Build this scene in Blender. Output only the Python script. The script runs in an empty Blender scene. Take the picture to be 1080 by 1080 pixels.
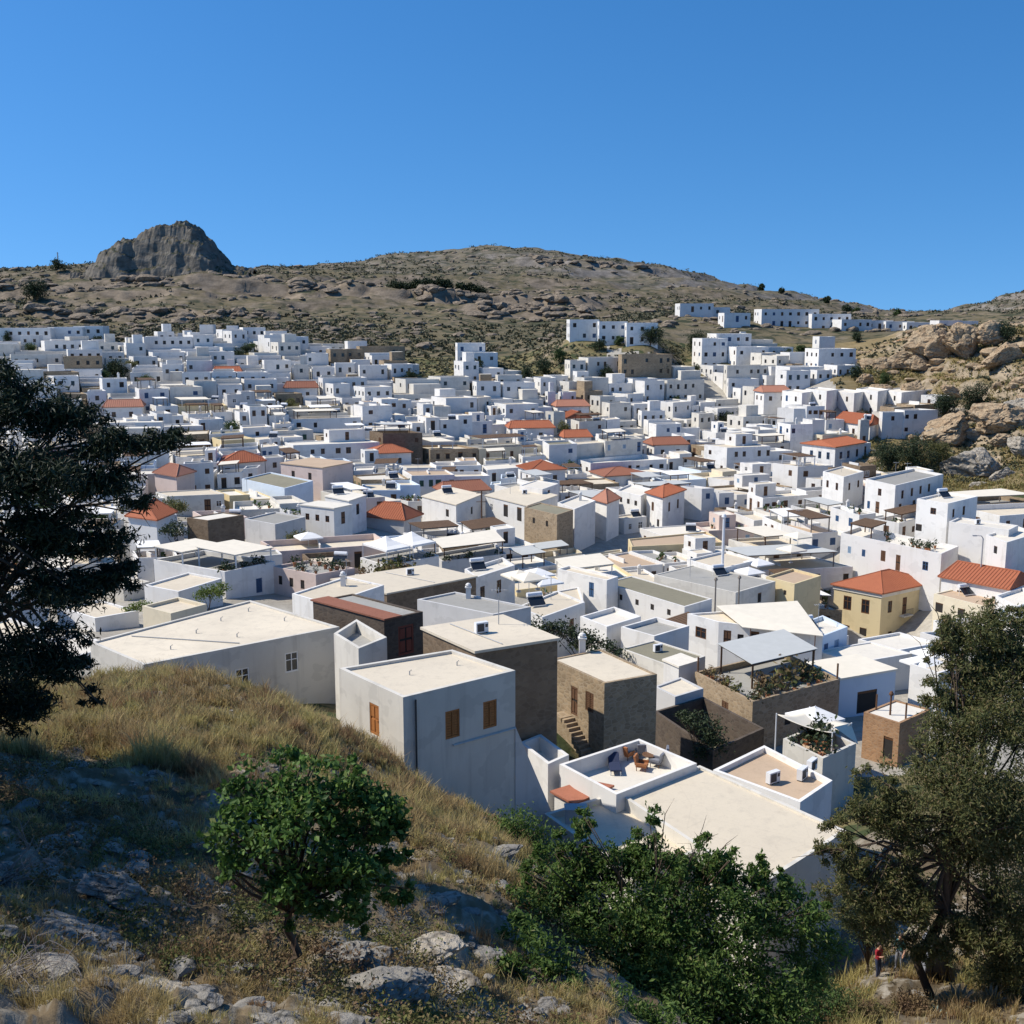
import bpy, bmesh, math, random
import numpy as np
from mathutils import Vector, Matrix
random.seed(7)
RNG = np.random.default_rng(11)
scn = bpy.context.scene
COL = scn.collection
# ------------------------------------------------------------------ camera
FPX = 1158.0
PITCH = math.atan(205.0 / FPX)
CP, SP = math.cos(PITCH), math.sin(PITCH)
cam_d = bpy.data.cameras.new('camera')
cam = bpy.data.objects.new('camera', cam_d)
COL.objects.link(cam)
cam.location = (0, 0, 0)
cam.rotation_euler = (math.pi / 2 - PITCH, 0, 0)
cam_d.sensor_width = 36.0
cam_d.lens = 36.0 * FPX / 1080.0
cam_d.clip_start = 0.5
cam_d.clip_end = 8000
scn.camera = cam

def ray(px, py):
    cx, cy = (px - 540) / FPX, (540 - py) / FPX
    return (cx, CP + cy * SP, -SP + cy * CP)
def P(px, py, D):
    """point seen in the photo at px, py and standing D metres ahead"""
    d = ray(px, py); t = D / d[1]
    return Vector((d[0] * t, D, d[2] * t))
def Pz(px, py, z):
    d = ray(px, py); t = z / d[2]
    return Vector((d[0] * t, d[1] * t, z))
def proj(p):
    x, y, z = p
    dep = y * CP - z * SP
    up = y * SP + z * CP
    return (540 + FPX * x / dep, 540 - FPX * up / dep, dep)

# ------------------------------------------------------------------ noise
def _hash(ix, iy, iz):
    h = (ix.astype(np.int64) * 374761393 + iy.astype(np.int64) * 668265263 + iz.astype(np.int64) * 1274126177) & 0xFFFFFFFF
    h = ((h ^ (h >> 13)) * 1103515245) & 0xFFFFFFFF
    h = (h ^ (h >> 16)) & 0xFFFFFFFF
    return h / 4294967295.0
def vnoise(p):
    i = np.floor(p).astype(np.int64); f = p - i; u = f * f * (3 - 2 * f)
    r = 0
    for dx in (0, 1):
        for dy in (0, 1):
            for dz in (0, 1):
                w = (u[:, 0] if dx else 1 - u[:, 0]) * (u[:, 1] if dy else 1 - u[:, 1]) * (u[:, 2] if dz else 1 - u[:, 2])
                r = r + w * _hash(i[:, 0] + dx, i[:, 1] + dy, i[:, 2] + dz)
    return r * 2 - 1
def fbm(p, octv=4, lac=2.1, gain=.5):
    a, s, r = 1., 0., 0
    q = np.array(p, dtype=float)
    for _ in range(octv):
        r = r + a * vnoise(q); s += a; a *= gain; q = q * lac + 17.3
    return r / s
def ridged(p, octv=4):
    a, s, r = 1., 0., 0
    q = np.array(p, dtype=float)
    for _ in range(octv):
        r = r + a * (1 - np.abs(vnoise(q)) * 2); s += a; a *= .5; q = q * 2.07 + 9.1
    return r / s

# ------------------------------------------------------------------ terrain: surface heights at known places
CTRL = [
 # near slope
 (-200,1080,9),(0,1080,11),(200,1080,12.5),(400,1080,15),(520,1080,18),
 (-200,1000,12),(0,1000,14),(150,1000,15.5),(300,1015,16.5),(420,1000,19),(520,960,25),
 (0,900,19),(150,900,21),(250,900,22),(400,900,28),(500,900,37),
 (-200,800,25),(0,810,27),(150,805,31),(300,800,37),(400,830,41),(500,870,44),
 (-200,740,45),(0,745,46),(80,738,48),(150,718,54),(200,722,53),(300,748,51),(345,772,50),(400,795,49),(440,835,48),(500,868,47),(560,900,46),
 (-200,720,62),(60,735,64),(160,752,66),(345,752,67),(300,760,62),
 (395,800,52.5),(450,850,55),(540,870,58),(540,800,66),
 # ground to the right falls away
 (620,1040,45),(700,1010,54),(760,960,60),(800,1140,36),(800,1090,46),(850,1000,56),
 (930,1030,45),(900,1080,39),(1000,1068,40),(1080,1050,42),(1250,1000,42),(1000,960,52),(1080,930,56),(1250,900,60),(930,900,60),
 # town
 (-200,700,80),(0,690,85),(100,690,85),(250,690,85),(400,725,80),(480,730,80),(600,780,72),(700,800,78),(820,800,80),(930,810,78),(1080,810,80),(1250,800,80),
 (-200,650,105),(0,640,110),(150,634,112),(300,645,108),(450,665,108),(560,690,105),(700,720,102),(850,715,105),(1000,715,105),(1200,700,110),
 (-200,560,150),(0,560,150),(150,568,148),(300,580,145),(450,600,142),(600,640,135),(750,655,135),(930,678,139),(1080,640,132),(1200,620,132),
 (-200,490,200),(0,490,200),(150,498,198),(300,510,195),(450,530,195),(600,550,190),(750,570,180),(880,556,172),(930,549,166),(1000,553,168),(1040,620,141),(1080,590,150),(1200,560,150),
 (-200,430,255),(0,430,255),(150,436,250),(300,445,250),(450,460,248),(600,475,245),(750,490,240),(880,500,225),(960,520,196),(1000,520,190),(1080,535,180),(1200,520,180),
 (-200,380,310),(0,380,315),(150,385,312),(300,395,305),(420,412,295),(520,400,300),(600,408,300),(700,412,300),(800,430,290),(850,440,264),(890,442,262),(950,447,258),
 (950,496,213),(985,492,215),(1030,506,211),(1000,480,228),(1060,470,225),(1080,500,200),(1200,460,215),(1040,425,250),(1080,420,240),(1000,430,262),(950,405,285),(880,405,305),
 (1080,365,275),(1040,365,285),(980,380,295),(1200,330,290),(920,380,320),(960,352,335),(1040,348,345),(1080,345,330),
 (-200,366,345),(0,366,346),(60,366,350),(100,362,353),(735,334,392),(757,336,396),(800,344,375),(840,346,378),(880,347,376),(930,349,376),(972,350,374),(853,404,292),(885,390,300),(850,388,310),(755,384,322),(790,384,322),(640,361,322),(600,360,322),(690,362,318),(497,385,318),(220,356,365),(330,362,358),(430,390,330),(520,385,325),(560,385,330),(720,385,330),(830,372,340),
 (-200,338,430),(0,340,430),(150,342,430),(320,342,430),(440,345,430),(540,345,430),(640,345,400),(720,335,388),(800,338,410),(860,338,415),(910,343,410),(960,345,420),(1020,345,420),(1200,330,420),
 # hills
 (-200,288,560),(0,288,560),(70,286,560),(150,290,550),(250,287,560),(330,288,600),(420,306,560),(520,310,560),(620,318,560),(700,322,560),(790,326,560),(860,331,540),(920,334,520),(980,336,520),(1030,334,560),(1080,330,560),
 (300,285,660),(340,282,700),(380,280,740),(410,272,780),(440,268,800),(480,265,820),(530,262,830),(580,267,820),(640,273,800),(700,283,780),(760,296,740),(820,309,700),(880,321,660),
 (960,336,640),(1010,336,640),(1040,322,760),(1080,306,780),(1200,285,780),
 (-200,284,640),(0,286,640),(150,285,640),(230,287,640),
 (-200,300,900),(0,300,900),(200,300,900),(350,300,1050),(530,290,1150),(700,310,1100),(850,332,1000),(1000,340,1000),(1100,330,1050),(1250,300,1050),
 (-300,345,1800),(100,345,1800),(540,345,1800),(900,345,1800),(1300,345,1800),
]
def _uv(x, y):
    y = np.maximum(y, 5.0)
    u = np.clip(x / y, -.66, .66)
    return np.stack([u * 1.9, np.log(y)], -1)
_cp = np.array([P(*c)[:] for c in CTRL])
_cp = np.vstack([_cp, [[-3, 5, -3.6], [0, 5, -3.6], [3, 5, -4.0], [.8, 22, -14.0], [2, 22, -14.6], [3.5, 22, -15.6], [.9, 25, -15.2], [2.4, 25, -16.0], [4, 25, -17.2], [1, 28, -16.4], [2.8, 28, -17.6], [4.6, 28, -19.2], [.5, 32, -17.5], [2.5, 32, -19.0], [4.5, 32, -20.8], [-1, 36, -18.4], [1.2, 36, -19.7]]])
_cuv = _uv(_cp[:, 0], _cp[:, 1])
def _U(r2):
    return np.where(r2 > 1e-12, .5 * r2 * np.log(np.maximum(r2, 1e-12)), 0)
_n = len(_cuv)
_K = _U(((_cuv[:, None] - _cuv[None]) ** 2).sum(-1)) + np.eye(_n) * 2e-4
_Pm = np.hstack([np.ones((_n, 1)), _cuv])
_A = np.block([[_K, _Pm], [_Pm.T, np.zeros((3, 3))]])
_w = np.linalg.solve(_A, np.concatenate([_cp[:, 2] / _cp[:, 1], np.zeros(3)]))
def _tps(q):
    out = np.empty(len(q))
    for s0 in range(0, len(q), 20000):
        qq = q[s0:s0 + 20000]
        out[s0:s0 + 20000] = _U(((qq[:, None] - _cuv[None]) ** 2).sum(-1)) @ _w[:_n] + np.hstack([np.ones((len(qq), 1)), qq]) @ _w[_n:]
    return out
_gu = np.linspace(-.66 * 1.9, .66 * 1.9, 240); _gv = np.linspace(math.log(5), math.log(7000), 380)
_G = _tps(np.stack([a.ravel() for a in np.meshgrid(_gu, _gv)], -1)).reshape(380, 240)
def base_h(x, y):
    x = np.atleast_1d(np.asarray(x, float)); y = np.atleast_1d(np.asarray(y, float))
    q = _uv(x, y)
    a = np.clip((q[:, 0] - _gu[0]) / (_gu[1] - _gu[0]), 0, 238.999); b = np.clip((q[:, 1] - _gv[0]) / (_gv[1] - _gv[0]), 0, 378.999)
    i = a.astype(int); j = b.astype(int); f = a - i; g = b - j
    s = (_G[j, i] * (1 - f) + _G[j, i + 1] * f) * (1 - g) + (_G[j + 1, i] * (1 - f) + _G[j + 1, i + 1] * f) * g
    z = s * np.maximum(y, 5.0)
    return np.where(y > 1700, np.minimum(z, -10), z)
def smooth(a, b, t):
    t = np.clip((t - a) / (b - a), 0, 1); return t * t * (3 - 2 * t)
def town_mask(x, y):
    return smooth(62, 80, y) * (1 - smooth(330, 370, y))
def terrain(x, y):
    """full ground height: broad form plus ledges and bumps"""
    x = np.atleast_1d(np.asarray(x, float)); y = np.atleast_1d(np.asarray(y, float))
    z = base_h(x, y)
    zero = np.zeros_like(x)
    near = 1 - smooth(50, 66, y)
    p = np.stack([x, y, zero], -1)
    bump = ridged(p * .32, 4) * .5 + ridged(p * 1.1 + 7, 4) * .32 + fbm(p * 3.1, 3) * .10
    z = z + near * smooth(4, 12, y) * bump * .8
    hill = smooth(405, 480, y) * (1 - smooth(1000, 1400, y))
    led = ridged(p * np.array([.018, .018, 1]) + 3, 5) * 4.5 + fbm(p * .09, 4) * 2.2
    # ledges: terrace the slope a little
    t = z / 7.0; st = (np.floor(t) + smooth(.55, .95, t - np.floor(t))) * 7.0
    mixl = hill * (.55 + .4 * fbm(p * .008, 2)).clip(0, 1)
    z = z * (1 - mixl) + st * mixl + hill * led * .65
    # long broken ledges across the hillside
    for u0, u1, d0, hh in ((-.17, .075, 518, 4.6), (-.30, -.12, 505, 3.6), (-.52, -.26, 492, 4.0), (-.05, .10, 462, 3.0), (-.5, -.2, 440, 2.6), (.0, .16, 700, 4.0)):
        uu = x / np.maximum(y, 1); w_ = smooth(u0 - .02, u0 + .02, uu) * (1 - smooth(u1 - .02, u1 + .02, uu))
        t_ = y - d0 - fbm(p * np.array([.045, .0, 1]) + d0, 3) * 16
        z = z + w_ * hh * (.75 + .5 * fbm(p * .06 + d0, 2)) * smooth(-1.5, 1.5, t_) * (1 - smooth(4, 55, t_))
    # rocky spur on the right
    u = x / np.maximum(y, 1)
    spur = smooth(.30, .40, u) * smooth(195, 225, y) * (1 - smooth(330, 380, y))
    t2 = z / 4.0; st2 = (np.floor(t2) + smooth(.5, .9, t2 - np.floor(t2))) * 4.0
    z = z * (1 - spur * .8) + st2 * spur * .8 + spur * (ridged(p * .07, 5) * 2.2 + fbm(p * .3, 3) * .8)
    return z
def ground(x, y):
    if 66 <= y <= 340 and (x / y < .30 or y < 195):      # no bumps here: the broad form alone
        a = min(max((min(max(x / y, -.66), .66) * 1.9 - _gu[0]) / (_gu[1] - _gu[0]), 0), 238.999)
        b = min(max((math.log(y) - _gv[0]) / (_gv[1] - _gv[0]), 0), 378.999)
        i, j = int(a), int(b); f, g = a - i, b - j
        return float(((_G[j, i] * (1 - f) + _G[j, i + 1] * f) * (1 - g) + (_G[j + 1, i] * (1 - f) + _G[j + 1, i + 1] * f) * g) * y)
    return float(terrain(x, y)[0])

# ------------------------------------------------------------------ scene helpers
def tag(o, label=None, cat=None, group=None, kind=None):
    if label: o['label'] = label
    if cat: o['category'] = cat
    if group: o['group'] = group
    if kind: o['kind'] = kind
    return o
def empty(name, loc, label=None, cat=None, group=None):
    o = bpy.data.objects.new(name, None); COL.objects.link(o); o.location = loc
    o.empty_display_size = .3
    return tag(o, label, cat, group)
class MB:
    """collects faces of one mesh object"""
    def __init__(s): s.v = []; s.f = []; s.m = []
    def face(s, pts, m=0):
        n = len(s.v); s.v.extend(tuple(p) for p in pts); s.f.append(tuple(range(n, n + len(pts)))); s.m.append(m)
    def box(s, x0, x1, y0, y1, z0, z1, m=0, R=None, o=(0, 0, 0)):
        c = [(x0, y0, z0), (x1, y0, z0), (x1, y1, z0), (x0, y1, z0), (x0, y0, z1), (x1, y0, z1), (x1, y1, z1), (x0, y1, z1)]
        if R is not None: c = [tuple((R @ Vector(p)) + Vector(o)) for p in c]
        elif o != (0, 0, 0): c = [(p[0] + o[0], p[1] + o[1], p[2] + o[2]) for p in c]
        n = len(s.v); s.v.extend(c)
        for q in ((3, 2, 1, 0), (4, 5, 6, 7), (0, 1, 5, 4), (1, 2, 6, 5), (2, 3, 7, 6), (3, 0, 4, 7)):
            s.f.append(tuple(n + i for i in q)); s.m.append(m)
    def prism(s, poly, z0, z1, m=0, mtop=None):
        n = len(s.v); k = len(poly)
        z0s = z0 if hasattr(z0, '__len__') else [z0] * k
        z1s = z1 if hasattr(z1, '__len__') else [z1] * k
        s.v.extend((p[0], p[1], z0s[i]) for i, p in enumerate(poly)); s.v.extend((p[0], p[1], z1s[i]) for i, p in enumerate(poly))
        s.f.append(tuple(n + i for i in reversed(range(k)))); s.m.append(m)
        s.f.append(tuple(n + k + i for i in range(k))); s.m.append(m if mtop is None else mtop)
        for i in range(k):
            j = (i + 1) % k
            s.f.append((n + i, n + j, n + k + j, n + k + i)); s.m.append(m)
    def tube(s, pts, rad, seg=6, m=0, cap=True):
        pts = [Vector(p) for p in pts]; rings = []
        for i, p in enumerate(pts):
            d = (pts[min(i + 1, len(pts) - 1)] - pts[max(i - 1, 0)])
            d = d.normalized() if d.length > 1e-9 else Vector((0, 0, 1))
            a = d.cross(Vector((0, 0, 1)) if abs(d.z) < .9 else Vector((1, 0, 0))).normalized(); b = d.cross(a)
            r = rad[i] if hasattr(rad, '__len__') else rad
            n = len(s.v); rings.append(n)
            for k in range(seg):
                t = 2 * math.pi * k / seg
                s.v.append(tuple(p + (a * math.cos(t) + b * math.sin(t)) * r))
        for i in range(len(rings) - 1):
            for k in range(seg):
                j = (k + 1) % seg
                s.f.append((rings[i] + k, rings[i] + j, rings[i + 1] + j, rings[i + 1] + k)); s.m.append(m)
        if cap:
            s.f.append(tuple(rings[0] + k for k in reversed(range(seg)))); s.m.append(m)
            s.f.append(tuple(rings[-1] + k for k in range(seg))); s.m.append(m)
    def lathe(s, prof, seg=10, m=0, o=(0, 0, 0)):
        rings = []
        for r, z in prof:
            n = len(s.v); rings.append(n)
            for k in range(seg):
                t = 2 * math.pi * k / seg
                s.v.append((o[0] + r * math.cos(t), o[1] + r * math.sin(t), o[2] + z))
        for i in range(len(rings) - 1):
            for k in range(seg):
                j = (k + 1) % seg
                s.f.append((rings[i] + k, rings[i] + j, rings[i + 1] + j, rings[i + 1] + k)); s.m.append(m)
        s.f.append(tuple(rings[0] + k for k in reversed(range(seg)))); s.m.append(m)
        s.f.append(tuple(rings[-1] + k for k in range(seg))); s.m.append(m)
    def mesh(s, name, mats, smooth_=False):
        me = bpy.data.meshes.new(name); me.from_pydata(s.v, [], s.f)
        for m in (mats if isinstance(mats, (list, tuple)) else [mats]): me.materials.append(m)
        if len(me.polygons):
            me.polygons.foreach_set('material_index', s.m)
            if smooth_: me.polygons.foreach_set('use_smooth', [True] * len(s.f))
        me.update(); return me
    def build(s, name, mats, parent=None, loc=(0, 0, 0), smooth_=False):
        o = bpy.data.objects.new(name, s.mesh(name, mats, smooth_)); COL.objects.link(o)
        o.location = loc
        if parent is not None: o.parent = parent
        return o
def np_mesh(name, verts, faces, mats, parent=None, loc=(0, 0, 0), smooth_=False, midx=None):
    verts = np.asarray(verts, np.float32); faces = np.asarray(faces, np.int32)
    me = bpy.data.meshes.new(name); k = faces.shape[1]
    me.vertices.add(len(verts)); me.vertices.foreach_set('co', verts.ravel())
    me.loops.add(faces.size); me.loops.foreach_set('vertex_index', faces.ravel())
    me.polygons.add(len(faces)); me.polygons.foreach_set('loop_start', np.arange(0, faces.size, k, dtype=np.int32))
    try: me.polygons.foreach_set('loop_total', np.full(len(faces), k, np.int32))
    except Exception: pass
    for m in (mats if isinstance(mats, (list, tuple)) else [mats]): me.materials.append(m)
    if midx is not None: me.polygons.foreach_set('material_index', np.asarray(midx, np.int32))
    me.polygons.foreach_set('use_smooth', np.full(len(faces), smooth_))
    me.update(calc_edges=True); me.validate()
    o = bpy.data.objects.new(name, me); COL.objects.link(o); o.location = loc
    if parent is not None: o.parent = parent
    return o

# ------------------------------------------------------------------ materials
class NT:
    def __init__(s, name):
        s.m = bpy.data.materials.new(name); s.m.use_nodes = True
        s.t = s.m.node_tree; s.b = s.t.nodes['Principled BSDF']
        s.b.inputs['Specular IOR Level'].default_value = .25
    def n(s, typ, **kw):
        n = s.t.nodes.new(typ)
        for k, v in kw.items():
            if k in n.inputs: n.inputs[k].default_value = v
            else: setattr(n, k, v)
        return n
    def l(s, a, b): s.t.links.new(a, b)
    def pos(s, scale=(1, 1, 1)):
        g = s.n('ShaderNodeNewGeometry'); mp = s.n('ShaderNodeMapping'); mp.inputs['Scale'].default_value = scale
        s.l(g.outputs['Position'], mp.inputs['Vector']); return mp.outputs['Vector']
    def noise(s, scale, detail=4, rough=.6, vec=None):
        n = s.n('ShaderNodeTexNoise'); n.inputs['Scale'].default_value = scale; n.inputs['Detail'].default_value = detail; n.inputs['Roughness'].default_value = rough
        s.l(vec if vec is not None else s.pos(), n.inputs['Vector']); return n.outputs['Fac']
    def ramp(s, fac, stops):
        r = s.n('ShaderNodeValToRGB'); e = r.color_ramp.elements
        while len(e) < len(stops): e.new(.5)
        for i, (p, c) in enumerate(stops):
            e[i].position = p; e[i].color = (*c, 1) if len(c) == 3 else c
        s.l(fac, r.inputs['Fac']); return r.outputs['Color']
    def mix(s, fac, a, b, mode='MIX'):
        x = s.n('ShaderNodeMix', data_type='RGBA', blend_type=mode)
        for i, v in ((0, fac), (6, a), (7, b)):
            if hasattr(v, 'links'): s.l(v, x.inputs[i])
            else: x.inputs[i].default_value = v if i == 0 else ((*v, 1) if len(v) == 3 else v)
        return x.outputs[2]
    def col(s, c):
        if hasattr(c, 'links'): s.l(c, s.b.inputs['Base Color'])
        else: s.b.inputs['Base Color'].default_value = (*c, 1)
    def bump(s, h, strength=.4, dist=.05):
        b = s.n('ShaderNodeBump'); b.inputs['Strength'].default_value = strength; b.inputs['Distance'].default_value = dist
        s.l(h, b.inputs['Height']); s.l(b.outputs['Normal'], s.b.inputs['Normal'])
    def rough(s, v): s.b.inputs['Roughness'].default_value = v
M = {}
def roofmat(name, c, dirt, dcol):
    k = NT(name); k.rough(.95)
    a = k.noise(.22, 5, .65); b = k.noise(1.5, 6, .75); f = k.noise(9, 4, .7)
    oi = k.n('ShaderNodeObjectInfo')
    x = k.mix(oi.outputs['Random'], tuple(v * .88 for v in c), tuple(min(v * 1.04, .86) for v in c))
    mm = k.n('ShaderNodeMath', operation='MULTIPLY'); k.l(k.ramp(a, [(.4, (0, 0, 0)), (.68, (1, 1, 1))]), mm.inputs[0]); mm.inputs[1].default_value = dirt
    x = k.mix(mm.outputs[0], x, tuple(u * .5 + v * .5 for u, v in zip(c, dcol)))
    m2 = k.n('ShaderNodeMath', operation='MULTIPLY'); k.l(k.ramp(b, [(.5, (0, 0, 0)), (.75, (1, 1, 1))]), m2.inputs[0]); m2.inputs[1].default_value = dirt * .9
    x = k.mix(m2.outputs[0], x, dcol)
    x = k.mix(k.ramp(f, [(.55, (0, 0, 0)), (.8, (.35, .35, .35))]), x, tuple(v * .6 for v in dcol))
    w = k.n('ShaderNodeTexVoronoi', feature='DISTANCE_TO_EDGE'); w.inputs['Scale'].default_value = .28; k.l(k.pos(), w.inputs['Vector'])
    x = k.mix(k.ramp(w.outputs['Distance'], [(.0, (.12, .12, .12)), (.010, (0, 0, 0))]), x, tuple(v * .6 for v in dcol))
    k.col(x); k.bump(b, .3, .04); M[name] = k.m
def plaster(name, c, dirt=.25, dcol=(.42, .36, .28), rnd=.08):
    k = NT(name); k.rough(.9)
    a = k.noise(.35, 5, .65); b = k.noise(2.2, 5, .7)
    oi = k.n('ShaderNodeObjectInfo')
    base = k.mix(oi.outputs['Random'], tuple(x * (1 - rnd) for x in c), tuple(min(x * (1 + rnd * .4), .88) for x in c))
    m1 = k.ramp(a, [(.42, (0, 0, 0)), (.75, (1, 1, 1))])
    mm = k.n('ShaderNodeMath', operation='MULTIPLY'); k.l(m1, mm.inputs[0]); mm.inputs[1].default_value = dirt * 1.3
    x = k.mix(mm.outputs[0], base, tuple(x * .55 + y * .45 for x, y in zip(c, dcol)))
    # patches of newer or older coat
    pt = k.noise(.55, 3, .5, k.pos((1, 1, 1.4))); x = k.mix(k.ramp(pt, [(.56, (0, 0, 0)), (.585, (min(dirt * .9, .5),) * 3)]), x, tuple(u * .72 for u in c))
    # rain streaks and blotches
    st = k.noise(1.0, 4, .6, k.pos((1.6, 1.6, .12)))
    m2 = k.ramp(st, [(.55, (0, 0, 0)), (.8, (1, 1, 1))])
    m3 = k.n('ShaderNodeMath', operation='MULTIPLY'); k.l(m2, m3.inputs[0]); m3.inputs[1].default_value = dirt * 1.1
    k.col(k.mix(m3.outputs[0], x, dcol)); k.bump(b, .25, .03); M[name] = k.m
plaster('white_plaster', (.75, .735, .70), .38, (.45, .41, .34), .12)
plaster('old_plaster', (.65, .62, .55), .5, (.33, .30, .26))
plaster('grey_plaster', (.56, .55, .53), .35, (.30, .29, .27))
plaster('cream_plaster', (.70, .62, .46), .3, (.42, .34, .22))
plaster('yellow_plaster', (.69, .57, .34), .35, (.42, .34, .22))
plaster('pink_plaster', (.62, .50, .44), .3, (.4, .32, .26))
plaster('blue_plaster', (.60, .68, .76), .2, (.42, .45, .48))  # pale blue coat; also puts the blue of shade into some walls' colour
roofmat('roof_cream', (.64, .56, .43), .6, (.40, .34, .26))
roofmat('roof_pale', (.68, .60, .465), .7, (.45, .40, .32))
roofmat('roof_white', (.72, .67, .57), .5, (.50, .47, .42))
roofmat('roof_grey', (.34, .33, .30), .5, (.20, .19, .16))
roofmat('roof_olive', (.26, .24, .17), .6, (.15, .14, .10))
roofmat('roof_tan', (.52, .39, .27), .5, (.34, .25, .17))
def stone(name, c1, c2, mortar, scale=2.2):
    k = NT(name); k.rough(.95)
    br = k.n('ShaderNodeTexVoronoi', feature='F1'); br.inputs['Scale'].default_value = scale
    v = k.pos((1, 1, 1.7)); k.l(v, br.inputs['Vector'])
    ed = k.n('ShaderNodeTexVoronoi', feature='DISTANCE_TO_EDGE'); ed.inputs['Scale'].default_value = scale; k.l(v, ed.inputs['Vector'])
    sep = k.n('ShaderNodeSeparateColor'); k.l(br.outputs['Color'], sep.inputs[0])
    c = k.mix(sep.outputs[0], c1, c2)
    e = k.ramp(ed.outputs['Distance'], [(.0, (1, 1, 1)), (.09, (0, 0, 0))])
    c = k.mix(e, c, mortar); nz = k.noise(.5, 5)
    c = k.mix(k.ramp(nz, [(.35, (0, 0, 0)), (.7, (.6, .6, .6))]), c, tuple(x * .6 for x in c1))
    k.col(c); k.bump(ed.outputs['Distance'], .5, .06); M[name] = k.m
stone('stone_warm', (.40, .30, .19), (.24, .18, .115), (.40, .33, .24))
stone('stone_brown', (.24, .175, .115), (.145, .105, .07), (.22, .17, .12))
stone('stone_dark', (.13, .10, .075), (.08, .062, .05), (.12, .10, .08))
stone('stone_orange', (.40, .235, .125), (.30, .17, .09), (.36, .25, .16), 3)
def flat(name, c, rough=.7, var=.0, sc=3.0, spec=.25):
    k = NT(name); k.rough(rough); k.b.inputs['Specular IOR Level'].default_value = spec
    if var:
        k.col(k.mix(k.noise(sc, 4), tuple(x * (1 - var) for x in c), tuple(min(x * (1 + var), .9) for x in c)))
    else: k.col(c)
    M[name] = k.m
flat('glass_dark', (.018, .022, .028), .12, 0, 1, .5)
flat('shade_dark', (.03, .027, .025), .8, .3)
flat('frame_white', (.72, .72, .70), .5, .1)
flat('frame_brown', (.12, .055, .025), .6, .3)
flat('wood_orange', (.36, .145, .045), .6, .3, 6)
flat('wood_brown', (.13, .07, .04), .65, .35, 6)
flat('wood_grey', (.22, .19, .16), .8, .3, 5)
flat('paint_blue', (.05, .11, .22), .5, .2)
flat('paint_paleblue', (.30, .42, .55), .6, .15)
flat('paint_green', (.05, .12, .08), .5, .2)
flat('paint_red', (.17, .045, .03), .6, .2)
flat('canvas_cream', (.72, .66, .54), .85, .12, 1.2)
flat('canvas_white', (.78, .77, .74), .85, .1, 1.2)
flat('canvas_grey', (.47, .48, .46), .85, .1, 1.2)
flat('reed', (.16, .10, .06), .9, .5, 4)
flat('metal_grey', (.35, .36, .37), .4, .1)
flat('metal_white', (.70, .71, .72), .35, .05)
flat('metal_dark', (.05, .05, .055), .5, .1)
flat('terracotta', (.40, .17, .085), .85, .25, 4)
flat('tile_dull', (.33, .13, .08), .9, .25, 5)
flat('cushion_orange', (.34, .14, .06), .8, .2)
flat('cloth_red', (.28, .02, .03), .8, .2)
flat('cloth_pink', (.62, .22, .2), .8, .2)
flat('cloth_teal', (.03, .11, .12), .8, .2)
flat('cloth_navy', (.03, .04, .08), .8, .2)
flat('cloth_grey', (.20, .21, .24), .8, .15)
flat('skin', (.50, .29, .2), .6, .1)
flat('hair', (.03, .02, .015), .6, .1)
def tile(name, c1, c2):
    k = NT(name); k.rough(.85)
    tc = k.n('ShaderNodeTexCoord'); g = k.noise(.9, 5); f = k.noise(9, 3)
    c = k.mix(g, c1, c2); c = k.mix(k.ramp(f, [(.45, (0, 0, 0)), (.7, (.5, .5, .5))]), c, tuple(x * .55 for x in c1)); k.col(c)
    M[name] = k.m
tile('tile_red', (.42, .145, .07), (.33, .105, .055))
tile('tile_brown', (.30, .13, .08), (.24, .095, .06))
tile('tile_pink', (.42, .20, .13), (.34, .15, .10))
# ------------------------------------------------------------------ leaf materials
def leafmat(name, stops, trans=.25):
    k = NT(name); g = k.n('ShaderNodeNewGeometry')
    c = k.ramp(g.outputs['Random Per Island'], stops); k.col(c); k.rough(.6); k.b.inputs['Specular IOR Level'].default_value = .3
    tr = k.n('ShaderNodeBsdfTranslucent'); k.l(c, tr.inputs['Color'])
    mx = k.n('ShaderNodeMixShader'); mx.inputs[0].default_value = trans
    k.l(k.b.outputs[0], mx.inputs[1]); k.l(tr.outputs[0], mx.inputs[2])
    out = [n for n in k.t.nodes if n.type == 'OUTPUT_MATERIAL'][0]; k.l(mx.outputs[0], out.inputs['Surface']); M[name] = k.m
leafmat('leaf_pine', [(0, (.012, .022, .012)), (.6, (.022, .036, .018)), (1, (.04, .055, .022))], .1)
leafmat('leaf_fig', [(0, (.04, .085, .02)), (.5, (.075, .15, .03)), (.9, (.13, .22, .045)), (1, (.20, .22, .07))], .35)
leafmat('leaf_bush', [(0, (.045, .09, .022)), (.5, (.09, .16, .035)), (.9, (.15, .22, .05)), (1, (.2, .2, .08))], .4)
leafmat('leaf_olive', [(0, (.085, .10, .035)), (.5, (.15, .16, .058)), (.8, (.205, .20, .078)), (1, (.27, .20, .11))], .45)
leafmat('leaf_dark', [(0, (.02, .032, .014)), (.6, (.035, .055, .022)), (1, (.055, .075, .03))], .15)
leafmat('leaf_green', [(0, (.04, .065, .02)), (.6, (.06, .10, .03)), (1, (.09, .13, .04))], .25)
leafmat('leaf_light', [(0, (.09, .13, .025)), (.6, (.14, .19, .04)), (1, (.2, .24, .06))], .3)
leafmat('leaf_scrub', [(0, (.05, .055, .03)), (.5, (.075, .08, .042)), (1, (.12, .11, .06))], .1)
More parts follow.
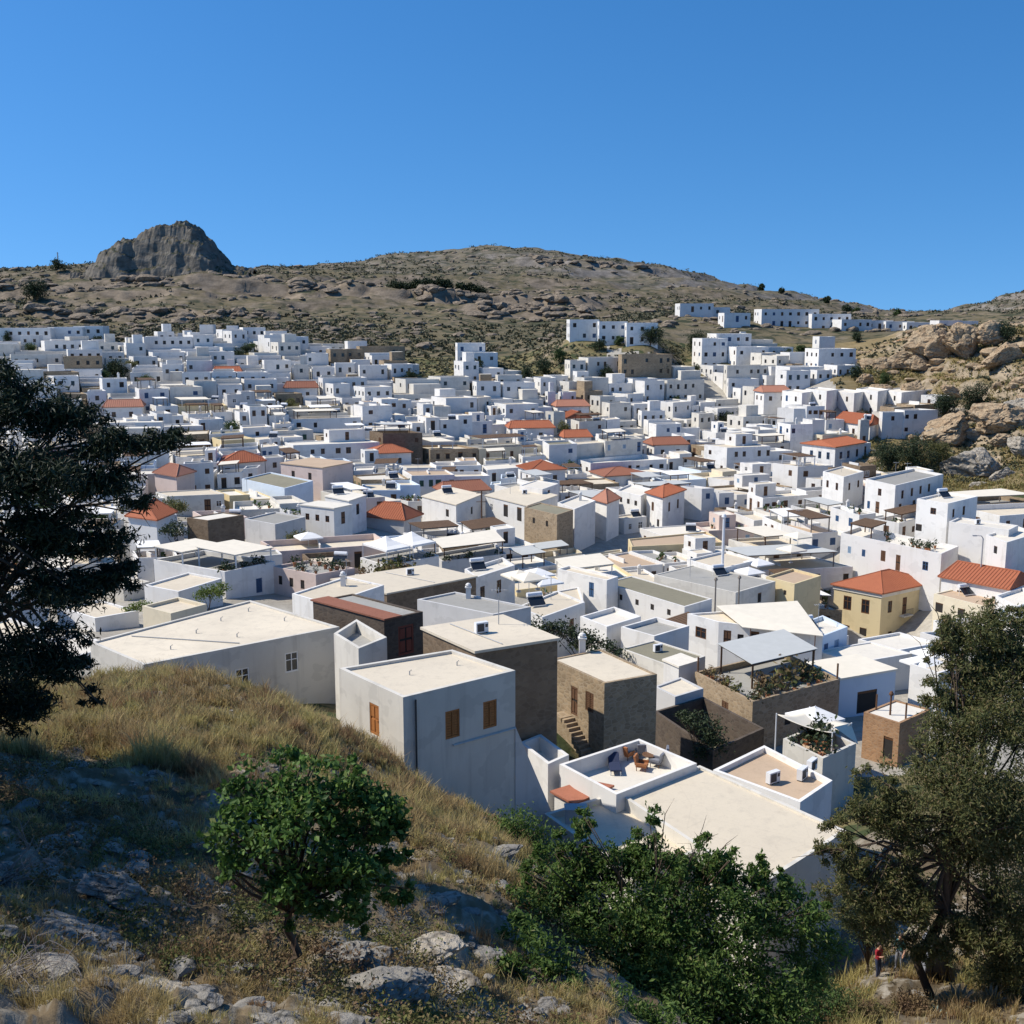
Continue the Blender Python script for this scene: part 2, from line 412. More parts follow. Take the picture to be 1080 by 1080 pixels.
def grassmat(name, sets, sc, trans):
    """patches of different dryness, each blade a little different"""
    k = NT(name); g = k.n('ShaderNodeNewGeometry'); r = g.outputs['Random Per Island']
    a = k.ramp(r, [(0, sets[0][0]), (1, sets[0][1])]); b = k.ramp(r, [(0, sets[1][0]), (1, sets[1][1])]); c = k.ramp(r, [(0, sets[2][0]), (1, sets[2][1])])
    x = k.mix(k.ramp(k.noise(sc, 3), [(.42, (0, 0, 0)), (.56, (1, 1, 1))]), a, b)
    x = k.mix(k.ramp(k.noise(sc * 1.7, 3, .6, k.pos((1, 1.3, 1))), [(.52, (0, 0, 0)), (.62, (1, 1, 1))]), x, c)
    k.col(x); k.rough(.8); k.b.inputs['Specular IOR Level'].default_value = .15
    tr = k.n('ShaderNodeBsdfTranslucent'); k.l(x, tr.inputs['Color']); mx = k.n('ShaderNodeMixShader'); mx.inputs[0].default_value = trans
    k.l(k.b.outputs[0], mx.inputs[1]); k.l(tr.outputs[0], mx.inputs[2])
    k.l(mx.outputs[0], [n for n in k.t.nodes if n.type == 'OUTPUT_MATERIAL'][0].inputs['Surface']); M[name] = k.m
grassmat('grass_dry', [((.30, .21, .10), (.52, .40, .21)), ((.36, .30, .11), (.50, .44, .19)), ((.20, .125, .065), (.36, .235, .13))], .35, .35)
grassmat('weed', [((.12, .085, .045), (.24, .17, .09)), ((.08, .095, .03), (.17, .18, .06)), ((.10, .065, .04), (.2, .13, .08))], .5, .2)
leafmat('grass_spur', [(0, (.20, .15, .05)), (.5, (.30, .24, .09)), (1, (.15, .16, .05))], .2)
flat('bark', (.085, .062, .045), .95, .4, 4); flat('bark_pale', (.20, .17, .14), .95, .4, 4); flat('twig', (.21, .185, .165), .95, .3, 5)
leafmat('agave', [(0, (.13, .17, .15)), (1, (.20, .24, .20))], .1)

# ------------------------------------------------------------------ ground materials
def earth(name, lo, mid, hi, rock, rock_amt, fine, dotc=None, dot_sc=.5, dot_lo=.55, strata=0):
    k = NT(name); k.rough(1.0); k.b.inputs['Specular IOR Level'].default_value = .1
    a = k.noise(fine * .12, 5, .6); b = k.noise(fine, 6, .7)
    c = k.ramp(a, [(.3, lo), (.5, mid), (.72, hi)])
    c = k.mix(k.ramp(b, [(.3, (0, 0, 0)), (.7, (.7, .7, .7))]), c, tuple(x * .5 for x in mid))
    if dotc:
        d = k.noise(dot_sc, 3, .5)
        c = k.mix(k.ramp(d, [(dot_lo, (0, 0, 0)), (dot_lo + .07, (1, 1, 1))]), c, dotc)
    g = k.n('ShaderNodeNewGeometry'); sx = k.n('ShaderNodeSeparateXYZ'); k.l(g.outputs['Normal'], sx.inputs[0])
    rn = k.noise(fine * .5, 5, .65, k.pos((1, 1, 2.5)))
    rc = k.mix(k.ramp(rn, [(.35, (0, 0, 0)), (.65, (1, 1, 1))]), tuple(x * .5 for x in rock), rock)
    sl = k.n('ShaderNodeMath', operation='ADD'); k.l(sx.outputs[2], sl.inputs[0])
    nm = k.n('ShaderNodeMath', operation='MULTIPLY_ADD'); k.l(rn, nm.inputs[0]); nm.inputs[1].default_value = -.35; nm.inputs[2].default_value = .17
    k.l(nm.outputs[0], sl.inputs[1])
    f = k.ramp(sl.outputs[0], [(rock_amt - .08, (1, 1, 1)), (rock_amt + .05, (0, 0, 0))])
    c = k.mix(f, c, rc)
    k.col(c); k.bump(b, .6, .25 / fine); M[name] = k.m
earth('hill_earth', (.085, .08, .045), (.16, .136, .08), (.225, .182, .11), (.255, .208, .155), .94, .30, (.045, .052, .030), .22, .50)
earth('mountain_earth', (.11, .10, .065), (.17, .148, .10), (.21, .18, .13), (.25, .225, .195), .93, .25, (.06, .063, .042), .16, .50)
earth('near_earth', (.085, .065, .04), (.17, .13, .08), (.26, .20, .125), (.27, .24, .19), .88, 2.2, (.30, .27, .22), 1.1, .57)
earth('alley_paving', (.34, .31, .26), (.42, .39, .33), (.50, .47, .41), (.30, .24, .17), .55, 1.0)
earth('garden_earth', (.12, .115, .05), (.20, .17, .085), (.27, .22, .12), (.28, .22, .16), .84, .5, (.05, .065, .03), .4, .52)
earth('spur_earth', (.16, .13, .065), (.25, .195, .10), (.33, .25, .14), (.37, .30, .21), .88, .6, (.33, .19, .10), .11, .63)
earth('butte_earth', (.07, .068, .04), (.12, .105, .07), (.17, .14, .095), (.20, .18, .15), .66, .3, (.04, .047, .028), .25, .48)
def rockmat(name, c1, c2, dark, sc):
    k = NT(name); k.rough(.95); k.b.inputs['Specular IOR Level'].default_value = .1
    a = k.noise(sc, 6, .65); b = k.noise(sc * 5, 5, .7); w = k.noise(sc * .8, 4, .6, k.pos((1, 1, 3)))
    c = k.mix(k.ramp(a, [(.35, (0, 0, 0)), (.65, (1, 1, 1))]), c1, c2)
    c = k.mix(k.ramp(b, [(.5, (0, 0, 0)), (.75, (.8, .8, .8))]), c, dark)
    c = k.mix(k.ramp(w, [(.6, (0, 0, 0)), (.7, (.6, .6, .6))]), c, tuple(x * .6 for x in c1))
    cr = k.n('ShaderNodeTexVoronoi', feature='DISTANCE_TO_EDGE'); cr.inputs['Scale'].default_value = sc * 1.3; wv = k.n('ShaderNodeVectorMath', operation='ADD'); tx = k.n('ShaderNodeTexNoise'); tx.inputs['Scale'].default_value = sc * 2; k.l(k.pos(), tx.inputs['Vector']); k.l(k.pos((1, 1, 1.8)), wv.inputs[0]); k.l(tx.outputs['Color'], wv.inputs[1]); k.l(wv.outputs[0], cr.inputs['Vector'])
    c = k.mix(k.ramp(cr.outputs['Distance'], [(.0, (.75, .75, .75)), (.07, (0, 0, 0))]), c, tuple(x * .5 for x in dark))
    k.col(c); k.bump(b, .8, .12 / sc); M[name] = k.m
rockmat('rock_tan', (.43, .34, .225), (.36, .25, .15), (.14, .105, .075), .6)
rockmat('rock_pale', (.44, .40, .33), (.34, .295, .23), (.17, .14, .105), .7)
rockmat('rock_grey', (.21, .20, .185), (.31, .29, .25), (.10, .095, .08), 1.2)
rockmat('rock_hill', (.275, .225, .17), (.20, .165, .125), (.10, .085, .065), .3)
rockmat('rock_butte', (.175, .16, .135), (.11, .105, .085), (.055, .055, .04), .2)

# ------------------------------------------------------------------ ground sheets
NX = 700
U = np.linspace(-.92, .92, NX)
def sheet(name, ys, mats, midx=None, kind='structure'):
    Y = np.repeat(np.asarray(ys), NX); X = np.tile(U, len(ys)) * np.maximum(Y, 5)
    Z = terrain(X, Y)
    V = np.stack([X, Y, Z], -1)
    i = np.arange(len(ys) - 1)[:, None] * NX + np.arange(NX - 1)[None]
    i = i.ravel(); F = np.stack([i, i + 1, i + 1 + NX, i + NX], -1)
    mi = None
    if midx is not None:
        c = V[F].mean(1); mi = midx(c[:, 0], c[:, 1], c[:, 2])
    o = np_mesh(name, V, F, mats, smooth_=True, midx=mi); tag(o, kind=kind); return o
y1 = np.exp(np.linspace(math.log(3.2), math.log(64), 230))
y2 = np.exp(np.linspace(math.log(64), math.log(352), 190))
y3 = np.concatenate([np.exp(np.linspace(math.log(352), math.log(1250), 270)), np.exp(np.linspace(math.log(1290), math.log(7000), 14))])
sheet('near_slope', y1, M['near_earth'])
def tmat(x, y, z):
    u = x / y; m = np.zeros(len(x), int)
    px = 540 + u * FPX; n = fbm(np.stack([x * .05, y * .05, x * 0], -1), 3) * 40
    m[(px + n > 920 + (260 - y) * .9) & (y > 188)] = 1      # spur
    m[(y < 76) ] = 2
    m[(px > 975) & (y > 160) & (y <= 200) & (m == 0)] = 2
    m[(y > 300 + n * .5) & (px < 640)] = 2; m[(y > 318 + n * .4) & (px >= 640) & (m == 0)] = 2
    return m
sheet('town_ground', y2, [M['alley_paving'], M['spur_earth'], M['garden_earth']], tmat)
def hmat(x, y, z):
    px = 540 + x / y * FPX
    m = np.zeros(len(x), int); m[(y > 640)] = 1; m[(px > 940) & (y < 390)] = 2; m[y > 1400] = 0
    return m
sheet('hills', y3, [M['hill_earth'], M['mountain_earth'], M['spur_earth']], hmat)

# the rock butte on the left ridge
prof_px = [(96,287),(103,281),(112,272),(126,262),(140,253),(152,251),(162,248),(172,244),(180,241),(190,238),(200,240),(209,247),(217,256),(225,266),(233,276),(242,284),(250,287)]
Db = 545.0
bx = np.array([P(a, b, Db).x for a, b in prof_px]); bz = np.array([P(a, b, Db).z for a, b in prof_px])
gx = np.linspace(bx[0] - 6, bx[-1] + 6, 170); gy = np.linspace(Db - 26, Db + 40, 110)
GX, GY = np.meshgrid(gx, gy); gxf, gyf = GX.ravel(), GY.ravel()
gb = terrain(gxf, gyf)
crest = np.interp(gxf, bx, bz)
v = np.where(gyf < Db, (Db - gyf) / 26, (gyf - Db) / 40)
nz = fbm(np.stack([gxf * .07, gyf * .07, gxf * 0], -1), 4)
vv = np.clip(v + nz * .25, 0, 1.3)
fall = 1 - smooth(.30, 1.0, vv)
hgt = np.maximum(crest - np.minimum(gb, crest), 0) * smooth(bx[0] - 4, bx[0] + 8, gxf) * (1 - smooth(bx[-1] - 9, bx[-1] + 3, gxf))
pb = np.stack([gxf, gyf, gxf * 0], -1)
zz = gb - 2.5 + (hgt + 2.5) * fall
tt = zz / 6.5 + fbm(pb * .03, 3) * 1.2; zst = (np.floor(tt) + smooth(.3, .75, tt - np.floor(tt)) - fbm(pb * .03, 3) * 1.2) * 6.5
zz = zz * .5 + zst * .5 + fall * (ridged(pb * .10, 5) * 1.8 - .7) + fall * (np.abs(fbm(pb * .22 + 40, 3)) * 2.2 + ridged(pb * .4 + 5, 3) * 1.1) + fbm(pb * .5, 3) * .9
i = (np.arange(109)[:, None] * 170 + np.arange(169)[None]).ravel()
bo = np_mesh('rocky_butte', np.stack([gxf, gyf, zz], -1), np.stack([i, i + 1, i + 171, i + 170], -1), [M['butte_earth']], smooth_=False)
tag(bo, kind='structure')

# ------------------------------------------------------------------ sun and sky
SUN_EL = math.radians(48); SUN_AZ = math.atan2(-.99, .07)        # from the +Y axis, clockwise positive
sd = Vector((math.sin(SUN_AZ) * math.cos(SUN_EL), math.cos(SUN_AZ) * math.cos(SUN_EL), math.sin(SUN_EL)))
sl = bpy.data.lights.new('sun', 'SUN'); sl.energy = 4.5; sl.angle = math.radians(.5); sl.color = (1, .93, .82)
so = bpy.data.objects.new('sun', sl); COL.objects.link(so); so.location = sd * 200
so.rotation_euler = (-sd).to_track_quat('-Z', 'Y').to_euler()
w = bpy.data.worlds.new('World'); scn.world = w; w.use_nodes = True
nt = w.node_tree; bg = nt.nodes['Background']; sky = nt.nodes.new('ShaderNodeTexSky'); sky.sky_type = 'NISHITA'
sky.sun_disc = False; sky.sun_elevation = SUN_EL; sky.sun_rotation = SUN_AZ
sky.altitude = 0; sky.air_density = 1.0; sky.dust_density = .3; sky.ozone_density = 6.0
# a clear dry-air sky: read a little higher up than the true elevation, so the horizon stays blue
tc = nt.nodes.new('ShaderNodeTexCoord'); va = nt.nodes.new('ShaderNodeVectorMath'); va.operation = 'ADD'; va.inputs[1].default_value = (0, 0, .18)
nm_ = nt.nodes.new('ShaderNodeVectorMath'); nm_.operation = 'NORMALIZE'
nt.links.new(tc.outputs['Generated'], va.inputs[0]); nt.links.new(va.outputs[0], nm_.inputs[0]); nt.links.new(nm_.outputs[0], sky.inputs[0])
hs = nt.nodes.new('ShaderNodeHueSaturation'); hs.inputs['Saturation'].default_value = 1.24; nt.links.new(sky.outputs['Color'], hs.inputs['Color']); nt.links.new(hs.outputs['Color'], bg.inputs['Color']); bg.inputs['Strength'].default_value = .128
scn.view_settings.view_transform = 'Standard'; scn.view_settings.look = 'None'
scn.view_settings.exposure = 0.31; scn.view_settings.gamma = 1.0
scn.cycles.max_bounces = 7; scn.cycles.diffuse_bounces = 4; scn.cycles.transparent_max_bounces = 4
scn.cycles.use_denoising = True
# ------------------------------------------------------------------ window and door kinds (unit size, shared)
WM = {}
def win_mesh(key, frame, pane, style):
    b = MB(); t = .09; y0, y1 = .02, .09           # outward is -y
    b.box(-.5, .5, .07, .12, -.5, .5, 1)
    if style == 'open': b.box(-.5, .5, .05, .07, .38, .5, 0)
    else:
        for x in ((-.5, -.5 + t), (.5 - t, .5)): b.box(x[0], x[1], y0, y1 - .02, -.5, .5, 0)
        b.box(-.5 + t, .5 - t, y0, y1 - .02, .5 - t * .8, .5, 0); b.box(-.5 + t, .5 - t, y0, y1 - .02, -.5, -.5 + t * .8, 0)
        if style == 'glass': b.box(-.035, .035, y0 + .005, y1 - .02, -.5 + t * .8, .5 - t * .8, 0); b.box(-.5 + t, -.035, y0 + .008, y1 - .02, .10, .14, 0); b.box(.035, .5 - t, y0 + .008, y1 - .02, .10, .14, 0)
        if style == 'shutter':
            b.box(-.02, .02, y0 - .01, y1 - .02, -.46, .46, 0)
            for i in range(9):
                z = -.4 + i * .092
                b.box(-.41, -.02, y0 + .02, y1 - .02, z, z + .06, 0); b.box(.02, .41, y0 + .02, y1 - .02, z, z + .06, 0)
        if style == 'door':
            for z0, z1 in ((-.40, -.02), (.06, .40)):
                for x0, x1 in ((-.38, -.05), (.05, .38)): b.box(x0, x1, y0 + .015, y1 - .02, z0, z1, 0)
            b.box(.36, .40, y0 - .04, y0, -.04, .02, 1)
    WM[key] = b.mesh('window' if 'door' not in key else 'door', [M[frame], M[pane]])
win_mesh('glass_white', 'frame_white', 'glass_dark', 'glass'); win_mesh('glass_brown', 'frame_brown', 'glass_dark', 'glass')
win_mesh('glass_blue', 'paint_blue', 'glass_dark', 'glass')
win_mesh('shutter_brown', 'wood_brown', 'shade_dark', 'shutter'); win_mesh('shutter_orange', 'wood_orange', 'wood_orange', 'shutter')
win_mesh('shutter_blue', 'paint_blue', 'shade_dark', 'shutter'); win_mesh('shutter_paleblue', 'paint_paleblue', 'shade_dark', 'shutter')
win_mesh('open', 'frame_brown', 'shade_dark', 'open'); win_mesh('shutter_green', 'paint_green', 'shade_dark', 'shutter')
win_mesh('door_brown', 'wood_brown', 'shade_dark', 'door'); win_mesh('door_blue', 'paint_blue', 'shade_dark', 'door')
win_mesh('door_orange', 'wood_orange', 'wood_orange', 'door'); win_mesh('door_red', 'paint_red', 'shade_dark', 'door')
win_mesh('door_open', 'frame_brown', 'shade_dark', 'open'); win_mesh('door_green', 'paint_green', 'shade_dark', 'door'); win_mesh('door_glass', 'frame_white', 'glass_dark', 'glass')

def v2(p): return Vector((p[0], p[1]))
def inset(poly, t):
    n = len(poly); out = []
    for i in range(n):
        a, b, c = v2(poly[i - 1]), v2(poly[i]), v2(poly[(i + 1) % n])
        d1 = (b - a).normalized(); d2 = (c - b).normalized()
        n1 = Vector((-d1.y, d1.x)); n2 = Vector((-d2.y, d2.x))
        m = n1 + n2; k = t / max(.3, 1 + n1.dot(n2))
        q = b + m * k; out.append((q.x, q.y))
    return out
def wall_face(b, p, q, z0, z1, ops, m=0, depth=.13):
    """one wall from p to q with real openings; ops = [(s0, s1, za, zb)]"""
    p, q = v2(p), v2(q); L = (q - p).length; d = (q - p) / L; nin = Vector((-d.y, d.x))
    xs = sorted({0., L, *[o[0] for o in ops], *[o[1] for o in ops]}); zs = sorted({z0, z1, *[o[2] for o in ops], *[o[3] for o in ops]})
    xs = [x for x in xs if 0 <= x <= L]; zs = [z for z in zs if z0 <= z <= z1]
    W = lambda s, z, dd=0: (p.x + d.x * s + nin.x * dd, p.y + d.y * s + nin.y * dd, z)
    if not ops: b.face([W(0, z0), W(L, z0), W(L, z1), W(0, z1)], m); return
    for i in range(len(xs) - 1):
        for j in range(len(zs) - 1):
            cx, cz = (xs[i] + xs[i + 1]) / 2, (zs[j] + zs[j + 1]) / 2
            if any(o[0] < cx < o[1] and o[2] < cz < o[3] for o in ops): continue
            b.face([W(xs[i], zs[j]), W(xs[i + 1], zs[j]), W(xs[i + 1], zs[j + 1]), W(xs[i], zs[j + 1])], m)
    for s0, s1, a, c in ops:
        b.face([W(s0, a), W(s1, a), W(s1, a, depth), W(s0, a, depth)], m)
        b.face([W(s0, c, depth), W(s1, c, depth), W(s1, c), W(s0, c)], m)
        b.face([W(s0, a, depth), W(s0, c, depth), W(s0, c), W(s0, a)], m)
        b.face([W(s1, a), W(s1, c), W(s1, c, depth), W(s1, a, depth)], m)
def put_window(parent, key, p, q, s, z, w, h, sill=False, label=None):
    p, q = v2(p), v2(q); d = (q - p).normalized()
    nm = 'door' if key.startswith('door') else 'window'
    o = bpy.data.objects.new(nm, WM[key]); COL.objects.link(o); o.parent = parent
    c = p + d * s
    o.location = (c.x, c.y, z); o.rotation_euler = (0, 0, math.atan2(d.y, d.x)); o.scale = (w, 1, h)
    if label: o['label'] = label
    return o
def block(root, foot, zb, zt, wall, roof, ops, parapet=.35, pt=.22, name='wall', slab=False, lip=None):
    """walls with openings, a parapet and a roof deck, all local to root; ops = [(edge, frac, dz_top_from_roof, w, h, key)]"""
    b = MB(); n = len(foot)
    for i in range(n):
        p, q = foot[i], foot[(i + 1) % n]; L = (v2(q) - v2(p)).length
        oo = []
        for e, f, zc, w, h, key in ops:
            if e == i:
                s = min(max(f * L, w / 2 + .1), L - w / 2 - .1)
                if L > w + .25: oo.append((s - w / 2, s + w / 2, zc - h / 2, zc + h / 2))
        wall_face(b, p, q, zb, zt, oo)
    if slab:
        wo = b.build(name, M[wall], root)
        r = MB(); r.prism(inset(foot, -.12), zt, zt + .16); ro = r.build('roof', M[roof], root)
    else:
        inn = inset(foot, pt)
        for i in range(n):
            j = (i + 1) % n
            b.face([(*foot[i], zt), (*foot[j], zt), (*inn[j], zt), (*inn[i], zt)], 1 if lip else 0)
            b.face([(*inn[j], zt - parapet), (*inn[i], zt - parapet), (*inn[i], zt), (*inn[j], zt)], 0)
        wo = b.build(name, [M[wall], M[lip or wall]], root)
        r = MB(); r.face([(*p, zt - parapet) for p in inn]); ro = r.build('roof', M[roof], root)
    for e, f, zc, w, h, key in ops:
        p, q = foot[e], foot[(e + 1) % n]; L = (v2(q) - v2(p)).length
        s = min(max(f * L, w / 2 + .1), L - w / 2 - .1)
        if L > w + .25: put_window(root if name == 'wall' else wo, key, p, q, s, zc, w, h)
    return wo, ro
def hip_roof(root, foot, z, rise, mat, over=.35, ridge=.35, name='roof', thick=.14):
    """hipped tile roof over a four-sided plan, ridge along the longer way"""
    o = inset(foot, -over); a = [v2(p) for p in o]
    if (a[1] - a[0]).length < (a[2] - a[1]).length: a = a[1:] + a[:1]
    m1 = (a[3] + a[0]) / 2; m2 = (a[1] + a[2]) / 2
    r1 = m1.lerp(m2, ridge); r2 = m2.lerp(m1, ridge)
    b = MB(); V = lambda p, zz: (p.x, p.y, zz)
    t0, t1 = z + thick, z + thick + rise
    b.face([V(a[0], t0), V(a[1], t0), V(r2, t1), V(r1, t1)]); b.face([V(a[2], t0), V(a[3], t0), V(r1, t1), V(r2, t1)])
    b.face([V(a[1], t0), V(a[2], t0), V(r2, t1)]); b.face([V(a[3], t0), V(a[0], t0), V(r1, t1)])
    for i in range(4):
        j = (i + 1) % 4; b.face([V(a[i], z), V(a[j], z), V(a[j], t0), V(a[i], t0)])
    b.face([V(p, z) for p in reversed(a)])
    # rounded tile courses running down the two long slopes
    for p, q, s, e in ((a[0], a[1], r1, r2), (a[2], a[3], r2, r1)):
        L = (q - p).length; k = int(L / .42)
        for i in range(1, k):
            f = i / k; bot = p.lerp(q, f)
            g = min(1, f / max(ridge, 1e-3), (1 - f) / max(ridge, 1e-3))      # stops at the ridge or at the hip
            up = bot + ((s + e) / 2 - (p + q) / 2) * g
            b.tube([V(bot, t0 + .01), V(up, t0 + rise * g + .01)], .06, 4, 0, False)
    b.tube([V(r1, t1), V(r2, t1)], .11, 6)
    for p, r in ((a[0], r1), (a[3], r1), (a[1], r2), (a[2], r2)): b.tube([V(p, t0), V(r, t1)], .09, 5)
    return b.build(name, M[mat], root)
def chimney(root, x, y, z, h=.9, mat='white_plaster'):
    b = MB(); b.box(-.22, .22, -.22, .22, -.05, h); b.box(-.3, .3, -.3, .3, h, h + .1)
    b.box(-.18, .18, -.18, .18, h + .1, h + .25); b.lathe([(.26, h + .25), (.2, h + .38), (.05, h + .46)], 8)
    return b.build('chimney', M[mat], root, (x, y, z))
def tank(root, x, y, z, rot=0):
    b = MB(); R = Matrix.Rotation(rot, 3, 'Z')
    b.box(-.85, .85, -.06, 0, .15, .2, 0, R); b.box(-.85, .85, .9, .96, .7, .75, 0, R)
    for sx in (-.8, .75): b.box(sx, sx + .05, .9, .95, 0, .9, 0, R)
    b.face([tuple(R @ Vector(p)) for p in ((-.85, 0, .2), (.85, 0, .2), (.85, .95, .95), (-.85, .95, .95))], 1)
    b.face([tuple(R @ Vector(p)) for p in ((.85, 0, .17), (-.85, 0, .17), (-.85, .95, .92), (.85, .95, .92))], 0)
    b.tube([R @ Vector((-.8, 1.05, 1.1)), R @ Vector((.8, 1.05, 1.1))], .27, 8, 0)
    return b.build('solar_heater', [M['metal_white'], M['glass_dark']], root, (x, y, z))
def ac_unit(root, x, y, z, rot=0):
    b = MB(); R = Matrix.Rotation(rot, 3, 'Z')
    b.box(-.42, .42, -.16, .16, .08, .72, 0, R); b.box(-.35, -.3, -.16, .16, 0, .08, 1, R); b.box(.3, .35, -.16, .16, 0, .08, 1, R)
    b.box(-.34, .12, -.175, -.16, .15, .64, 1, R); b.box(.2, .38, -.17, -.16, .4, .6, 1, R)
    return b.build('air_conditioner', [M['metal_white'], M['metal_dark']], root, (x, y, z))
def antenna(root, x, y, z, h=2.4):
    b = MB(); b.tube([(0, 0, 0), (0, 0, h)], .03, 5); b.tube([(-.5, 0, h - .15), (.6, 0, h - .15)], .018, 4)
    for k in range(5): b.tube([(-.4 + k * .2, -.3 + k * .03, h - .15), (-.4 + k * .2, .3 - k * .03, h - .15)], .013, 4)
    return b.build('antenna', M['metal_grey'], root, (x, y, z))
def pergola(root, poly, z0, h, cover='reed', posts='wood_brown', name='pergola', slope=0., solid=None):
    """posts, beams and a cover over a four-sided plan"""
    b = MB(); p4 = [v2(p) for p in poly]; zt = z0 + h
    zz = [zt, zt - slope, zt - slope, zt]
    for i, p in enumerate(p4):
        c = p.lerp(sum(p4, Vector((0, 0))) / 4, .04); b.box(c.x - .07, c.x + .07, c.y - .07, c.y + .07, z0 - .3, zz[i], 0)
    for i in range(4):
        j = (i + 1) % 4; b.tube([(*p4[i], zz[i] - .06), (*p4[j], zz[j] - .06)], .07, 4, 0)
    q = inset([tuple(p) for p in p4], -.15)
    if solid or cover.startswith('canvas'):
        b.prism(q, [z + .02 for z in zz], [z + .07 for z in zz], 1)
    else:
        k = max(4, int((p4[1] - p4[0]).length / .33))
        for i in range(k):
            f0, f1 = i / k, (i + .72) / k
            A = v2(q[0]).lerp(v2(q[1]), f0); B = v2(q[0]).lerp(v2(q[1]), f1); C = v2(q[3]).lerp(v2(q[2]), f1); D = v2(q[3]).lerp(v2(q[2]), f0)
            g = lambda f: zz[0] + (zz[1] - zz[0]) * f
            b.prism([A, B, C, D], [g(f0) + .02, g(f1) + .02, g(f1) + .02, g(f0) + .02], [g(f0) + .08, g(f1) + .08, g(f1) + .08, g(f0) + .08], 1)
    return b.build(name, [M[posts], M[cover]], root)
def quad_in(foot, u0, u1, v0, v1):
    """sub-rectangle of a plan: u along edge 0 (left face, from back-left to front), v along edge 1 from it"""
    a, b_, c, d = [v2(p) for p in foot]
    f = lambda u, v: tuple(a.lerp(b_, u).lerp(d.lerp(c, u), v))
    return [f(u0, v0), f(u1, v0), f(u1, v1), f(u0, v1)]

HOUSES = []      # (root, info) for the labels and to keep the infill clear
def reg(root, foot_w, zr, **info):
    xs = [p[0] for p in foot_w]; ys = [p[1] for p in foot_w]
    c = (sum(xs) / len(xs), sum(ys) / len(ys)); rad = max(math.hypot(x - c[0], y - c[1]) for x, y in foot_w)
    info.update(root=root, c=c, rad=rad, zr=zr, foot=foot_w); HOUSES.append(info); return info
def corners(L, F, R, D, B=None):
    """plan of a flat roof from its corners in the photo, the front corner D metres ahead"""
    f = P(F[0], F[1], D); l = Pz(L[0], L[1], f.z); r = Pz(R[0], R[1], f.z)
    bk = Pz(B[0], B[1], f.z) if B else l + r - f
    return [(p.x, p.y) for p in (l, f, r, bk)], f.z
def house(name, L, F, R, D, label, cat='house', B=None, wall='white_plaster', roof='roof_cream', parapet=.35, ops=(), slab=False, h=None, group=None, lip=None, base=None, ref=None, tile=None, rise=1.2, ridge=.35):
    fw, zr = corners(L, F, R, D, B)
    gz = min(ground(*p) for p in fw)
    gf = ground(*fw[1])
    zb = min(gz - .6, zr - (h or 0)) if base is None else base
    root = empty(name, (fw[1][0], fw[1][1], min(gf, zr - 1.5)), label, cat, group)
    ox, oy, oz = root.location
    foot = [(x - ox, y - oy) for x, y in fw]
    oo = [(e, f, zr - dz - oz, w, hh, key) for e, f, dz, w, hh, key in ops]
    if tile:
        block(root, foot, zb - oz, zr - oz, wall, 'roof_grey', oo, .05)
        hip_roof(root, foot, zr - oz + .01, rise, tile, ridge=ridge)
        for o in list(root.children):
            if o.name.split('.')[0] == 'roof' and o.data.materials[0] == M['roof_grey']: bpy.data.objects.remove(o)
    else: block(root, foot, zb - oz, zr - oz, wall, roof, oo, parapet, slab=slab, lip=lip)
    inf = reg(root, fw, zr, ref=ref, label=label, wall=wall)
    inf.update(local=foot, zl=zr - oz, par=0 if slab else parapet)
    print('HOUSE %-26s zr %.1f ground F %.1f (h %.1f) C %.1f  size %.1f x %.1f' % (name, zr, gf, zr - gf, ground(*inf['c']), (Vector(fw[1]) - Vector(fw[0])).length, (Vector(fw[2]) - Vector(fw[1])).length))
    return inf
# ------------------------------------------------------------------ the houses one can tell apart, nearest first
W = 'window'
# op: (edge 0 left face / 1 right face, fraction along it, metres below roof to its centre, width, height, kind)
LONG_ = house('flat_roof_house', (95,677), (151,701), (358,661), 63, 'long pale grey flat-roofed house with three small windows, behind the dry grass crest', B=(264,633), wall='old_plaster', roof='roof_pale', parapet=.12,
  ops=[(1,.17,2.35,.9,1.3,'glass_brown'),(1,.47,2.15,.95,1.35,'glass_white'),(1,.73,1.75,.95,1.35,'glass_white'),(0,.6,1.5,.8,1.0,'open')], ref='the long pale house')
B_ = house('flat_roof_house', (357.5,704.5), (425,735.5), (543.5,707), 50, 'near cube-shaped grey and cream house with closed orange shutters at the slope edge', B=(477,685), wall='old_plaster', roof='roof_pale', parapet=.16,
  ops=[(0,.56,1.85,.85,1.6,'door_orange'),(1,.42,2.0,.85,1.45,'shutter_orange'),(1,.76,2.0,.85,1.45,'shutter_orange')], base=-29, ref='the orange-shuttered house')
C_ = house('stone_house', (581,695), (637.5,720.6), (693,711), 68, 'small two-storey warm stone house with an outside stair and brown shutters', B=(634,684.5), wall='stone_warm', roof='roof_pale', parapet=.06,
  ops=[(0,.46,2.2,.75,2.0,'door_brown'),(0,.74,1.75,.9,1.35,'shutter_brown')], ref='the stone tower house')
D_ = house('stone_house', (446,664), (501.5,688.7), (588,675), 62, 'brown stone house with a bare cream roof behind the orange-shuttered house', B=(530,651), wall='stone_brown', roof='roof_pale', slab=True, ref='the brown stone house')
E_ = house('stone_house', (330,634), (405,654), (446,645), 72, 'dark rubble house with a red door under half red, half grey roof', B=(372,626), wall='stone_dark', roof='roof_grey', parapet=.08, ops=[(1,.55,1.75,1.3,2.1,'door_red')], ref='the dark rubble house')
F_ = house('walled_yard', (352,668), (378,684), (408,672), 63, 'pale walled yard between the long pale house and the dark rubble house', 'yard', B=(376,653), wall='old_plaster', roof='roof_grey', parapet=.7)
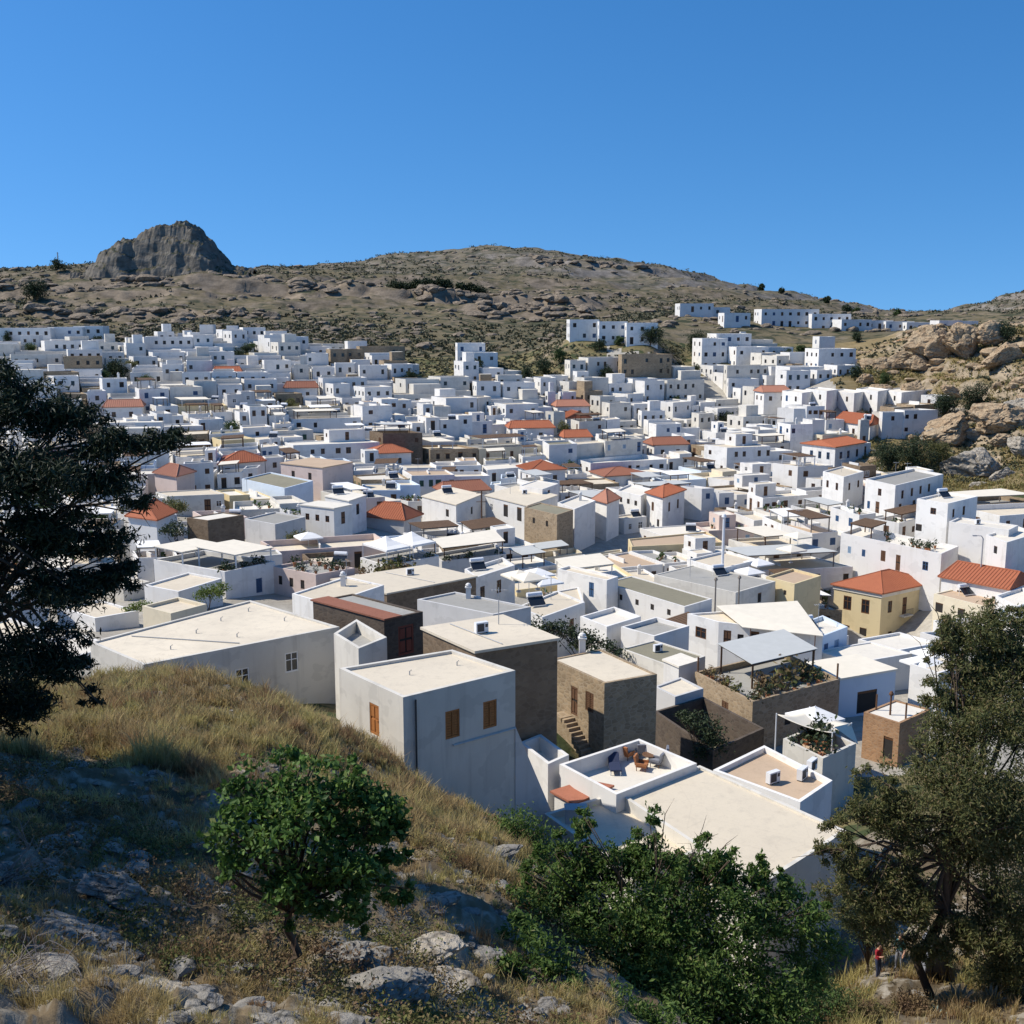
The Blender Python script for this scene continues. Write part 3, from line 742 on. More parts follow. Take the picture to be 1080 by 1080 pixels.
G_ = house('terrace_house', (590,806), (650,838), (735,805), 55.5, 'white roof terrace with high parapets and lounge furniture beside the big bare roof', 'terrace', B=(674,779), wall='white_plaster', roof='roof_white', parapet=.95, base=-35, ref='the furnished white terrace')
G2 = house('terrace_house', (548,783), (578,806), (600,796), 59.5, 'small empty white-walled terrace between the orange-shuttered house and the lounge terrace', 'terrace', B=(570,774), wall='white_plaster', roof='roof_white', parapet=.9, base=-33)
H_ = house('flat_roof_house', (654,838), (800,935), (893,876), 46.5, 'big bare cream flat roof behind the bright green bush', B=(738,807), wall='old_plaster', roof='roof_pale', parapet=.12, base=-37, ref='the big bare roof')
H2 = house('flat_roof_house', (574,858), (668,925), (745,893), 48, 'lower cream roof with a grey box on it left of the big bare roof', B=(648,836), wall='old_plaster', roof='roof_cream', parapet=.35, base=-37)
I_ = house('terrace_house', (752,812), (844,846), (878,823), 55.6, 'tan floored roof terrace with air conditioners behind the big bare roof', B=(806,786), wall='white_plaster', roof='roof_tan', parapet=.32, base=-38, ref='the tan roof terrace')
K_ = house('stone_house', (733,708.6), (794,740), (886,716), 81, 'rubble stone house with a cluttered roof terrace under a grey awning', B=(826,687), wall='stone_warm', roof='roof_grey', parapet=.5, ops=[(0,.55,1.9,.9,1.5,'shutter_brown'),(1,.4,2.2,.7,1.0,'open')], ref='the cluttered stone terrace')
M_ = house('stone_house', (911,751), (949,763), (982,748), 78, 'small orange stone house with a white roof beside the olive tree', B=(944,738), wall='stone_orange', roof='roof_white', parapet=.08, ops=[(0,.72,2.2,.8,1.7,'door_open')], ref='the orange stone house')
RF = house('flat_roof_house', (655,684), (709,703.5), (744,692), 90, 'low house with a brown earth roof left of the cluttered stone terrace', B=(690,675), wall='old_plaster', roof='roof_olive', parapet=.1)
R1 = house('flat_roof_house', (690,724), (712,735), (742,726), 80, 'small pale roof between the stone stair house and the rubble terrace', B=(718,714), wall='grey_plaster', roof='roof_pale', parapet=.12)
R2 = house('flat_roof_house', (700,697), (716,704), (736,698), 88, 'little white hut roof at the edge of the brown earth roof', B=(718,691), wall='white_plaster', roof='roof_white', slab=True)
N_ = house('mansion', (880,617), (930,626.5), (984.5,614.6), 139, 'yellow two-storey mansion with a hipped orange tile roof and tall brown windows', 'mansion', wall='yellow_plaster', tile='tile_red', rise=1.75, ridge=.42,
  ops=[(0,.30,2.1,1.15,1.9,'glass_brown'),(0,.68,2.1,1.15,1.9,'glass_brown'),(0,.66,5.6,1.0,1.1,'open'),(0,.3,5.8,1.0,1.3,'open'),(1,.17,2.0,.85,1.6,'glass_brown'),(1,.45,2.3,.9,2.3,'door_brown'),(1,.80,1.9,.85,1.7,'glass_brown'),(1,.2,5.9,.8,1.0,'open'),(1,.76,5.5,.85,1.9,'door_brown')], ref='the yellow mansion')
O_ = house('tile_roof_house', (993,609), (1063,622), (1090,612), 130, 'white house with a long orange tile roof right of the yellow mansion', wall='white_plaster', tile='tile_red', rise=1.5, ridge=.06, ops=[(0,.84,1.7,.8,1.1,'open'),(0,.3,1.8,.8,1.1,'glass_brown')], ref='the right-edge tile roof')
O2 = house('flat_roof_house', (985,626), (1040,640), (1072,632), 127, 'cream flat-roofed house below the long orange tile roof', wall='cream_plaster', roof='roof_tan', parapet=.12, ops=[(0,.12,1.6,1.1,1.2,'open'),(0,.55,1.6,1.0,1.2,'open')])
O3 = house('flat_roof_house', (1050,628), (1072,640), (1100,630), 122, 'white house with blue shade at the right edge below the tile roof', wall='white_plaster', roof='roof_white', parapet=.4, ops=[(0,.4,1.8,.9,1.3,'shutter_paleblue')])
O4 = house('flat_roof_house', (1062,655), (1080,663), (1110,655), 116, 'white house half hidden by the olive tree at the right edge', wall='white_plaster', roof='roof_white', parapet=.3, ops=[(0,.5,1.8,1.6,1.2,'open')])
P1 = house('white_house', (913,505), (944.5,512), (995,500), 166, 'tall white house with two rows of windows just below the green slope', wall='white_plaster', roof='roof_grey', parapet=.4,
  ops=[(0,.5,1.6,.85,1.1,'glass_brown'),(0,.45,4.2,.95,2.1,'door_brown'),(0,.15,4.0,.7,1.2,'shutter_blue'),(1,.15,1.7,.8,1.3,'glass_brown'),(1,.34,1.7,.8,1.3,'glass_brown'),(1,.52,1.7,.8,1.3,'glass_brown'),(1,.7,1.7,.8,1.3,'glass_brown'),(1,.12,4.1,1.,2.,'door_open'),(1,.4,4.1,1.,2.,'open')], ref='the tall white house')
P2 = house('white_house', (967,526), (1000,531), (1031,523.5), 151, 'white cube house with three windows right of the tall white house', wall='white_plaster', roof='roof_white', parapet=.3,
  ops=[(0,.55,1.4,.9,.9,'glass_brown'),(0,.1,4.1,1.0,1.0,'open'),(1,.2,1.6,.6,1.2,'glass_brown'),(1,.55,1.6,.7,1.3,'glass_brown'),(1,.8,4,.8,2,'door_open')])
P3 = house('white_house', (1001,550), (1064,559), (1074,554), 142, 'big blank white house with one niche window at the right edge', wall='white_plaster', roof='roof_white', parapet=.25, ops=[(0,.72,2.0,.7,1.5,'shutter_paleblue'),(0,.08,5.0,1.4,1.4,'door_open')], ref='the blank white house')
P4 = house('white_house', (887,562), (993,584), (1011,576), 141, 'long white house with potted roof terrace above the yellow mansion', wall='white_plaster', roof='roof_white', parapet=.5,
  ops=[(0,.45,2.0,.8,1.5,'shutter_brown'),(0,.60,2.5,.75,2.2,'door_brown'),(0,.86,2.1,.9,1.2,'glass_blue'),(0,.1,2.2,.6,1.0,'shutter_paleblue'),(0,.25,2.2,.6,1.0,'shutter_blue')], ref='the long white house')
P5 = house('white_house', (1040,564), (1062,572), (1095,562), 137, 'low white house with dark window under the blank white house', wall='white_plaster', roof='roof_white', parapet=.3, ops=[(0,.5,1.5,.8,1.0,'open')])
P6 = house('white_house', (868,497), (890,503), (911,497), 178, 'square white house with four dark windows left of the tall white house', wall='white_plaster', roof='roof_cream', parapet=.25, ops=[(0,.25,1.9,.8,1.2,'glass_brown'),(0,.7,1.9,.8,1.2,'glass_brown'),(1,.3,1.9,.8,1.2,'glass_brown'),(1,.75,1.9,.8,1.2,'glass_brown')])
Q_ = house('white_house', (725,647), (758,656), (868,668), 104, 'white house with a long cream awning roof left of the yellow mansion', B=(838,640), wall='white_plaster', roof='roof_pale', parapet=.2,
  ops=[(0,.45,1.6,1.4,1.1,'glass_brown'),(1,.09,1.7,.75,1.9,'door_brown'),(1,.22,1.3,.6,.6,'open'),(1,.36,1.6,.8,2.1,'door_open'),(1,.55,1.6,.9,1.2,'open'),(1,.75,1.6,.9,1.2,'open')], ref='the long awning house')
Q2 = house('white_house', (836,660), (862,673), (894,661), 101, 'white house with pale blue shade between the awning house and the mansion', wall='blue_plaster', roof='roof_white', parapet=.4, ops=[(1,.3,1.8,.8,1.8,'door_blue'),(1,.65,1.4,.9,1.0,'shutter_paleblue')])  # white walls; the blue of their shade is put into the plaster colour
R_ = house('white_house', (637.5,614.5), (722,640), (751,631.5), 120, 'long low white house with an olive flat roof and five tiny windows', wall='white_plaster', roof='roof_olive', parapet=.08,
  ops=[(0,.06,1.2,.5,.8,'open'),(0,.22,1.2,.6,.7,'open'),(0,.43,1.2,.6,.7,'open'),(0,.62,1.2,.6,.7,'open'),(0,.82,1.2,.6,.7,'open')], ref='the olive-roofed long house')
R3 = house('white_house', (690,606), (776,625), (818,613), 127, 'pale house with a long grey roof behind the olive-roofed one', wall='old_plaster', roof='roof_grey', parapet=.08, ops=[(1,.6,1.5,.8,1.2,'open')])
R4 = house('cream_house', (808,608), (838,616), (866,607), 131, 'small yellow box house with two little windows left of the mansion', wall='yellow_plaster', roof='roof_tan', parapet=.3, ops=[(0,.3,1.4,.5,.6,'open'),(0,.68,1.4,.5,.6,'open')])
T_ = house('white_house', (545,640), (572,651), (617,635), 103, 'white house with a cream roof and one dark door behind the dark green shrub', B=(588,623), wall='white_plaster', roof='roof_cream', parapet=.2, ops=[(1,.68,2.2,.8,1.9,'door_brown')], ref='the cream-roofed white house')
V1 = house('white_house', (490,600), (502,609), (543,596), 118, 'white house with two tall brown windows beside the shady blue yard', wall='white_plaster', roof='roof_white', parapet=.4, ops=[(1,.16,2.0,.85,1.5,'glass_brown'),(1,.58,1.9,.85,1.5,'glass_brown')])
V2 = house('flat_roof_house', (350,612), (408,627), (502,609), 108, 'long flat cream roof over a brown stone wall in the middle left', B=(450,597), wall='stone_brown', roof='roof_pale', slab=True, ref='the long cream roof')
V3 = house('grey_house', (440,632), (520,648), (560,640), 92, 'low grey roof with a white chimney behind the brown stone house', B=(480,624), wall='grey_plaster', roof='roof_grey', parapet=.15)
T2 = house('taverna', (455,584), (466,592), (534,584), 137, 'taverna terrace under a cream canvas roof with brown trim', 'taverna', B=(522,573), wall='grey_plaster', roof='roof_grey', parapet=.4, ref='the canvas-roofed taverna')
T3 = house('taverna', (380,588), (408,597), (463,586), 127, 'taverna terrace under two white peaked canopies', 'taverna', wall='white_plaster', roof='roof_grey', parapet=.3, ref='the peaked-canopy taverna')
T4 = house('taverna', (372,606), (400,613), (447,607), 120, 'roof terrace crowded with brown pots and planters', 'terrace', wall='old_plaster', roof='roof_tan', parapet=.3)
W_ = house('stone_house', (553,535), (587.5,543), (604.5,537.6), 160, 'brown stone block house with two dark windows in the middle of town', wall='stone_warm', roof='roof_olive', parapet=.12, ops=[(0,.3,1.7,.6,.9,'open'),(0,.7,1.7,.6,.9,'open')], ref='the middle stone block')
W2 = house('white_house', (588,530), (606,537), (628,528), 168, 'white house in blue shade right of the middle stone block', wall='white_plaster', roof='roof_white', parapet=.3)
W3 = house('white_house', (512,523), (556,534), (588,523), 170, 'white house with wide dark openings left of the middle stone block', wall='white_plaster', roof='roof_pale', slab=True, ops=[(0,.5,1.6,1.3,2.0,'open'),(0,.82,1.6,1.3,2.2,'open'),(0,.15,1.6,.8,1.1,'glass_white')])
W4 = house('white_house', (548,512), (572,516), (589,510), 181, 'small white roof room standing behind the middle stone block', wall='white_plaster', roof='roof_white', parapet=.12, ops=[(0,.4,1.5,.9,1.1,'open'),(1,.4,1.5,1.0,1.9,'open')])
W5 = house('white_house', (445,524), (481,533), (508,522), 170, 'white house with a pale slab roof left of the dark openings', wall='white_plaster', roof='roof_pale', slab=True, ops=[(0,.75,1.6,.9,1.2,'open'),(1,.6,1.9,.8,1.2,'open')])
X_ = house('tile_roof_house', (384,545), (426,549), (444,543), 165, 'house with a broad orange hipped roof in the left middle of town', wall='grey_plaster', tile='tile_red', rise=2.0, ridge=.3, ref='the broad orange roof')
X2 = house('tile_roof_house', (626,527), (640,531), (653,526), 178, 'small orange pyramid roof right of the middle stone block', wall='white_plaster', tile='tile_pink', rise=1.6, ridge=.45)
X3 = house('tile_roof_house', (682,520), (699,525), (722,517), 184, 'tall white house with a low orange hipped roof and dark shutters', wall='white_plaster', tile='tile_red', rise=1.2, ridge=.4, ops=[(0,.4,2.0,.8,1.5,'shutter_brown'),(1,.3,2.0,.8,1.6,'shutter_brown'),(1,.7,2.0,.8,1.6,'shutter_brown'),(0,.75,4.6,.8,1.3,'open')], ref='the tall tile-roofed house')
X4 = house('white_house', (650,517), (676,523), (690,516), 188, 'low white house with three square windows left of the tall tile-roofed house', wall='white_plaster', roof='roof_white', parapet=.3, ops=[(0,.2,1.5,.8,.9,'open'),(0,.5,1.5,.8,.9,'open'),(0,.8,1.5,.8,.9,'open')])
U1 = house('tile_roof_house', (135,545), (165,549), (184,541), 128, 'white cottage with an orange gable roof beside the dark pine', wall='white_plaster', tile='tile_red', rise=1.6, ridge=.28, ref='the orange gable cottage')
U2 = house('stone_house', (197,546), (219,549), (257,543), 131, 'low stone block with a white roof right of the orange gable cottage', wall='stone_brown', roof='roof_white', parapet=.1, ref='the low stone block')
U3 = house('white_house', (162,590), (237,603), (290,592), 113, 'white house with a big cream canvas over its planted roof terrace', wall='white_plaster', roof='roof_grey', parapet=.5, ops=[(1,.66,2.3,.8,1.6,'shutter_blue')], ref='the canvas-topped white house')
U4 = house('pink_house', (286,597), (333,606), (374,599), 114, 'long pinkish house with potted plants on its roof', wall='pink_plaster', roof='roof_grey', parapet=.3, ops=[(0,.2,1.4,.6,1.0,'open'),(0,.45,1.4,.6,1.0,'open'),(0,.7,1.4,.6,1.0,'open')])
U5 = house('white_house', (308,626), (345,637), (405,617), 95, 'cream roof with a small chimney behind the long pale house', B=(365,608), wall='white_plaster', roof='roof_cream', parapet=.15)
U6 = house('white_house', (152,617), (188,624), (234,610), 104, 'small cream flat roof behind the long pale house, near the pine', wall='white_plaster', roof='roof_cream', parapet=.2)
U7 = house('white_house', (150,639), (180,647), (218,637), 92, 'low cream roof between the dark pine and the long pale house', wall='cream_plaster', roof='roof_cream', parapet=.3)
U8 = house('white_house', (343,524), (368,529), (386,523), 160, 'white house with two brown windows and a bright flat roof', wall='white_plaster', roof='roof_white', slab=True, ops=[(1,.5,1.6,1.0,1.6,'open'),(0,.5,1.6,.8,1.0,'glass_brown')])
U9 = house('white_house', (317,533), (352,537), (371,533), 150, 'white house with three windows below a bright thin roof', wall='white_plaster', roof='roof_white', slab=True, ops=[(0,.2,1.5,.7,.9,'glass_brown'),(0,.5,1.5,.7,.9,'glass_brown'),(0,.8,1.5,.7,.9,'glass_brown'),(1,.5,1.5,.8,1.7,'door_brown')])
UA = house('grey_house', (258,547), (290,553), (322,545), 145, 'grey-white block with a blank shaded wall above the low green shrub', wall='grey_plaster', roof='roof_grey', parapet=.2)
UB = house('grey_house', (255,505), (300,515), (330,507), 170, 'long pale blue house with an olive-brown roof in the left of town', wall='blue_plaster', roof='roof_olive', parapet=.2)
UC = house('tile_roof_house', (163,499), (186,503), (205,498), 172, 'house with a low faded orange roof right of the pine tip', wall='pink_plaster', tile='tile_pink', rise=1.3, ridge=.3)
UD = house('brown_house', (296,489), (340,494), (372,488), 183, 'long house with a flat tan roof and two windows', wall='pink_plaster', roof='roof_tan', slab=True, ops=[(0,.3,1.6,.8,1.2,'open'),(0,.7,1.6,.8,1.2,'open')])
# houses placed on the slope by where they stand: (px, py of front roof corner, D, left width px, right width px ...)
S_ = [((825,412),(846,414.5),(858,412.5)), ((850,410),(872,412.5),(884,410.5)), ((877,412),(901,414.8),(913,412.6)), ((903,410),(926,412.8),(938,410.6)), ((928,411),(951,414),(986,410))]
SL = ['blue-doored first unit of the white terrace row under the spur', 'second unit from the left of the white terrace row under the spur', 'middle unit of the white terrace row under the spur', 'fourth unit of the white terrace row under the spur', 'right end unit of the white terrace row, with a long blank shaded side']
for i, (l, f, r) in enumerate(S_):
    house('row_house', l, f, r, 262, SL[i], 'house', wall='white_plaster', roof='roof_white', parapet=.25, group='white terrace row under the rocky spur',
      ops=[(0,.25,1.7,1.0,1.4,['shutter_blue','open','glass_brown','shutter_blue','open'][i]),(0,.7,1.6,.9,1.2,'open'),(0,.25,4.6,1.0,1.9,'door_blue' if i in (0,3) else 'door_brown'),(0,.72,4.8,1.1,1.3,'glass_brown')] + ([(1,.8,2.5,.9,1.1,'glass_brown')] if i == 4 else []))
Y1 = house('tile_roof_house', (880,444), (918,449), (930,446), 246, 'white house with a bright red tile roof under the white terrace row', wall='white_plaster', tile='tile_red', rise=1.9, ridge=.1, ops=[(0,.2,1.8,.9,1.3,'glass_brown'),(0,.55,1.8,.9,1.3,'glass_brown'),(0,.85,1.8,.9,1.3,'glass_brown')], ref='the bright red roof')
Y2 = house('tile_roof_house', (846,468), (881,472), (912,467), 225, 'white house with a narrow red tile strip and six tall windows', wall='white_plaster', tile='tile_red', rise=1.0, ridge=.1, ops=[(0,.3,1.9,.8,1.5,'glass_blue'),(0,.55,1.9,.8,1.5,'glass_blue'),(0,.8,1.9,.8,1.5,'glass_blue'),(1,.2,1.9,1.1,1.6,'glass_blue'),(1,.45,1.9,1.1,1.6,'glass_blue'),(1,.75,1.9,1.0,1.6,'open')], ref='the red-strip house')
# the long white hotel and outliers below the hill
HN = ['left wing of the long white hotel below the hill', 'middle wing of the long white hotel below the hill', 'right wing of the long white hotel below the hill']
FAR = [  # (px, py roof front corner, D, width m right-ish, depth m, rot deg, storeys, label)
 (778,330,372,9,7,6,1,'small low white house left of the long skyline hotel'), (834,326,380,20,9,4,2,'longest two-storey white hotel on the skyline shoulder'), (878,331,378,14,8,8,2,'white house right of the long skyline hotel'),
 (905,337,372,11,8,12,2,'white house with a tree beside it on the skyline shoulder'), (928,338,378,9,8,0,1,'pale low house on the saddle skyline'), (950,339,376,10,8,5,1,'bright white low house on the saddle skyline'), (972,340,374,10,8,14,1,'last white house before the gap on the saddle skyline'),
 (1003,338,330,7,6,5,1,'left one of two white huts on the spur edge'), (1022,338.5,331,6,6,5,1,'right one of two white huts on the spur edge'),
 (735,320,392,12,8,4,1,'left one of two little white villas under the mountain slope'), (757,324,396,9,7,4,1,'right one of two little white villas under the mountain slope'),
 (497,362,318,8,7,8,2,'lone two-storey white house below the scrub hill'), (512,372,312,7,6,10,1,'low white annex beside the lone hillside house'),
 (24,346,345,16,9,3,2,'long white hotel block at the far left under the ridge'), (68,345,350,11,8,0,2,'second white hotel block at the far left under the ridge'), (92,344,352,9,8,6,2,'small bright hotel block right of the far left ones'),
 (755,357,322,8,7,14,3,'tall narrow white house at the top of the upper right cluster'), (775,352,330,11,8,10,3,'biggest white house of the upper right cluster'), (795,366,318,10,8,12,2,'broad white house on the right of the upper right cluster'),
 (853,387,292,10,8,14,2,'white two-storey house between the spur rocks and the upper right cluster'), (885,368,300,11,8,12,2,'white two-storey house touching the rocks, below the spur skyline'), (850,372,308,9,7,8,1,'low white house left of the rocks'), (873,355,335,5,5,8,2,'tiny white tower among the trees near the rocks')]
KINDS = ['glass_brown','open','shutter_blue','glass_brown','shutter_brown','open']
def far_ops(w, d, st, seed):
    r = random.Random(seed); ops = []
    for e, L in ((0, d), (1, w)):
        k = max(1, int(L / 2.6))
        for s in range(st):
            for i in range(k):
                if r.random() < .2: continue
                ky = r.choice(KINDS)
                if s == st - 1 and r.random() < .35: ops.append((e, (i + .5) / k, 1.7 + s * 3.0 + .3, 1.0, 2.0, r.choice(['door_brown','door_blue','door_open'])))
                else: ops.append((e, (i + .5) / k, 1.6 + s * 3.0, r.choice([.8,.9,1.0]), r.choice([1.0,1.2]), ky))
    return ops
def house_at(name, px, py, D, w, d, rot, st, label, cat='house', wall='white_plaster', roof='roof_white', **kw):
    f = P(px, py, D); a = math.radians(rot); r = Vector((math.cos(a), math.sin(a))); l = Vector((-math.sin(a), math.cos(a)))
    f2 = v2(f); fw = [f2 + l * d, f2, f2 + r * w, f2 + r * w + l * d]; fw = [tuple(p) for p in fw]
    zr = f.z; gz = min(ground(*p) for p in fw)
    root = empty(name, (f.x, f.y, min(ground(f.x, f.y), zr - 2)), label, cat)
    o = root.location; foot = [(x - o.x, y - o.y) for x, y in fw]
    ops = [(e, fr, zr - dz - o.z, ww, hh, k) for e, fr, dz, ww, hh, k in far_ops(w, d, st, int(px * 7 + py))]
    block(root, foot, min(gz - .6, zr - 3) - o.z, zr - o.z, wall, roof, ops, kw.get('parapet', .3))
    inf = reg(root, fw, zr, ref=None, label=label, wall=wall); inf.update(local=foot, zl=zr - o.z, par=.3)
    0 and print('FAR %-20s zr %.1f ground %.1f (h %.1f, wants %.1f)' % (label[:20], zr, ground(f.x, f.y), zr - ground(f.x, f.y), st * 3))
    return inf
for px, py, D, w, d, rot, st, lab in FAR:
    house_at('hotel' if 'hotel' in lab else 'white_house', px - w * FPX / D / 2, py, D, w, d, rot, st, lab, 'hotel' if 'hotel' in lab else 'house')

for i, (px, py, w, d) in enumerate([(601,337,8.6,8), (632,339,8.2,8), (661,340.5,9,8)]):
    inf = house_at('hotel_wing', px, py, 322 - i * 3, w, d, 4, 2, HN[i], 'hotel')
    inf['root']['group'] = 'long white hotel wings'
    if i == 1: inf['ref'] = 'the long white hotel'
for h in HOUSES:
    for k, r in (('lone two-storey', 'the lone hillside house'), ('long white hotel block', 'the far left hotel block'), ('biggest white house', 'the biggest upper-right house'), ('white two-storey house touching the rocks', 'the house beside the rocks'), ('longest two-storey white hotel', 'the long skyline hotel')):
        if h['label'].startswith(k) and not h['ref']: h['ref'] = r
        elif k in h['label'] and not h['ref']: h['ref'] = r

# canopies and small houses of the market lane, right of the cluttered stone terrace
house('flat_roof_house', (846,701), (886,717), (945,707), 90, 'cream canvas-roofed shop with a blue shaded side right of the cluttered terrace', wall='blue_plaster', roof='canvas_cream', slab=True, ops=[(1,.5,2.4,2.2,2.0,'open')])  # the wall's blue shade is painted in as its plaster colour
house('flat_roof_house', (860,686), (903,699), (962,689), 98, 'white flat-roofed shop behind the cream canvas-roofed one', wall='white_plaster', roof='roof_white', parapet=.1)
house('flat_roof_house', (905,674), (946,686), (990,678), 104, 'broad white flat roof just below the yellow mansion', wall='white_plaster', roof='roof_white', parapet=.25, ref='the broad white roof')
house('flat_roof_house', (960,700), (990,710), (1020,700), 92, 'white roof half hidden behind the olive crown', wall='white_plaster', roof='roof_pale', parapet=.2)
house('stone_house', (690,750), (752,792), (806,768), 71, 'roofless dark stone ruin hung with green vines', 'ruin', B=(742,735), wall='stone_dark', roof='roof_olive', parapet=3.2)
house('flat_roof_house', (40,676), (78,692), (122,682), 80, 'white house with a blue stripe left of the long pale house', wall='white_plaster', roof='roof_white', parapet=.3)
house('flat_roof_house', (-30,660), (10,674), (48,664), 88, 'white house behind the trunk of the dark pine', wall='white_plaster', roof='roof_pale', parapet=.3)
house('flat_roof_house', (60,640), (100,652), (146,644), 95, 'pale roof seen through the pine above the blue-striped house', wall='white_plaster', roof='roof_cream', parapet=.2)
house('flat_roof_house', (95,612), (130,620), (158,613), 112, 'white roof peeping past the right edge of the pine', wall='old_plaster', roof='roof_white', parapet=.3)
house('white_house', (588,600), (640,612), (652,608), 127, 'low white house with a stepped white stair and a blue yard', wall='white_plaster', roof='roof_cream', parapet=.3, ops=[(0,.7,1.6,.8,1.8,'door_blue')], ref='the blue-yard house')
house('white_house', (612,650), (640,661), (676,650), 101, 'small low white roof right of the cream-roofed white house', wall='white_plaster', roof='roof_white', parapet=.45)
house('white_house', (655,661), (690,671), (727,660), 98, 'low white walled roof in front of the olive-roofed long house', wall='white_plaster', roof='roof_grey', parapet=.4)
house('terrace_house', (725,590), (760,600), (800,590), 137, 'low cream terrace at the foot of the white lamp mast', 'terrace', wall='white_plaster', roof='roof_cream', parapet=.3)
TH = [(225,403,285,7,6,12,'tile_red','small house with a vivid orange roof among the left hillside houses','the vivid orange roof'),(392,492,215,8,6,18,'tile_red','house with a red hipped roof left of the town centre','the red hipped roof'),
 (538,460,246,10,6,8,'tile_red','house with a long dull red roof in the upper middle of town','the long dull-red roof'),(598,447,262,6,6,16,'tile_red','tall narrow house with an orange roof in the upper middle of town','the narrow orange-roofed house'),
 (588,431,272,8,6,10,'tile_pink','house with a pale orange roof above the narrow orange-roofed house','the pale orange roof'),(596,466,243,6,5,12,'tile_red','smallest orange-roofed hut, below the narrow orange-roofed house','the smallest orange roof'),
 (806,414,275,7,6,10,'tile_pink','house with a terracotta roof left of the white terrace row','the terracotta roof'),(690,470,240,8,6,14,'tile_brown','house with a brown tile roof right of the upper middle','the brown tile roof'),
 (300,412,272,8,6,10,'tile_brown','house with a brown tile roof among the left hillside houses','the left brown tile roof'),(470,520,186,8,6,22,'tile_brown','house with a wide brown tile roof left of the middle block','the wide brown tile roof'),
 (560,497,205,7,7,20,'tile_red','house under a small red pyramid roof in mid-town','the red pyramid roof'),(110,440,240,8,6,14,'tile_pink','house with a faded tile roof above the pine','the faded tile roof')]
for px, py, D, w, d, rot, tl, lab, ref in TH:
    f = P(px, py, D); a = math.radians(rot); r = Vector((math.cos(a), math.sin(a))); l = Vector((-r.y, r.x)); q = v2(f)
    fw = [tuple(p) for p in (q + l * d, q, q + r * w, q + r * w + l * d)]
    zr = max(f.z, ground(*q) + 3.2, max(ground(*p) for p in fw) + 2.4); root = empty('tile_roof_house', (f.x, f.y, ground(*q)), lab, 'house', 'tile-roofed houses of the white town')
    o = root.location; foot = [(x - o.x, y - o.y) for x, y in fw]
    ops = [(e, t, zr - o.z - 1.5, .85, 1.1, 'glass_brown') for e in (0, 1) for t in (.25, .7)]
    wo, ro = block(root, foot, min(ground(*p) for p in fw) - .6 - o.z, zr - o.z, 'white_plaster', 'roof_grey', ops, .05); bpy.data.objects.remove(ro)
    hip_roof(root, foot, zr - o.z + .01, 1.4, tl, ridge=.42 if 'pyramid' in lab or 'hipped' in lab else .1)
    reg(root, fw, zr, ref=ref, label=lab, wall='white_plaster')

# the sloping lower wall at the right end of the orange-shuttered house, and its pipe and ledge
o = B_['root'].location; L3 = lambda p: tuple(p - o)
f, r = Vector((*B_['foot'][1], 0)), Vector((*B_['foot'][2], 0)); dr = (r - f).normalized(); no = Vector((dr.y, -dr.x, 0))
b = MB(); q0 = r - dr * .02 + no * .04; q1 = r + dr * 2.55 + no * .04; bk = -no * 3.2
z0 = P(544, 768, 53.8).z; z1 = P(597, 860, 55.6).z; zb_ = z1 - 4
pts = [q0, q1, q1 + bk, q0 + bk]; b.prism([(p.x - o.x, p.y - o.y) for p in pts], zb_ - o.z, [z0 - o.z, z1 - o.z, z1 - o.z, z0 - o.z]); b.build('buttress', M['grey_plaster'], B_['root'])
b = MB(); q = f.lerp(r, .10) + no * .07; b.tube([(q.x - o.x, q.y - o.y, B_['zl'] - .25), (q.x - o.x, q.y - o.y, B_['zl'] - 6.5)], .045, 6); b.build('drain_pipe', M['metal_dark'], B_['root'])
b = MB(); q = f.lerp(r, .42) + no * .05; q2 = r + no * .05; b.tube([(q.x - o.x, q.y - o.y, B_['zl'] - 3.1), (q2.x - o.x, q2.y - o.y, B_['zl'] - 3.1)], .05, 4); b.build('ledge', M['grey_plaster'], B_['root'])
# outside stair of the stone tower house
o = C_['root'].location; l, f = Vector((*C_['foot'][0], 0)), Vector((*C_['foot'][1], 0)); dr = (f - l).normalized(); no = Vector((dr.y, -dr.x, 0)); b = MB()
for k in range(12):
    a = l + dr * (2.6 + .28 * k); c = a + dr * .30; zt = C_['zl'] - 3.35 - .22 * k
    b.prism([((p).x - o.x, (p).y - o.y) for p in (a + no * .9, c + no * .9, c + no * .02, a + no * .02)], zt - .5, zt)
a, c = l + dr * 1.5, l + dr * 2.6; b.prism([((p).x - o.x, (p).y - o.y) for p in (a + no * .95, c + no * .95, c + no * .02, a + no * .02)], C_['zl'] - 3.6, C_['zl'] - 3.3); b.build('stair', M['stone_warm'], C_['root'])
# orange tiled lean-to in front of the empty white terrace
b = MB(); zt = P(606, 836, 57.5).z; pp = [Pz(580, 834, zt - .35), Pz(606, 848, zt - .35), Pz(648, 828, zt + .1), Pz(618, 822, zt + .1)]
root = empty('lean_to', Vector((pp[1].x, pp[1].y, zt - 3)), 'flat orange tiled lean-to roof between the lounge terrace and the orange-shuttered house', 'lean-to'); o = root.location
b.prism([(p.x - o.x, p.y - o.y) for p in pp], [p.z - o.z - .12 for p in pp], [p.z - o.z for p in pp]); b.build('tile_roof', M['tile_dull'], root)
b = MB(); b.prism(inset([(p.x - o.x, p.y - o.y) for p in pp], .15), -3, 2.4); b.build('wall', M['white_plaster'], root)

b = MB(); b.prism(quad_in(E_['local'], -.02, 1.02, -.03, .42), E_['zl'] + .01, [E_['zl'] + .12] * 4); b.build('tile_roof', M['tile_brown'], E_['root'])
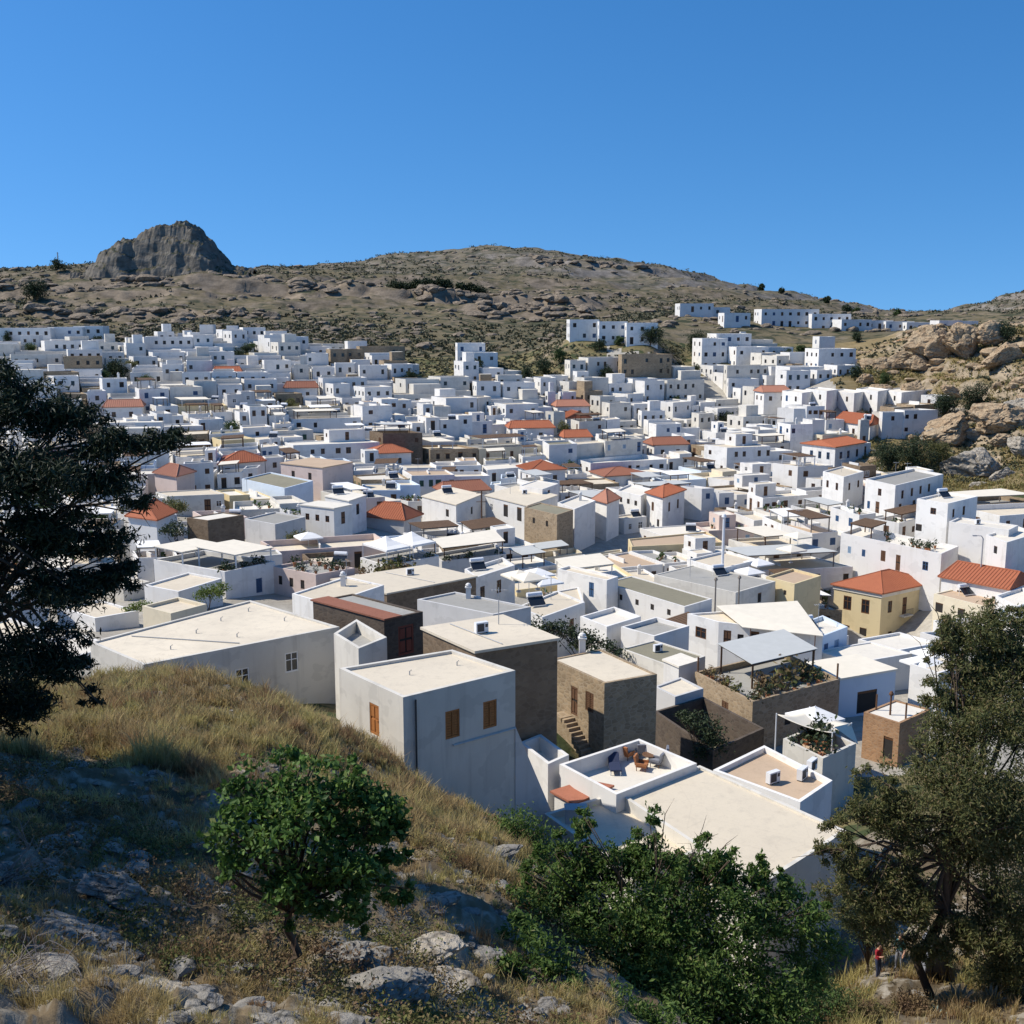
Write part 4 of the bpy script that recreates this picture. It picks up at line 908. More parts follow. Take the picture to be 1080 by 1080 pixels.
# ------------------------------------------------------------------ the rest of the town
TOWN = [(-60,362),(100,364),(150,372),(165,362),(230,360),(330,368),(415,385),(430,402),(470,412),(485,394),(525,392),(560,408),(600,402),(622,380),(690,372),(705,392),(742,392),(742,372),(800,362),(822,382),(880,386),(900,396),(880,412),(820,418),(812,432),(990,440),(985,462),(925,462),(905,490),(905,510),(960,512),(1000,535),(1120,555),(1120,830),(1015,830),(1008,725),(1000,690),(900,700),(760,715),(640,680),(560,640),(440,625),(300,610),(150,650),(-60,690)]
def inside(px, py, poly):
    c = False; j = len(poly) - 1
    for i in range(len(poly)):
        xi, yi = poly[i]; xj, yj = poly[j]
        if (yi > py) != (yj > py) and px < (xj - xi) * (py - yi) / (yj - yi) + xi: c = not c
        j = i
    return c
def sat(a, b, gap):
    for poly in (a, b):
        n = len(poly)
        for i in range(n):
            p, q = poly[i], poly[(i + 1) % n]; nx, ny = q[1] - p[1], p[0] - q[0]; l = math.hypot(nx, ny); nx /= l; ny /= l
            A = [x * nx + y * ny for x, y in a]; B = [x * nx + y * ny for x, y in b]
            if max(A) + gap < min(B) or max(B) + gap < min(A): return False
    return True
rr = random.Random(41)
def rect(cx, cy, w, d, a):
    r = Vector((math.cos(a), math.sin(a))); l = Vector((-r.y, r.x)); c = Vector((cx, cy))
    return [tuple(c - r * w / 2 + l * d / 2), tuple(c - r * w / 2 - l * d / 2), tuple(c + r * w / 2 - l * d / 2), tuple(c + r * w / 2 + l * d / 2)]
# keep the view open in front of the houses named above: gardens, lanes and the green slope
KEEP = [(722,355,748,384),(560,378,588,402),(545,392,564,408),(108,398,142,420),(424,386,446,404),(692,384,708,402),(630,392,650,406),(844,402,886,418),(742,408,778,424),(606,600,640,640),(872,640,1005,722)]
taken = [h['foot'] for h in HOUSES]
cands = []; YARDS = []
g0 = math.radians(22)
CU, CV = 8.6, 7.4
def gridpt(a, b_):
    """corners of the town's plots: a slightly wandering net of walls"""
    X = a * CU; Y = b_ * CV - 140
    q = np.array([[X * .035, Y * .035, 0], [X * .035 + 50, Y * .035, 9]]); n = fbm(q, 3)
    X += n[0] * 7; Y += n[1] * 7
    X += math.sin(a * 12.9 + b_ * 78.2) * .5; Y += math.cos(a * 39.3 + b_ * 11.1) * .45
    return (X * math.cos(g0) - Y * math.sin(g0), X * math.sin(g0) + Y * math.cos(g0) + 200)
def lay(CU_, CV_, i0, i1, j0, j1, ylo, yhi, pw):
    used = set(); k1, k2 = CU_ / CU, CV_ / CV
    for iu in range(i0, i1):
        for iv in range(j0, j1):
            if (iu, iv) in used: continue
            wd = 2 if rr.random() < pw else 1
            if (iu + 1, iv) in used: wd = 1
            if wd == 2: used.add((iu + 1, iv))
            X0, Y0 = iu * CU_, iv * CV_ - 140; y0 = X0 * math.sin(g0) + Y0 * math.cos(g0) + 200; x0 = X0 * math.cos(g0) - Y0 * math.sin(g0)
            if not (ylo - 14 < y0 < yhi + 14) or abs(x0) > .62 * y0 + 14: continue
            c = [gridpt(iu * k1, (iv + 1) * k2), gridpt(iu * k1, iv * k2), gridpt((iu + wd) * k1, iv * k2), gridpt((iu + wd) * k1, (iv + 1) * k2)]
            x = sum(p[0] for p in c) / 4; y = sum(p[1] for p in c) / 4
            if not (ylo < y <= yhi) or (y < 88 and x < .38 * y): continue
            z = ground(x, y); px, py, dep = proj((x, y, z))
            if not (-45 < px < 1125) or not inside(px, py, TOWN): continue
            if rr.random() < .055: YARDS.append((x, y, px, py)); continue
            if any(a < px < c2 and b < py < d_ for a, b, c2, d_ in KEEP): continue
            cands.append((y, x, z, px, py, c))
lay(CU, CV, -36, 37, -4, 46, 68, 236, .22)
lay(6.6, 6.0, -50, 50, 10, 62, 236, 372, .12)
cands.sort()
FILL = []
def occluders_ok(foot, zr):
    """do not stand in front of a house that the photo shows"""
    for x, y in foot[:3]:
        px, py, dep = proj((x, y, zr))
        for h in HOUSES:
            if h['c'][1] > y + 2 and h['c'][1] < y + 40:
                q = [proj((a, b, h['zr'])) for a, b in h['foot']]
                x0 = min(t[0] for t in q); x1 = max(t[0] for t in q); y1 = max(t[1] for t in q)
                if x0 - 3 < px < x1 + 3 and py < y1 + FPX * 1.5 / dep: return False
    return True
for y, x, z, px, py, c in cands:
    st = 1
    if y > 170 and rr.random() < (.10 if y < 236 else .30): st = 2
    h = (2.7 if st == 1 else 5.2) + rr.uniform(-.35, .55)
    g_ = rr.choice([.06, .1, .15, .5, .9]); base = inset(c, g_)
    foot = None
    for u0, u1, v0, v1 in ((0, 1, 0, 1), (0, 1, 0, .7), (0, 1, .3, 1), (0, .7, 0, 1), (.3, 1, 0, 1), (.2, .8, .2, .8), (0, .5, .4, 1), (.5, 1, 0, .6)):
        f = quad_in(base, u0, u1, v0, v1)
        if not any(sat(f, t, .25) for t in taken if abs(t[0][1] - y) < 30 and abs(t[0][0] - x) < 30): foot = f; break
    if foot is None: continue
    gz = [ground(*p) for p in foot]
    zr = sum(gz) / 4 + h
    if y < 215 and not occluders_ok(foot, zr):
        zr = sum(gz) / 4 + 2.6
        if not occluders_ok(foot, zr): continue
    pf = proj((foot[1][0], foot[1][1], zr))
    if pf[0] < -30 and proj((foot[2][0], foot[2][1], zr))[0] < -5: continue
    FILL.append(dict(foot=foot, gz=gz, zr=zr, st=st, px=pf[0], py=pf[1], y=y))
N_THINGS = 255
order = sorted(range(len(FILL)), key=lambda i: FILL[i]['y'] + (60 if FILL[i]['px'] < 120 and 400 < FILL[i]['py'] < 640 else 0))
as_thing = set(order[:N_THINGS])
print('FILL', len(FILL), 'things', len(as_thing))
PRE = {'white_plaster': 'white', 'old_plaster': 'off-white', 'cream_plaster': 'cream', 'stone_warm': 'stone', 'stone_brown': 'stone', 'grey_plaster': 'grey', 'blue_plaster': 'pale blue', 'pink_plaster': 'pinkish', 'yellow_plaster': 'yellow'}
dist = MB()
DM = ['white_plaster', 'roof_white', 'roof_cream', 'shade_dark', 'old_plaster', 'stone_warm', 'roof_grey', 'glass_dark']
for i, H in enumerate(FILL):
    r = random.Random(900 + i); foot = H['foot']; zr = H['zr']; st = H['st']; y = H['y']
    wall = r.choices(list(PRE), [58, 18, 6, 5, 5, 4, 4, 2, 1])[0]
    roof = r.choices(['roof_white', 'roof_pale', 'roof_cream', 'roof_grey', 'roof_tan', 'roof_olive'], [17, 24, 23, 18, 10, 8])[0]
    if i not in as_thing:
        zb = min(H['gz']) - .5
        b = dist; n = len(b.v); inn = inset(foot, .22); wi = 5 if wall.startswith('stone') else 4 if wall != 'white_plaster' else 0
        for e in range(4):
            p, q = foot[e], foot[(e + 1) % 4]; L = (v2(q) - v2(p)).length; oo = []
            if e < 2:
                for s in range(st):
                    k = max(1, int(L / 2.1))
                    for j in range(k):
                        if r.random() < .72:
                            c = (j + .5) / k * L; zc = zr - 1.6 - s * 2.9; oo.append((c - .42, c + .42, zc - r.choice([.5, .55, .8]), zc + .5))
            wall_face(b, p, q, zb, zr, oo, wi, .25)
            pp, qq = v2(p), v2(q); dd = (qq - pp).normalized(); nn = Vector((-dd.y, dd.x)) * .24
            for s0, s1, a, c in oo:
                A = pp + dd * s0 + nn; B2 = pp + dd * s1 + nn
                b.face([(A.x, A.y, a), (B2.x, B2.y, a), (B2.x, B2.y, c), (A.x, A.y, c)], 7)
            j = (e + 1) % 4
            b.face([(*foot[e], zr), (*foot[j], zr), (*inn[j], zr), (*inn[e], zr)], wi); b.face([(*inn[j], zr - .3), (*inn[e], zr - .3), (*inn[e], zr), (*inn[j], zr)], wi)
        b.face([(*p, zr - .3) for p in inn], r.choice([1, 1, 2, 6]))
        if r.random() < .15:
            f2 = quad_in(foot, .05, .5, .45, .95); b.prism(f2, zr - .3, zr + 2.3, wi, 1)
        continue
    nm = {'s': 'stone_house'}.get(wall[0] if wall.startswith('stone') else '', 'white_house' if wall == 'white_plaster' else 'house')
    istile = r.random() < (.02 if y > 130 else .0) and st <= 2
    ox, oy = foot[1]; oz = min(ground(ox, oy), zr - 1.8)
    root = empty('tile_roof_house' if istile else nm, (ox, oy, oz))
    loc = [(a - ox, b - oy) for a, b in foot]
    w1 = (v2(foot[2]) - v2(foot[1])).length; d1 = (v2(foot[1]) - v2(foot[0])).length
    wk = r.choices(['glass_brown', 'shutter_brown', 'shutter_blue', 'glass_blue', 'open', 'shutter_paleblue', 'shutter_green', 'glass_white'], [24, 20, 9, 5, 22, 5, 3, 12])[0]
    dk = {'shutter_blue': 'door_blue', 'glass_blue': 'door_blue', 'shutter_paleblue': 'door_blue', 'shutter_green': 'door_green', 'open': 'door_open'}.get(wk, 'door_brown')
    ops = []
    hz = zr - oz
    for e, L in ((0, d1), (1, w1)):
        k = max(1, int(L / r.uniform(2.1, 3.2))); dr = r.randrange(k + 1)
        for s in range(st):
            for j in range(k):
                if r.random() < (.2 if y < 200 else .34): continue
                if j == dr and (s == st - 1 or r.random() < .35): ops.append((e, (j + .5) / k, hz - 1.75 - s * 2.9, .95, 2.1, dk))
                else: ops.append((e, (j + .5) / k + r.uniform(-.04, .04), hz - 1.45 - s * 2.9, r.choice([.75, .85, 1.0]), r.choice([.9, 1.1, 1.25]), wk))
    zb = min(H['gz']) - .6 - oz
    par = r.choice([.15, .25, .4, .6, .8]) if not istile else .05
    feats = []
    if istile:
        block(root, loc, zb, hz, wall, 'roof_grey', ops, .05)
        for o in list(root.children):
            if o.name.split('.')[0] == 'roof': bpy.data.objects.remove(o)
        tl = r.choice(['tile_red', 'tile_red', 'tile_brown', 'tile_pink']); hip_roof(root, loc, hz + .01, r.uniform(1.1, 1.7), tl, ridge=r.choice([.08, .35, .45]))
        feats.append('an orange tile roof' if tl == 'tile_red' else 'a dull reddish tile roof')
    else:
        stepped = r.random()
        if stepped < .6 and w1 > 5.2:
            # two volumes side by side with different roof heights
            cut = r.uniform(.5, .68); dz = r.choice([-1.2, -.9, -.6, -.4, .5, .8]); left = r.random() < .5
            A = quad_in(loc, 0, 1, 0, cut) if left else quad_in(loc, 0, 1, 1 - cut, 1)
            Bq = quad_in(loc, r.choice([.0, .15, .3]), r.choice([.86, .93]), cut, 1) if left else quad_in(loc, r.choice([.0, .15]), r.choice([.8, .92]), 0, 1 - cut)
            oa = [(e, f, z, ww, hh, kk) for e, f, z, ww, hh, kk in ops if r.random() < .85]
            block(root, A, zb, hz, wall, roof, oa, par)
            bo, br_ = block(root, Bq, zb, hz + dz, wall if r.random() < .75 else 'white_plaster', r.choice(['roof_white', 'roof_pale', 'roof_cream', 'roof_grey']), [(1, .5, hz + dz - 1.4, .8, 1.0, wk)] if r.random() < .7 else [], r.choice([.12, .3, .5]), name='annex')
            br_.parent = bo
            loc = A; w1 *= cut
        else: block(root, loc, zb, hz, wall, roof, ops, par)
        deck = hz - par
        if y < 260 and r.random() < .5:
            b2 = MB(); q = quad_in(loc, .06, .94, .3, .7)
            k0 = v2(q[0]).lerp(v2(q[3]), r.random()); k1 = v2(q[1]).lerp(v2(q[2]), r.random()); d_ = (k1 - k0).normalized() * 1.0; n_ = Vector((-d_.y, d_.x)) * .09
            b2.prism([tuple(k0 - n_), tuple(k0 + d_ * .001 - n_ + (k1 - k0) * .6), tuple(k0 + (k1 - k0) * .6 + n_), tuple(k0 + n_)], deck - .05, deck + r.uniform(.3, .8)); b2.build('roof_wall', M['white_plaster'], root)
        if y < 190 and r.random() < .45:
            for _k in range(r.randint(2, 5)):
                b2 = MB(); p_ = quad_in(loc, r.uniform(.08, .9), .95, r.uniform(.08, .9), .95)[0]
                b2.lathe([(.12, 0), (.19, .32), (.21, .36), (.15, .36)], 8); po_ = b2.build('plant_pot', M['terracotta'], root, (p_[0], p_[1], deck)); b2 = MB()
                V_ = RNG.normal(size=(16, 3)) * .2 + np.array([0, 0, .6])
                for v_ in V_:
                    t_ = RNG.normal(size=3) * .16; u_ = RNG.normal(size=3) * .1; b2.face([tuple(v_ - t_), tuple(v_ + u_), tuple(v_ + t_), tuple(v_ - u_)])
                b2.build('foliage', M['leaf_green'], po_)
        x = r.random()
        if x < .13 and min(w1, d1) > 4.2:
            u0, v0 = r.choice([(0.02, .02), (.02, .5), (.02, .45)]); f2 = quad_in(loc, u0, u0 + r.uniform(.4, .6), v0, v0 + r.uniform(.35, .5))
            rm, _ = block(root, f2, deck, deck + 2.5, 'white_plaster' if r.random() < .8 else wall, r.choice(['roof_white', 'roof_cream', 'roof_pale']), [(1, .5, deck + 1.2, .8, 1.7, dk), (0, .5, deck + 1.4, .7, .8, wk)], .12, name='upper_room')
            _.parent = rm; feats.append('a small upper room')
        elif x < .52 and min(w1, d1) > 4:
            cv = r.choices(['reed', 'canvas_cream', 'canvas_white', 'canvas_grey'], [40, 30, 20, 10])[0]
            a, b2 = r.uniform(.0, .3), r.uniform(.0, .4)
            pergola(root, quad_in(loc, .08 + a, .9, .08, .92 - b2), deck, r.uniform(2.0, 2.4), cv, r.choice(['wood_brown', 'frame_white', 'wood_grey']), slope=r.uniform(0, .3))
            feats.append({'reed': 'a dark reed pergola', 'canvas_cream': 'a cream canvas shade', 'canvas_white': 'a white canvas shade', 'canvas_grey': 'a grey canvas shade'}[cv])
        if r.random() < .25:
            p = quad_in(loc, .2, .3, .7, .8)[0]; chimney(root, *p, deck, r.uniform(.7, 1.3)); feats.append('a chimney')
        if r.random() < .16 and y < 260:
            p = quad_in(loc, .75, .8, .75, .8)[0]; tank(root, *p, deck, r.uniform(-.5, .5)); feats.append('a roof solar heater')
        if r.random() < .14 and y < 200:
            p = quad_in(loc, .3, .4, .3, .4)[0]; antenna(root, *p, deck, r.uniform(1.8, 3)); feats.append('a roof aerial')
        if r.random() < .12 and y < 180:
            p = quad_in(loc, .6, .7, .3, .4)[0]; ac_unit(root, *p, deck, r.uniform(0, 3)); feats.append('a roof fan unit')
    if not feats:
        feats.append({'shutter_blue': 'blue shutters', 'glass_blue': 'blue window frames', 'shutter_brown': 'brown shutters', 'shutter_green': 'green shutters', 'shutter_paleblue': 'pale blue shutters', 'open': 'dark bare windows', 'glass_white': 'white window frames', 'glass_brown': 'brown window frames'}[wk] if ops else 'blank walls')
    inf = reg(root, foot, zr, ref=None, label=None, wall=wall); inf.update(look=('%s two-storey house with %s' if st == 2 else 'low %s house with %s') % (PRE[wall], feats[0]), px=H['px'], py=H['py'], local=loc, zl=hz, par=par, fill=True)
if dist.f:
    o = dist.build('distant_houses', [M[k] for k in DM]); tag(o, 'mass of small white houses stepping up the far slope below the scrub hills', 'houses', kind='stuff')
# labels: what each looks like, and which one it is counted from the nearest landmark
ORD = ['first', 'second', 'third', 'fourth', 'fifth', 'sixth', 'seventh', 'eighth', 'ninth', 'tenth', 'eleventh', 'twelfth', 'thirteenth', 'fourteenth', 'fifteenth', 'sixteenth', 'seventeenth', 'eighteenth', 'nineteenth', 'twentieth']
refs = []
for h in HOUSES:
    if h.get('ref'):
        q = proj((*h['c'], h['zr'])); refs.append((q[0], q[1], h['ref']))
def near_refs(px, py):
    o = []
    for rx, ry, ref in refs:
        dx, dy = px - rx, (py - ry) * 2.2
        o.append((math.hypot(dx, dy), ref, ('left of' if dx < 0 else 'right of') if abs(dx) > abs(dy) else ('behind' if dy < 0 else 'in front of')))
    return sorted(o)
groups = {}
todo = []
for h in HOUSES:
    if not h.get('fill'): continue
    opts = []
    for rx, ry, ref in refs:
        dx, dy = h['px'] - rx, (h['py'] - ry) * 2.2
        sec = ('left of' if dx < 0 else 'right of') if abs(dx) > abs(dy) else ('behind' if dy < 0 else 'in front of')
        opts.append((math.hypot(dx, dy), ref, sec))
    opts.sort(); todo.append((opts[0][0], len(todo), opts, h))
todo.sort(key=lambda t: t[:2])
for _, _, opts, h in todo:
    for dd, ref, sec in opts:
        if len(groups.get((ref, sec), [])) < 9: groups.setdefault((ref, sec), []).append((dd, h)); break
for (ref, sec), L in groups.items():
    L.sort(key=lambda t: t[0])
    for k, (_, h) in enumerate(L):
        h['root']['label'] = '%s, %s %s%s' % (h['look'], (ORD[k] + ' ') if len(L) > 1 else '', sec, ' ' + ref) if len(L) > 1 else '%s, %s %s' % (h['look'], sec, ref)
        if len(h['root']['label'].split()) > 16: h['root']['label'] = h['root']['label'].replace('a small upper room', 'an upper room').replace(' two-storey', '').replace(' canvas shade', ' awning').replace('a roof ', 'a ').replace(' frames', '').replace('off-white', 'pale').replace(' house with', ' house,')
        h['root']['category'] = 'house'; h['root']['group'] = 'flat-roofed houses of the white town' if 'tile' not in h['look'] else 'tile-roofed houses of the white town'
# ------------------------------------------------------------------ foliage
def leaf_quads(cent, size, asp, rng, up=.3, droop=None):
    """pointed leaves at the given centres, turned at random; returns verts, faces"""
    n = len(cent)
    d = rng.normal(size=(n, 3)); d /= np.linalg.norm(d, axis=1, keepdims=True)
    if droop is not None: d = d * (1 - abs(droop)) + np.array([0, 0, droop]); d /= np.linalg.norm(d, axis=1, keepdims=True)
    nn = rng.normal(size=(n, 3)) + np.array([0, 0, up * 3]); s = np.cross(d, nn); s /= np.linalg.norm(s, axis=1, keepdims=True) + 1e-9
    L = (size * rng.uniform(.6, 1.3, n))[:, None]; Wd = L * asp
    nrm = np.cross(s, d)
    a = cent - d * L * .5; b = cent + s * Wd * .5 + nrm * L * .08; c = cent + d * L * .5; e = cent - s * Wd * .5 + nrm * L * .08
    V = np.stack([a, b, c, e], 1).reshape(-1, 3); F = np.arange(4 * n).reshape(n, 4)
    return V, F
def clumps(blobs, n_clump, n_leaf, rng, cr=.22, shell=.55, flat_=.75):
    """leaf centres gathered into clumps spread through the crown's lobes"""
    vol = np.array([b[3] * b[4] * b[5] for b in blobs]) ** .67; pr = vol / vol.sum()
    idx = rng.choice(len(blobs), n_clump, p=pr); B = np.array(blobs)[idx]
    d = rng.normal(size=(n_clump, 3)); d /= np.linalg.norm(d, axis=1, keepdims=True)
    r = rng.uniform(shell, 1.0, n_clump) ** .8 * rng.uniform(.75, 1.12, n_clump)
    cc = B[:, :3] + d * B[:, 3:6] * r[:, None]
    sc = B[:, 3:6].mean(1) * cr * rng.uniform(.6, 1.4, n_clump)
    k = rng.poisson(n_leaf, n_clump).clip(1); ii = np.repeat(np.arange(n_clump), k)
    g = rng.normal(size=(len(ii), 3)) * np.array([1, 1, flat_])
    return cc[ii] + g * sc[ii][:, None], cc
def limbs(b, base, top, r0, tips, rng, seg=6, lo=.45):
    """trunk from base to top with a limb to each tip"""
    base, top = Vector(base), Vector(top); pts = []
    for i in range(6):
        t = i / 5; p = base.lerp(top, t) + Vector(rng.normal(size=3) * .04 * (top - base).length * (0 if i in (0, 5) else 1)); pts.append(p)
    b.tube(pts, [r0 * (1.25 - .75 * i / 5) for i in range(6)], max(seg, 7))
    for tp in tips:
        tp = Vector(tp); t = rng.uniform(lo, .98); s = pts[min(5, int(t * 5))]; mid = s.lerp(tp, .5) + Vector((0, 0, .12 * (tp - s).length)) + Vector(rng.normal(size=3) * .06 * (tp - s).length)
        b.tube([s, s.lerp(mid, .6) , mid, mid.lerp(tp, .55), tp], [r0 * .48, r0 * .40, r0 * .3, r0 * .2, r0 * .07], seg)
        for _ in range(2):
            e = tp + Vector(rng.normal(size=3)) * (tp - s).length * .09; b.tube([mid.lerp(tp, rng.uniform(.1, .6)), tp.lerp(e, .5), e], [r0 * .16, r0 * .1, r0 * .03], 4)
def make_tree(name, label, cat, base, top, r0, blobs, leaf, asp, n_clump, n_leaf, lm, bm='bark', seed=1, cr=.22, shell=.5, group=None, droop=None, up=.3, tips=None, flat_=.75, lo=.45):
    rng = np.random.default_rng(seed); base = Vector(base)
    root = empty(name, base, label, cat, group); o = np.array(base)
    bl = [tuple(np.array(q[:3]) - o) + tuple(q[3:]) for q in blobs]
    pts, cc = clumps(bl, n_clump, n_leaf, rng, cr, shell, flat_)
    V, F = leaf_quads(pts, leaf, asp, rng, up, droop)
    np_mesh('crown', V, F, M[lm], root)
    b = MB(); tp = [q[:3] for q in bl]
    if n_clump > 60: tp = tp + [tuple(np.array(c) * .93 + np.array([0, 0, (Vector(top) - base).z]) * .07) for c in cc[::max(1, len(cc) // 26)]]
    limbs(b, (0, 0, -.3), Vector(top) - base, r0, tp, rng, 6, lo); b.build('trunk', M[bm], root, smooth_=True)
    return root
def blob_px(px, py, rx, ry, D, depth=1.0):
    p = P(px, py, D); s = D / FPX; return (p.x, p.y, p.z, rx * s, (rx + ry) / 2 * s * depth, ry * s)

# the dark pine that leans in from the left
pb = [(15,425,45,32,24),(70,440,42,24,24.5),(118,468,40,24,24),(160,466,34,16,24.3),(190,458,18,10,24.6),(35,500,60,34,23),(105,510,42,22,24),(140,528,22,16,25),(45,560,48,40,24),(105,572,38,22,24.5),(128,600,24,12,24),(62,625,58,28,23.5),(112,614,34,14,24),(30,690,50,36,24),(78,696,28,28,24.6),(95,735,16,12,25),(15,745,42,28,24.6),(-40,480,60,60,24),(-60,600,70,70,24),(-50,720,60,50,25),(-10,392,30,18,24),(-90,420,50,50,25)]
tb = P(-28, 860, 24.5); tb.z = ground(tb.x, tb.y)
make_tree('pine_tree', 'dark shaded pine leaning into the left edge of the view', 'tree', tb, P(-30, 470, 24.2), .13, [blob_px(*q[:4], q[4], 1.2) for q in pb], .17, .26, 800, 100, 'leaf_pine', seed=3, cr=.22, shell=.15, up=.5, flat_=.5)
# a second pine beyond the frame on the left throws the shade over the rocks
for i, (fx, fy, lab) in enumerate([(-14.6, 21.8, 'pine standing left of the view that shades the rocky slope'), (-15.0, 16.6, 'nearer pine outside the left edge that shades the lower rocks'), (-16.8, 27.5, 'farther pine outside the left edge beside the leaning one')]):
    fp = Vector((fx, fy, 0)); fp.z = ground(fx, fy)
    make_tree('pine_tree', lab, 'tree', fp, fp + Vector((.3, 0, 8)), .25, [(fp.x + a, fp.y + b_, fp.z + c, r, r, r * .8) for a, b_, c, r in ((0,0,8.4,1.9),(.8,-1.4,7,2.0),(-1.2,1,7,2.2),(.6,1.5,5.6,2.1),(-.5,-1.8,5.4,2.1),(.9,-.4,4.4,1.7),(.6,.9,3.2,1.5),(-1,0,3.4,1.8))], .22, .4, 420, 48, 'leaf_pine', seed=14 + i, cr=.3, shell=.2)
# the round-leaved little tree on the rocks
ft = P(292, 1035, 15.6); ft.z = ground(ft.x, ft.y)
fb = [(q[0], q[1] - 8, *q[2:]) for q in [(278,848,46,36,15.6),(345,830,46,30,15.8),(400,872,34,30,15.6),(252,892,34,34,15.2),(320,885,56,44,15.2),(375,925,40,32,15.2),(415,940,26,24,15.5),(298,945,42,26,15.0),(352,955,42,24,15.2),(318,812,38,16,15.6),(418,912,18,16,15.6),(240,925,14,14,15.2),(262,832,16,12,15.6),(302,800,14,10,15.7),(338,796,12,9,15.8),(378,818,14,12,15.8),(425,885,12,10,15.6),(232,880,10,12,15.2),(430,945,12,12,15.5),(300,985,14,10,15.1),(382,985,12,10,15.3),(370,862,40,40,15.9)]]
make_tree('fig_tree', 'small bright green broad-leaved tree on a thin trunk among the rocks', 'tree', ft, P(318, 930, 15.5), .075, [blob_px(*q) for q in fb], .115, .6, 240, 46, 'leaf_fig', 'bark', seed=5, cr=.19, shell=.45, lo=.8)
# the big bush at the bottom
bb = [(480,1078,40,28,20.5),(540,1062,50,38,20.5),(600,1060,60,44,21),(522,1020,34,26,21),(660,1070,60,40,21),(572,1012,40,34,21.5),(548,978,30,26,22.5),(640,915,34,30,26),(600,935,34,30,26),(665,905,26,26,26.2),(720,915,26,26,26.2),(505,1050,44,30,24.5),(470,1082,40,22,24),(525,1015,34,26,25),(560,965,50,50,25),(610,925,34,40,26),(625,975,60,50,25),(690,915,32,34,26),(690,965,60,48,25),(750,925,40,36,26),(770,975,60,50,25),(828,965,46,36,25.5),(860,1005,34,44,25.5),(530,1055,60,36,24),(610,1045,80,60,24),(710,1040,90,60,24),(800,1050,80,56,24.5),(620,880,10,22,26),(690,878,10,20,26.3),(742,890,12,20,26.4),(560,915,16,20,25.6),(600,895,14,20,26),(800,925,18,24,26),(640,1110,120,50,23.5),(800,1110,90,50,23.5),(520,1100,60,40,23.5)]
rs = random.Random(31)
for px_, py_ in [(500,1010),(515,985),(535,950),(552,925),(572,905),(590,890),(612,870),(628,892),(650,905),(672,890),(688,868),(705,888),(722,905),(738,880),(755,893),(776,905),(800,915),(818,925),(835,935),(852,950),(870,965),(880,985)]:
    bb.append((px_ + rs.uniform(-4, 4), py_ + rs.uniform(-4, 8), rs.uniform(6, 11), rs.uniform(16, 26), 25.5 + rs.uniform(-.8, .8)))
bt = P(680, 1130, 26); bt.z = ground(bt.x, bt.y)
make_tree('carob_tree', 'big glossy green bushy tree across the bottom middle of the view', 'tree', bt, P(690, 1060, 25.5), .10, [blob_px(*q) for q in bb], .135, .40, 1450, 80, 'leaf_bush', seed=6, cr=.16, shell=.3)
# the olive-brown trees at the right edge
ob = [(1030,720,40,34,43.5),(1068,690,34,34,44),(1008,672,24,20,44),(1050,650,26,18,44.2),(985,735,22,22,43),(1008,985,36,30,40.4),(1048,975,40,36,40.6),(958,955,34,28,40.6),(1072,1020,36,36,40.4),(925,945,30,26,40.8),(985,1000,30,24,40.6),(960,1000,22,20,40.8),(872,900,18,16,41),(880,870,16,14,41.5),(1035,672,40,30,44),(1010,700,26,30,44),(1065,700,40,40,44),(1050,760,46,40,42),(1000,775,34,30,42),(1010,830,70,44,41),(935,850,38,26,41),(905,862,22,20,41),(960,880,46,30,41),(1040,890,60,56,41),(900,920,26,34,41),(940,930,42,30,41),(1060,960,44,50,41),(985,940,40,30,42),(1075,850,40,60,41),(920,975,26,26,41),(1090,740,40,60,43),(1020,985,30,24,41),(1110,930,50,80,42),(880,945,24,30,41),(1000,660,16,14,44),(1075,655,20,16,44),(985,690,14,18,44),(1010,745,24,18,43),(975,800,26,22,41.5),(925,820,26,16,41),(890,890,18,18,41),(1060,1010,36,26,41)]
obp = P(988, 1040, 41); obp.z = ground(obp.x, obp.y)
make_tree('olive_tree', 'tall loose olive-brown tree filling the lower right corner', 'tree', obp, P(1005, 800, 41.5), .17, [blob_px(*q) for q in ob], .20, .30, 1450, 84, 'leaf_olive', seed=8, cr=.17, shell=.25, droop=-.3)
# shrubs near the houses
def shrub(name, label, cat, pbs, lm, leaf, n_clump, n_leaf, seed, group=None, trunk=True):
    bl = [blob_px(*q) for q in pbs]; x = sum(b[0] for b in bl) / len(bl); y = sum(b[1] for b in bl) / len(bl)
    lo = min(b[2] - b[5] for b in bl); g0_ = ground(x, y)
    if y > 130 and (.5 < lo - g0_ < 7 or -6 < lo - g0_ < -.2): bl = [(b[0], b[1], b[2] - (lo - g0_ - .3)) + tuple(b[3:]) for b in bl]; lo = g0_ + .3
    g = min(max(ground(x, y), lo - 4), lo + .5)
    return make_tree(name, label, cat, (x, y, g), (x, y, (lo + max(b[2] for b in bl)) / 2), max(.04, bl[0][3] * .06), bl, leaf, .5, n_clump, n_leaf, lm, seed=seed, group=group, cr=.28, shell=.3)
shrub('shrub', 'dark green round shrub at the foot of the orange-shuttered house', 'shrub', [(545,868,28,20,42),(530,880,22,22,42),(560,885,20,24,42),(575,900,14,18,42)], 'leaf_bush', .14, 110, 26, 21)
shrub('shrub', 'long dark green shrub behind the stone tower house', 'shrub', [(572,660,16,9,97),(592,664,20,11,97),(615,674,20,11,96),(635,682,18,9,95),(652,690,10,7,94)], 'leaf_dark', .3, 140, 18, 22)
shrub('vine', 'green vine hanging over the dark stone ruin', 'vine', [(730,762,14,14,73),(748,768,18,16,72),(752,785,16,16,72),(738,792,12,12,72),(720,755,10,8,74)], 'leaf_dark', .22, 120, 18, 23)
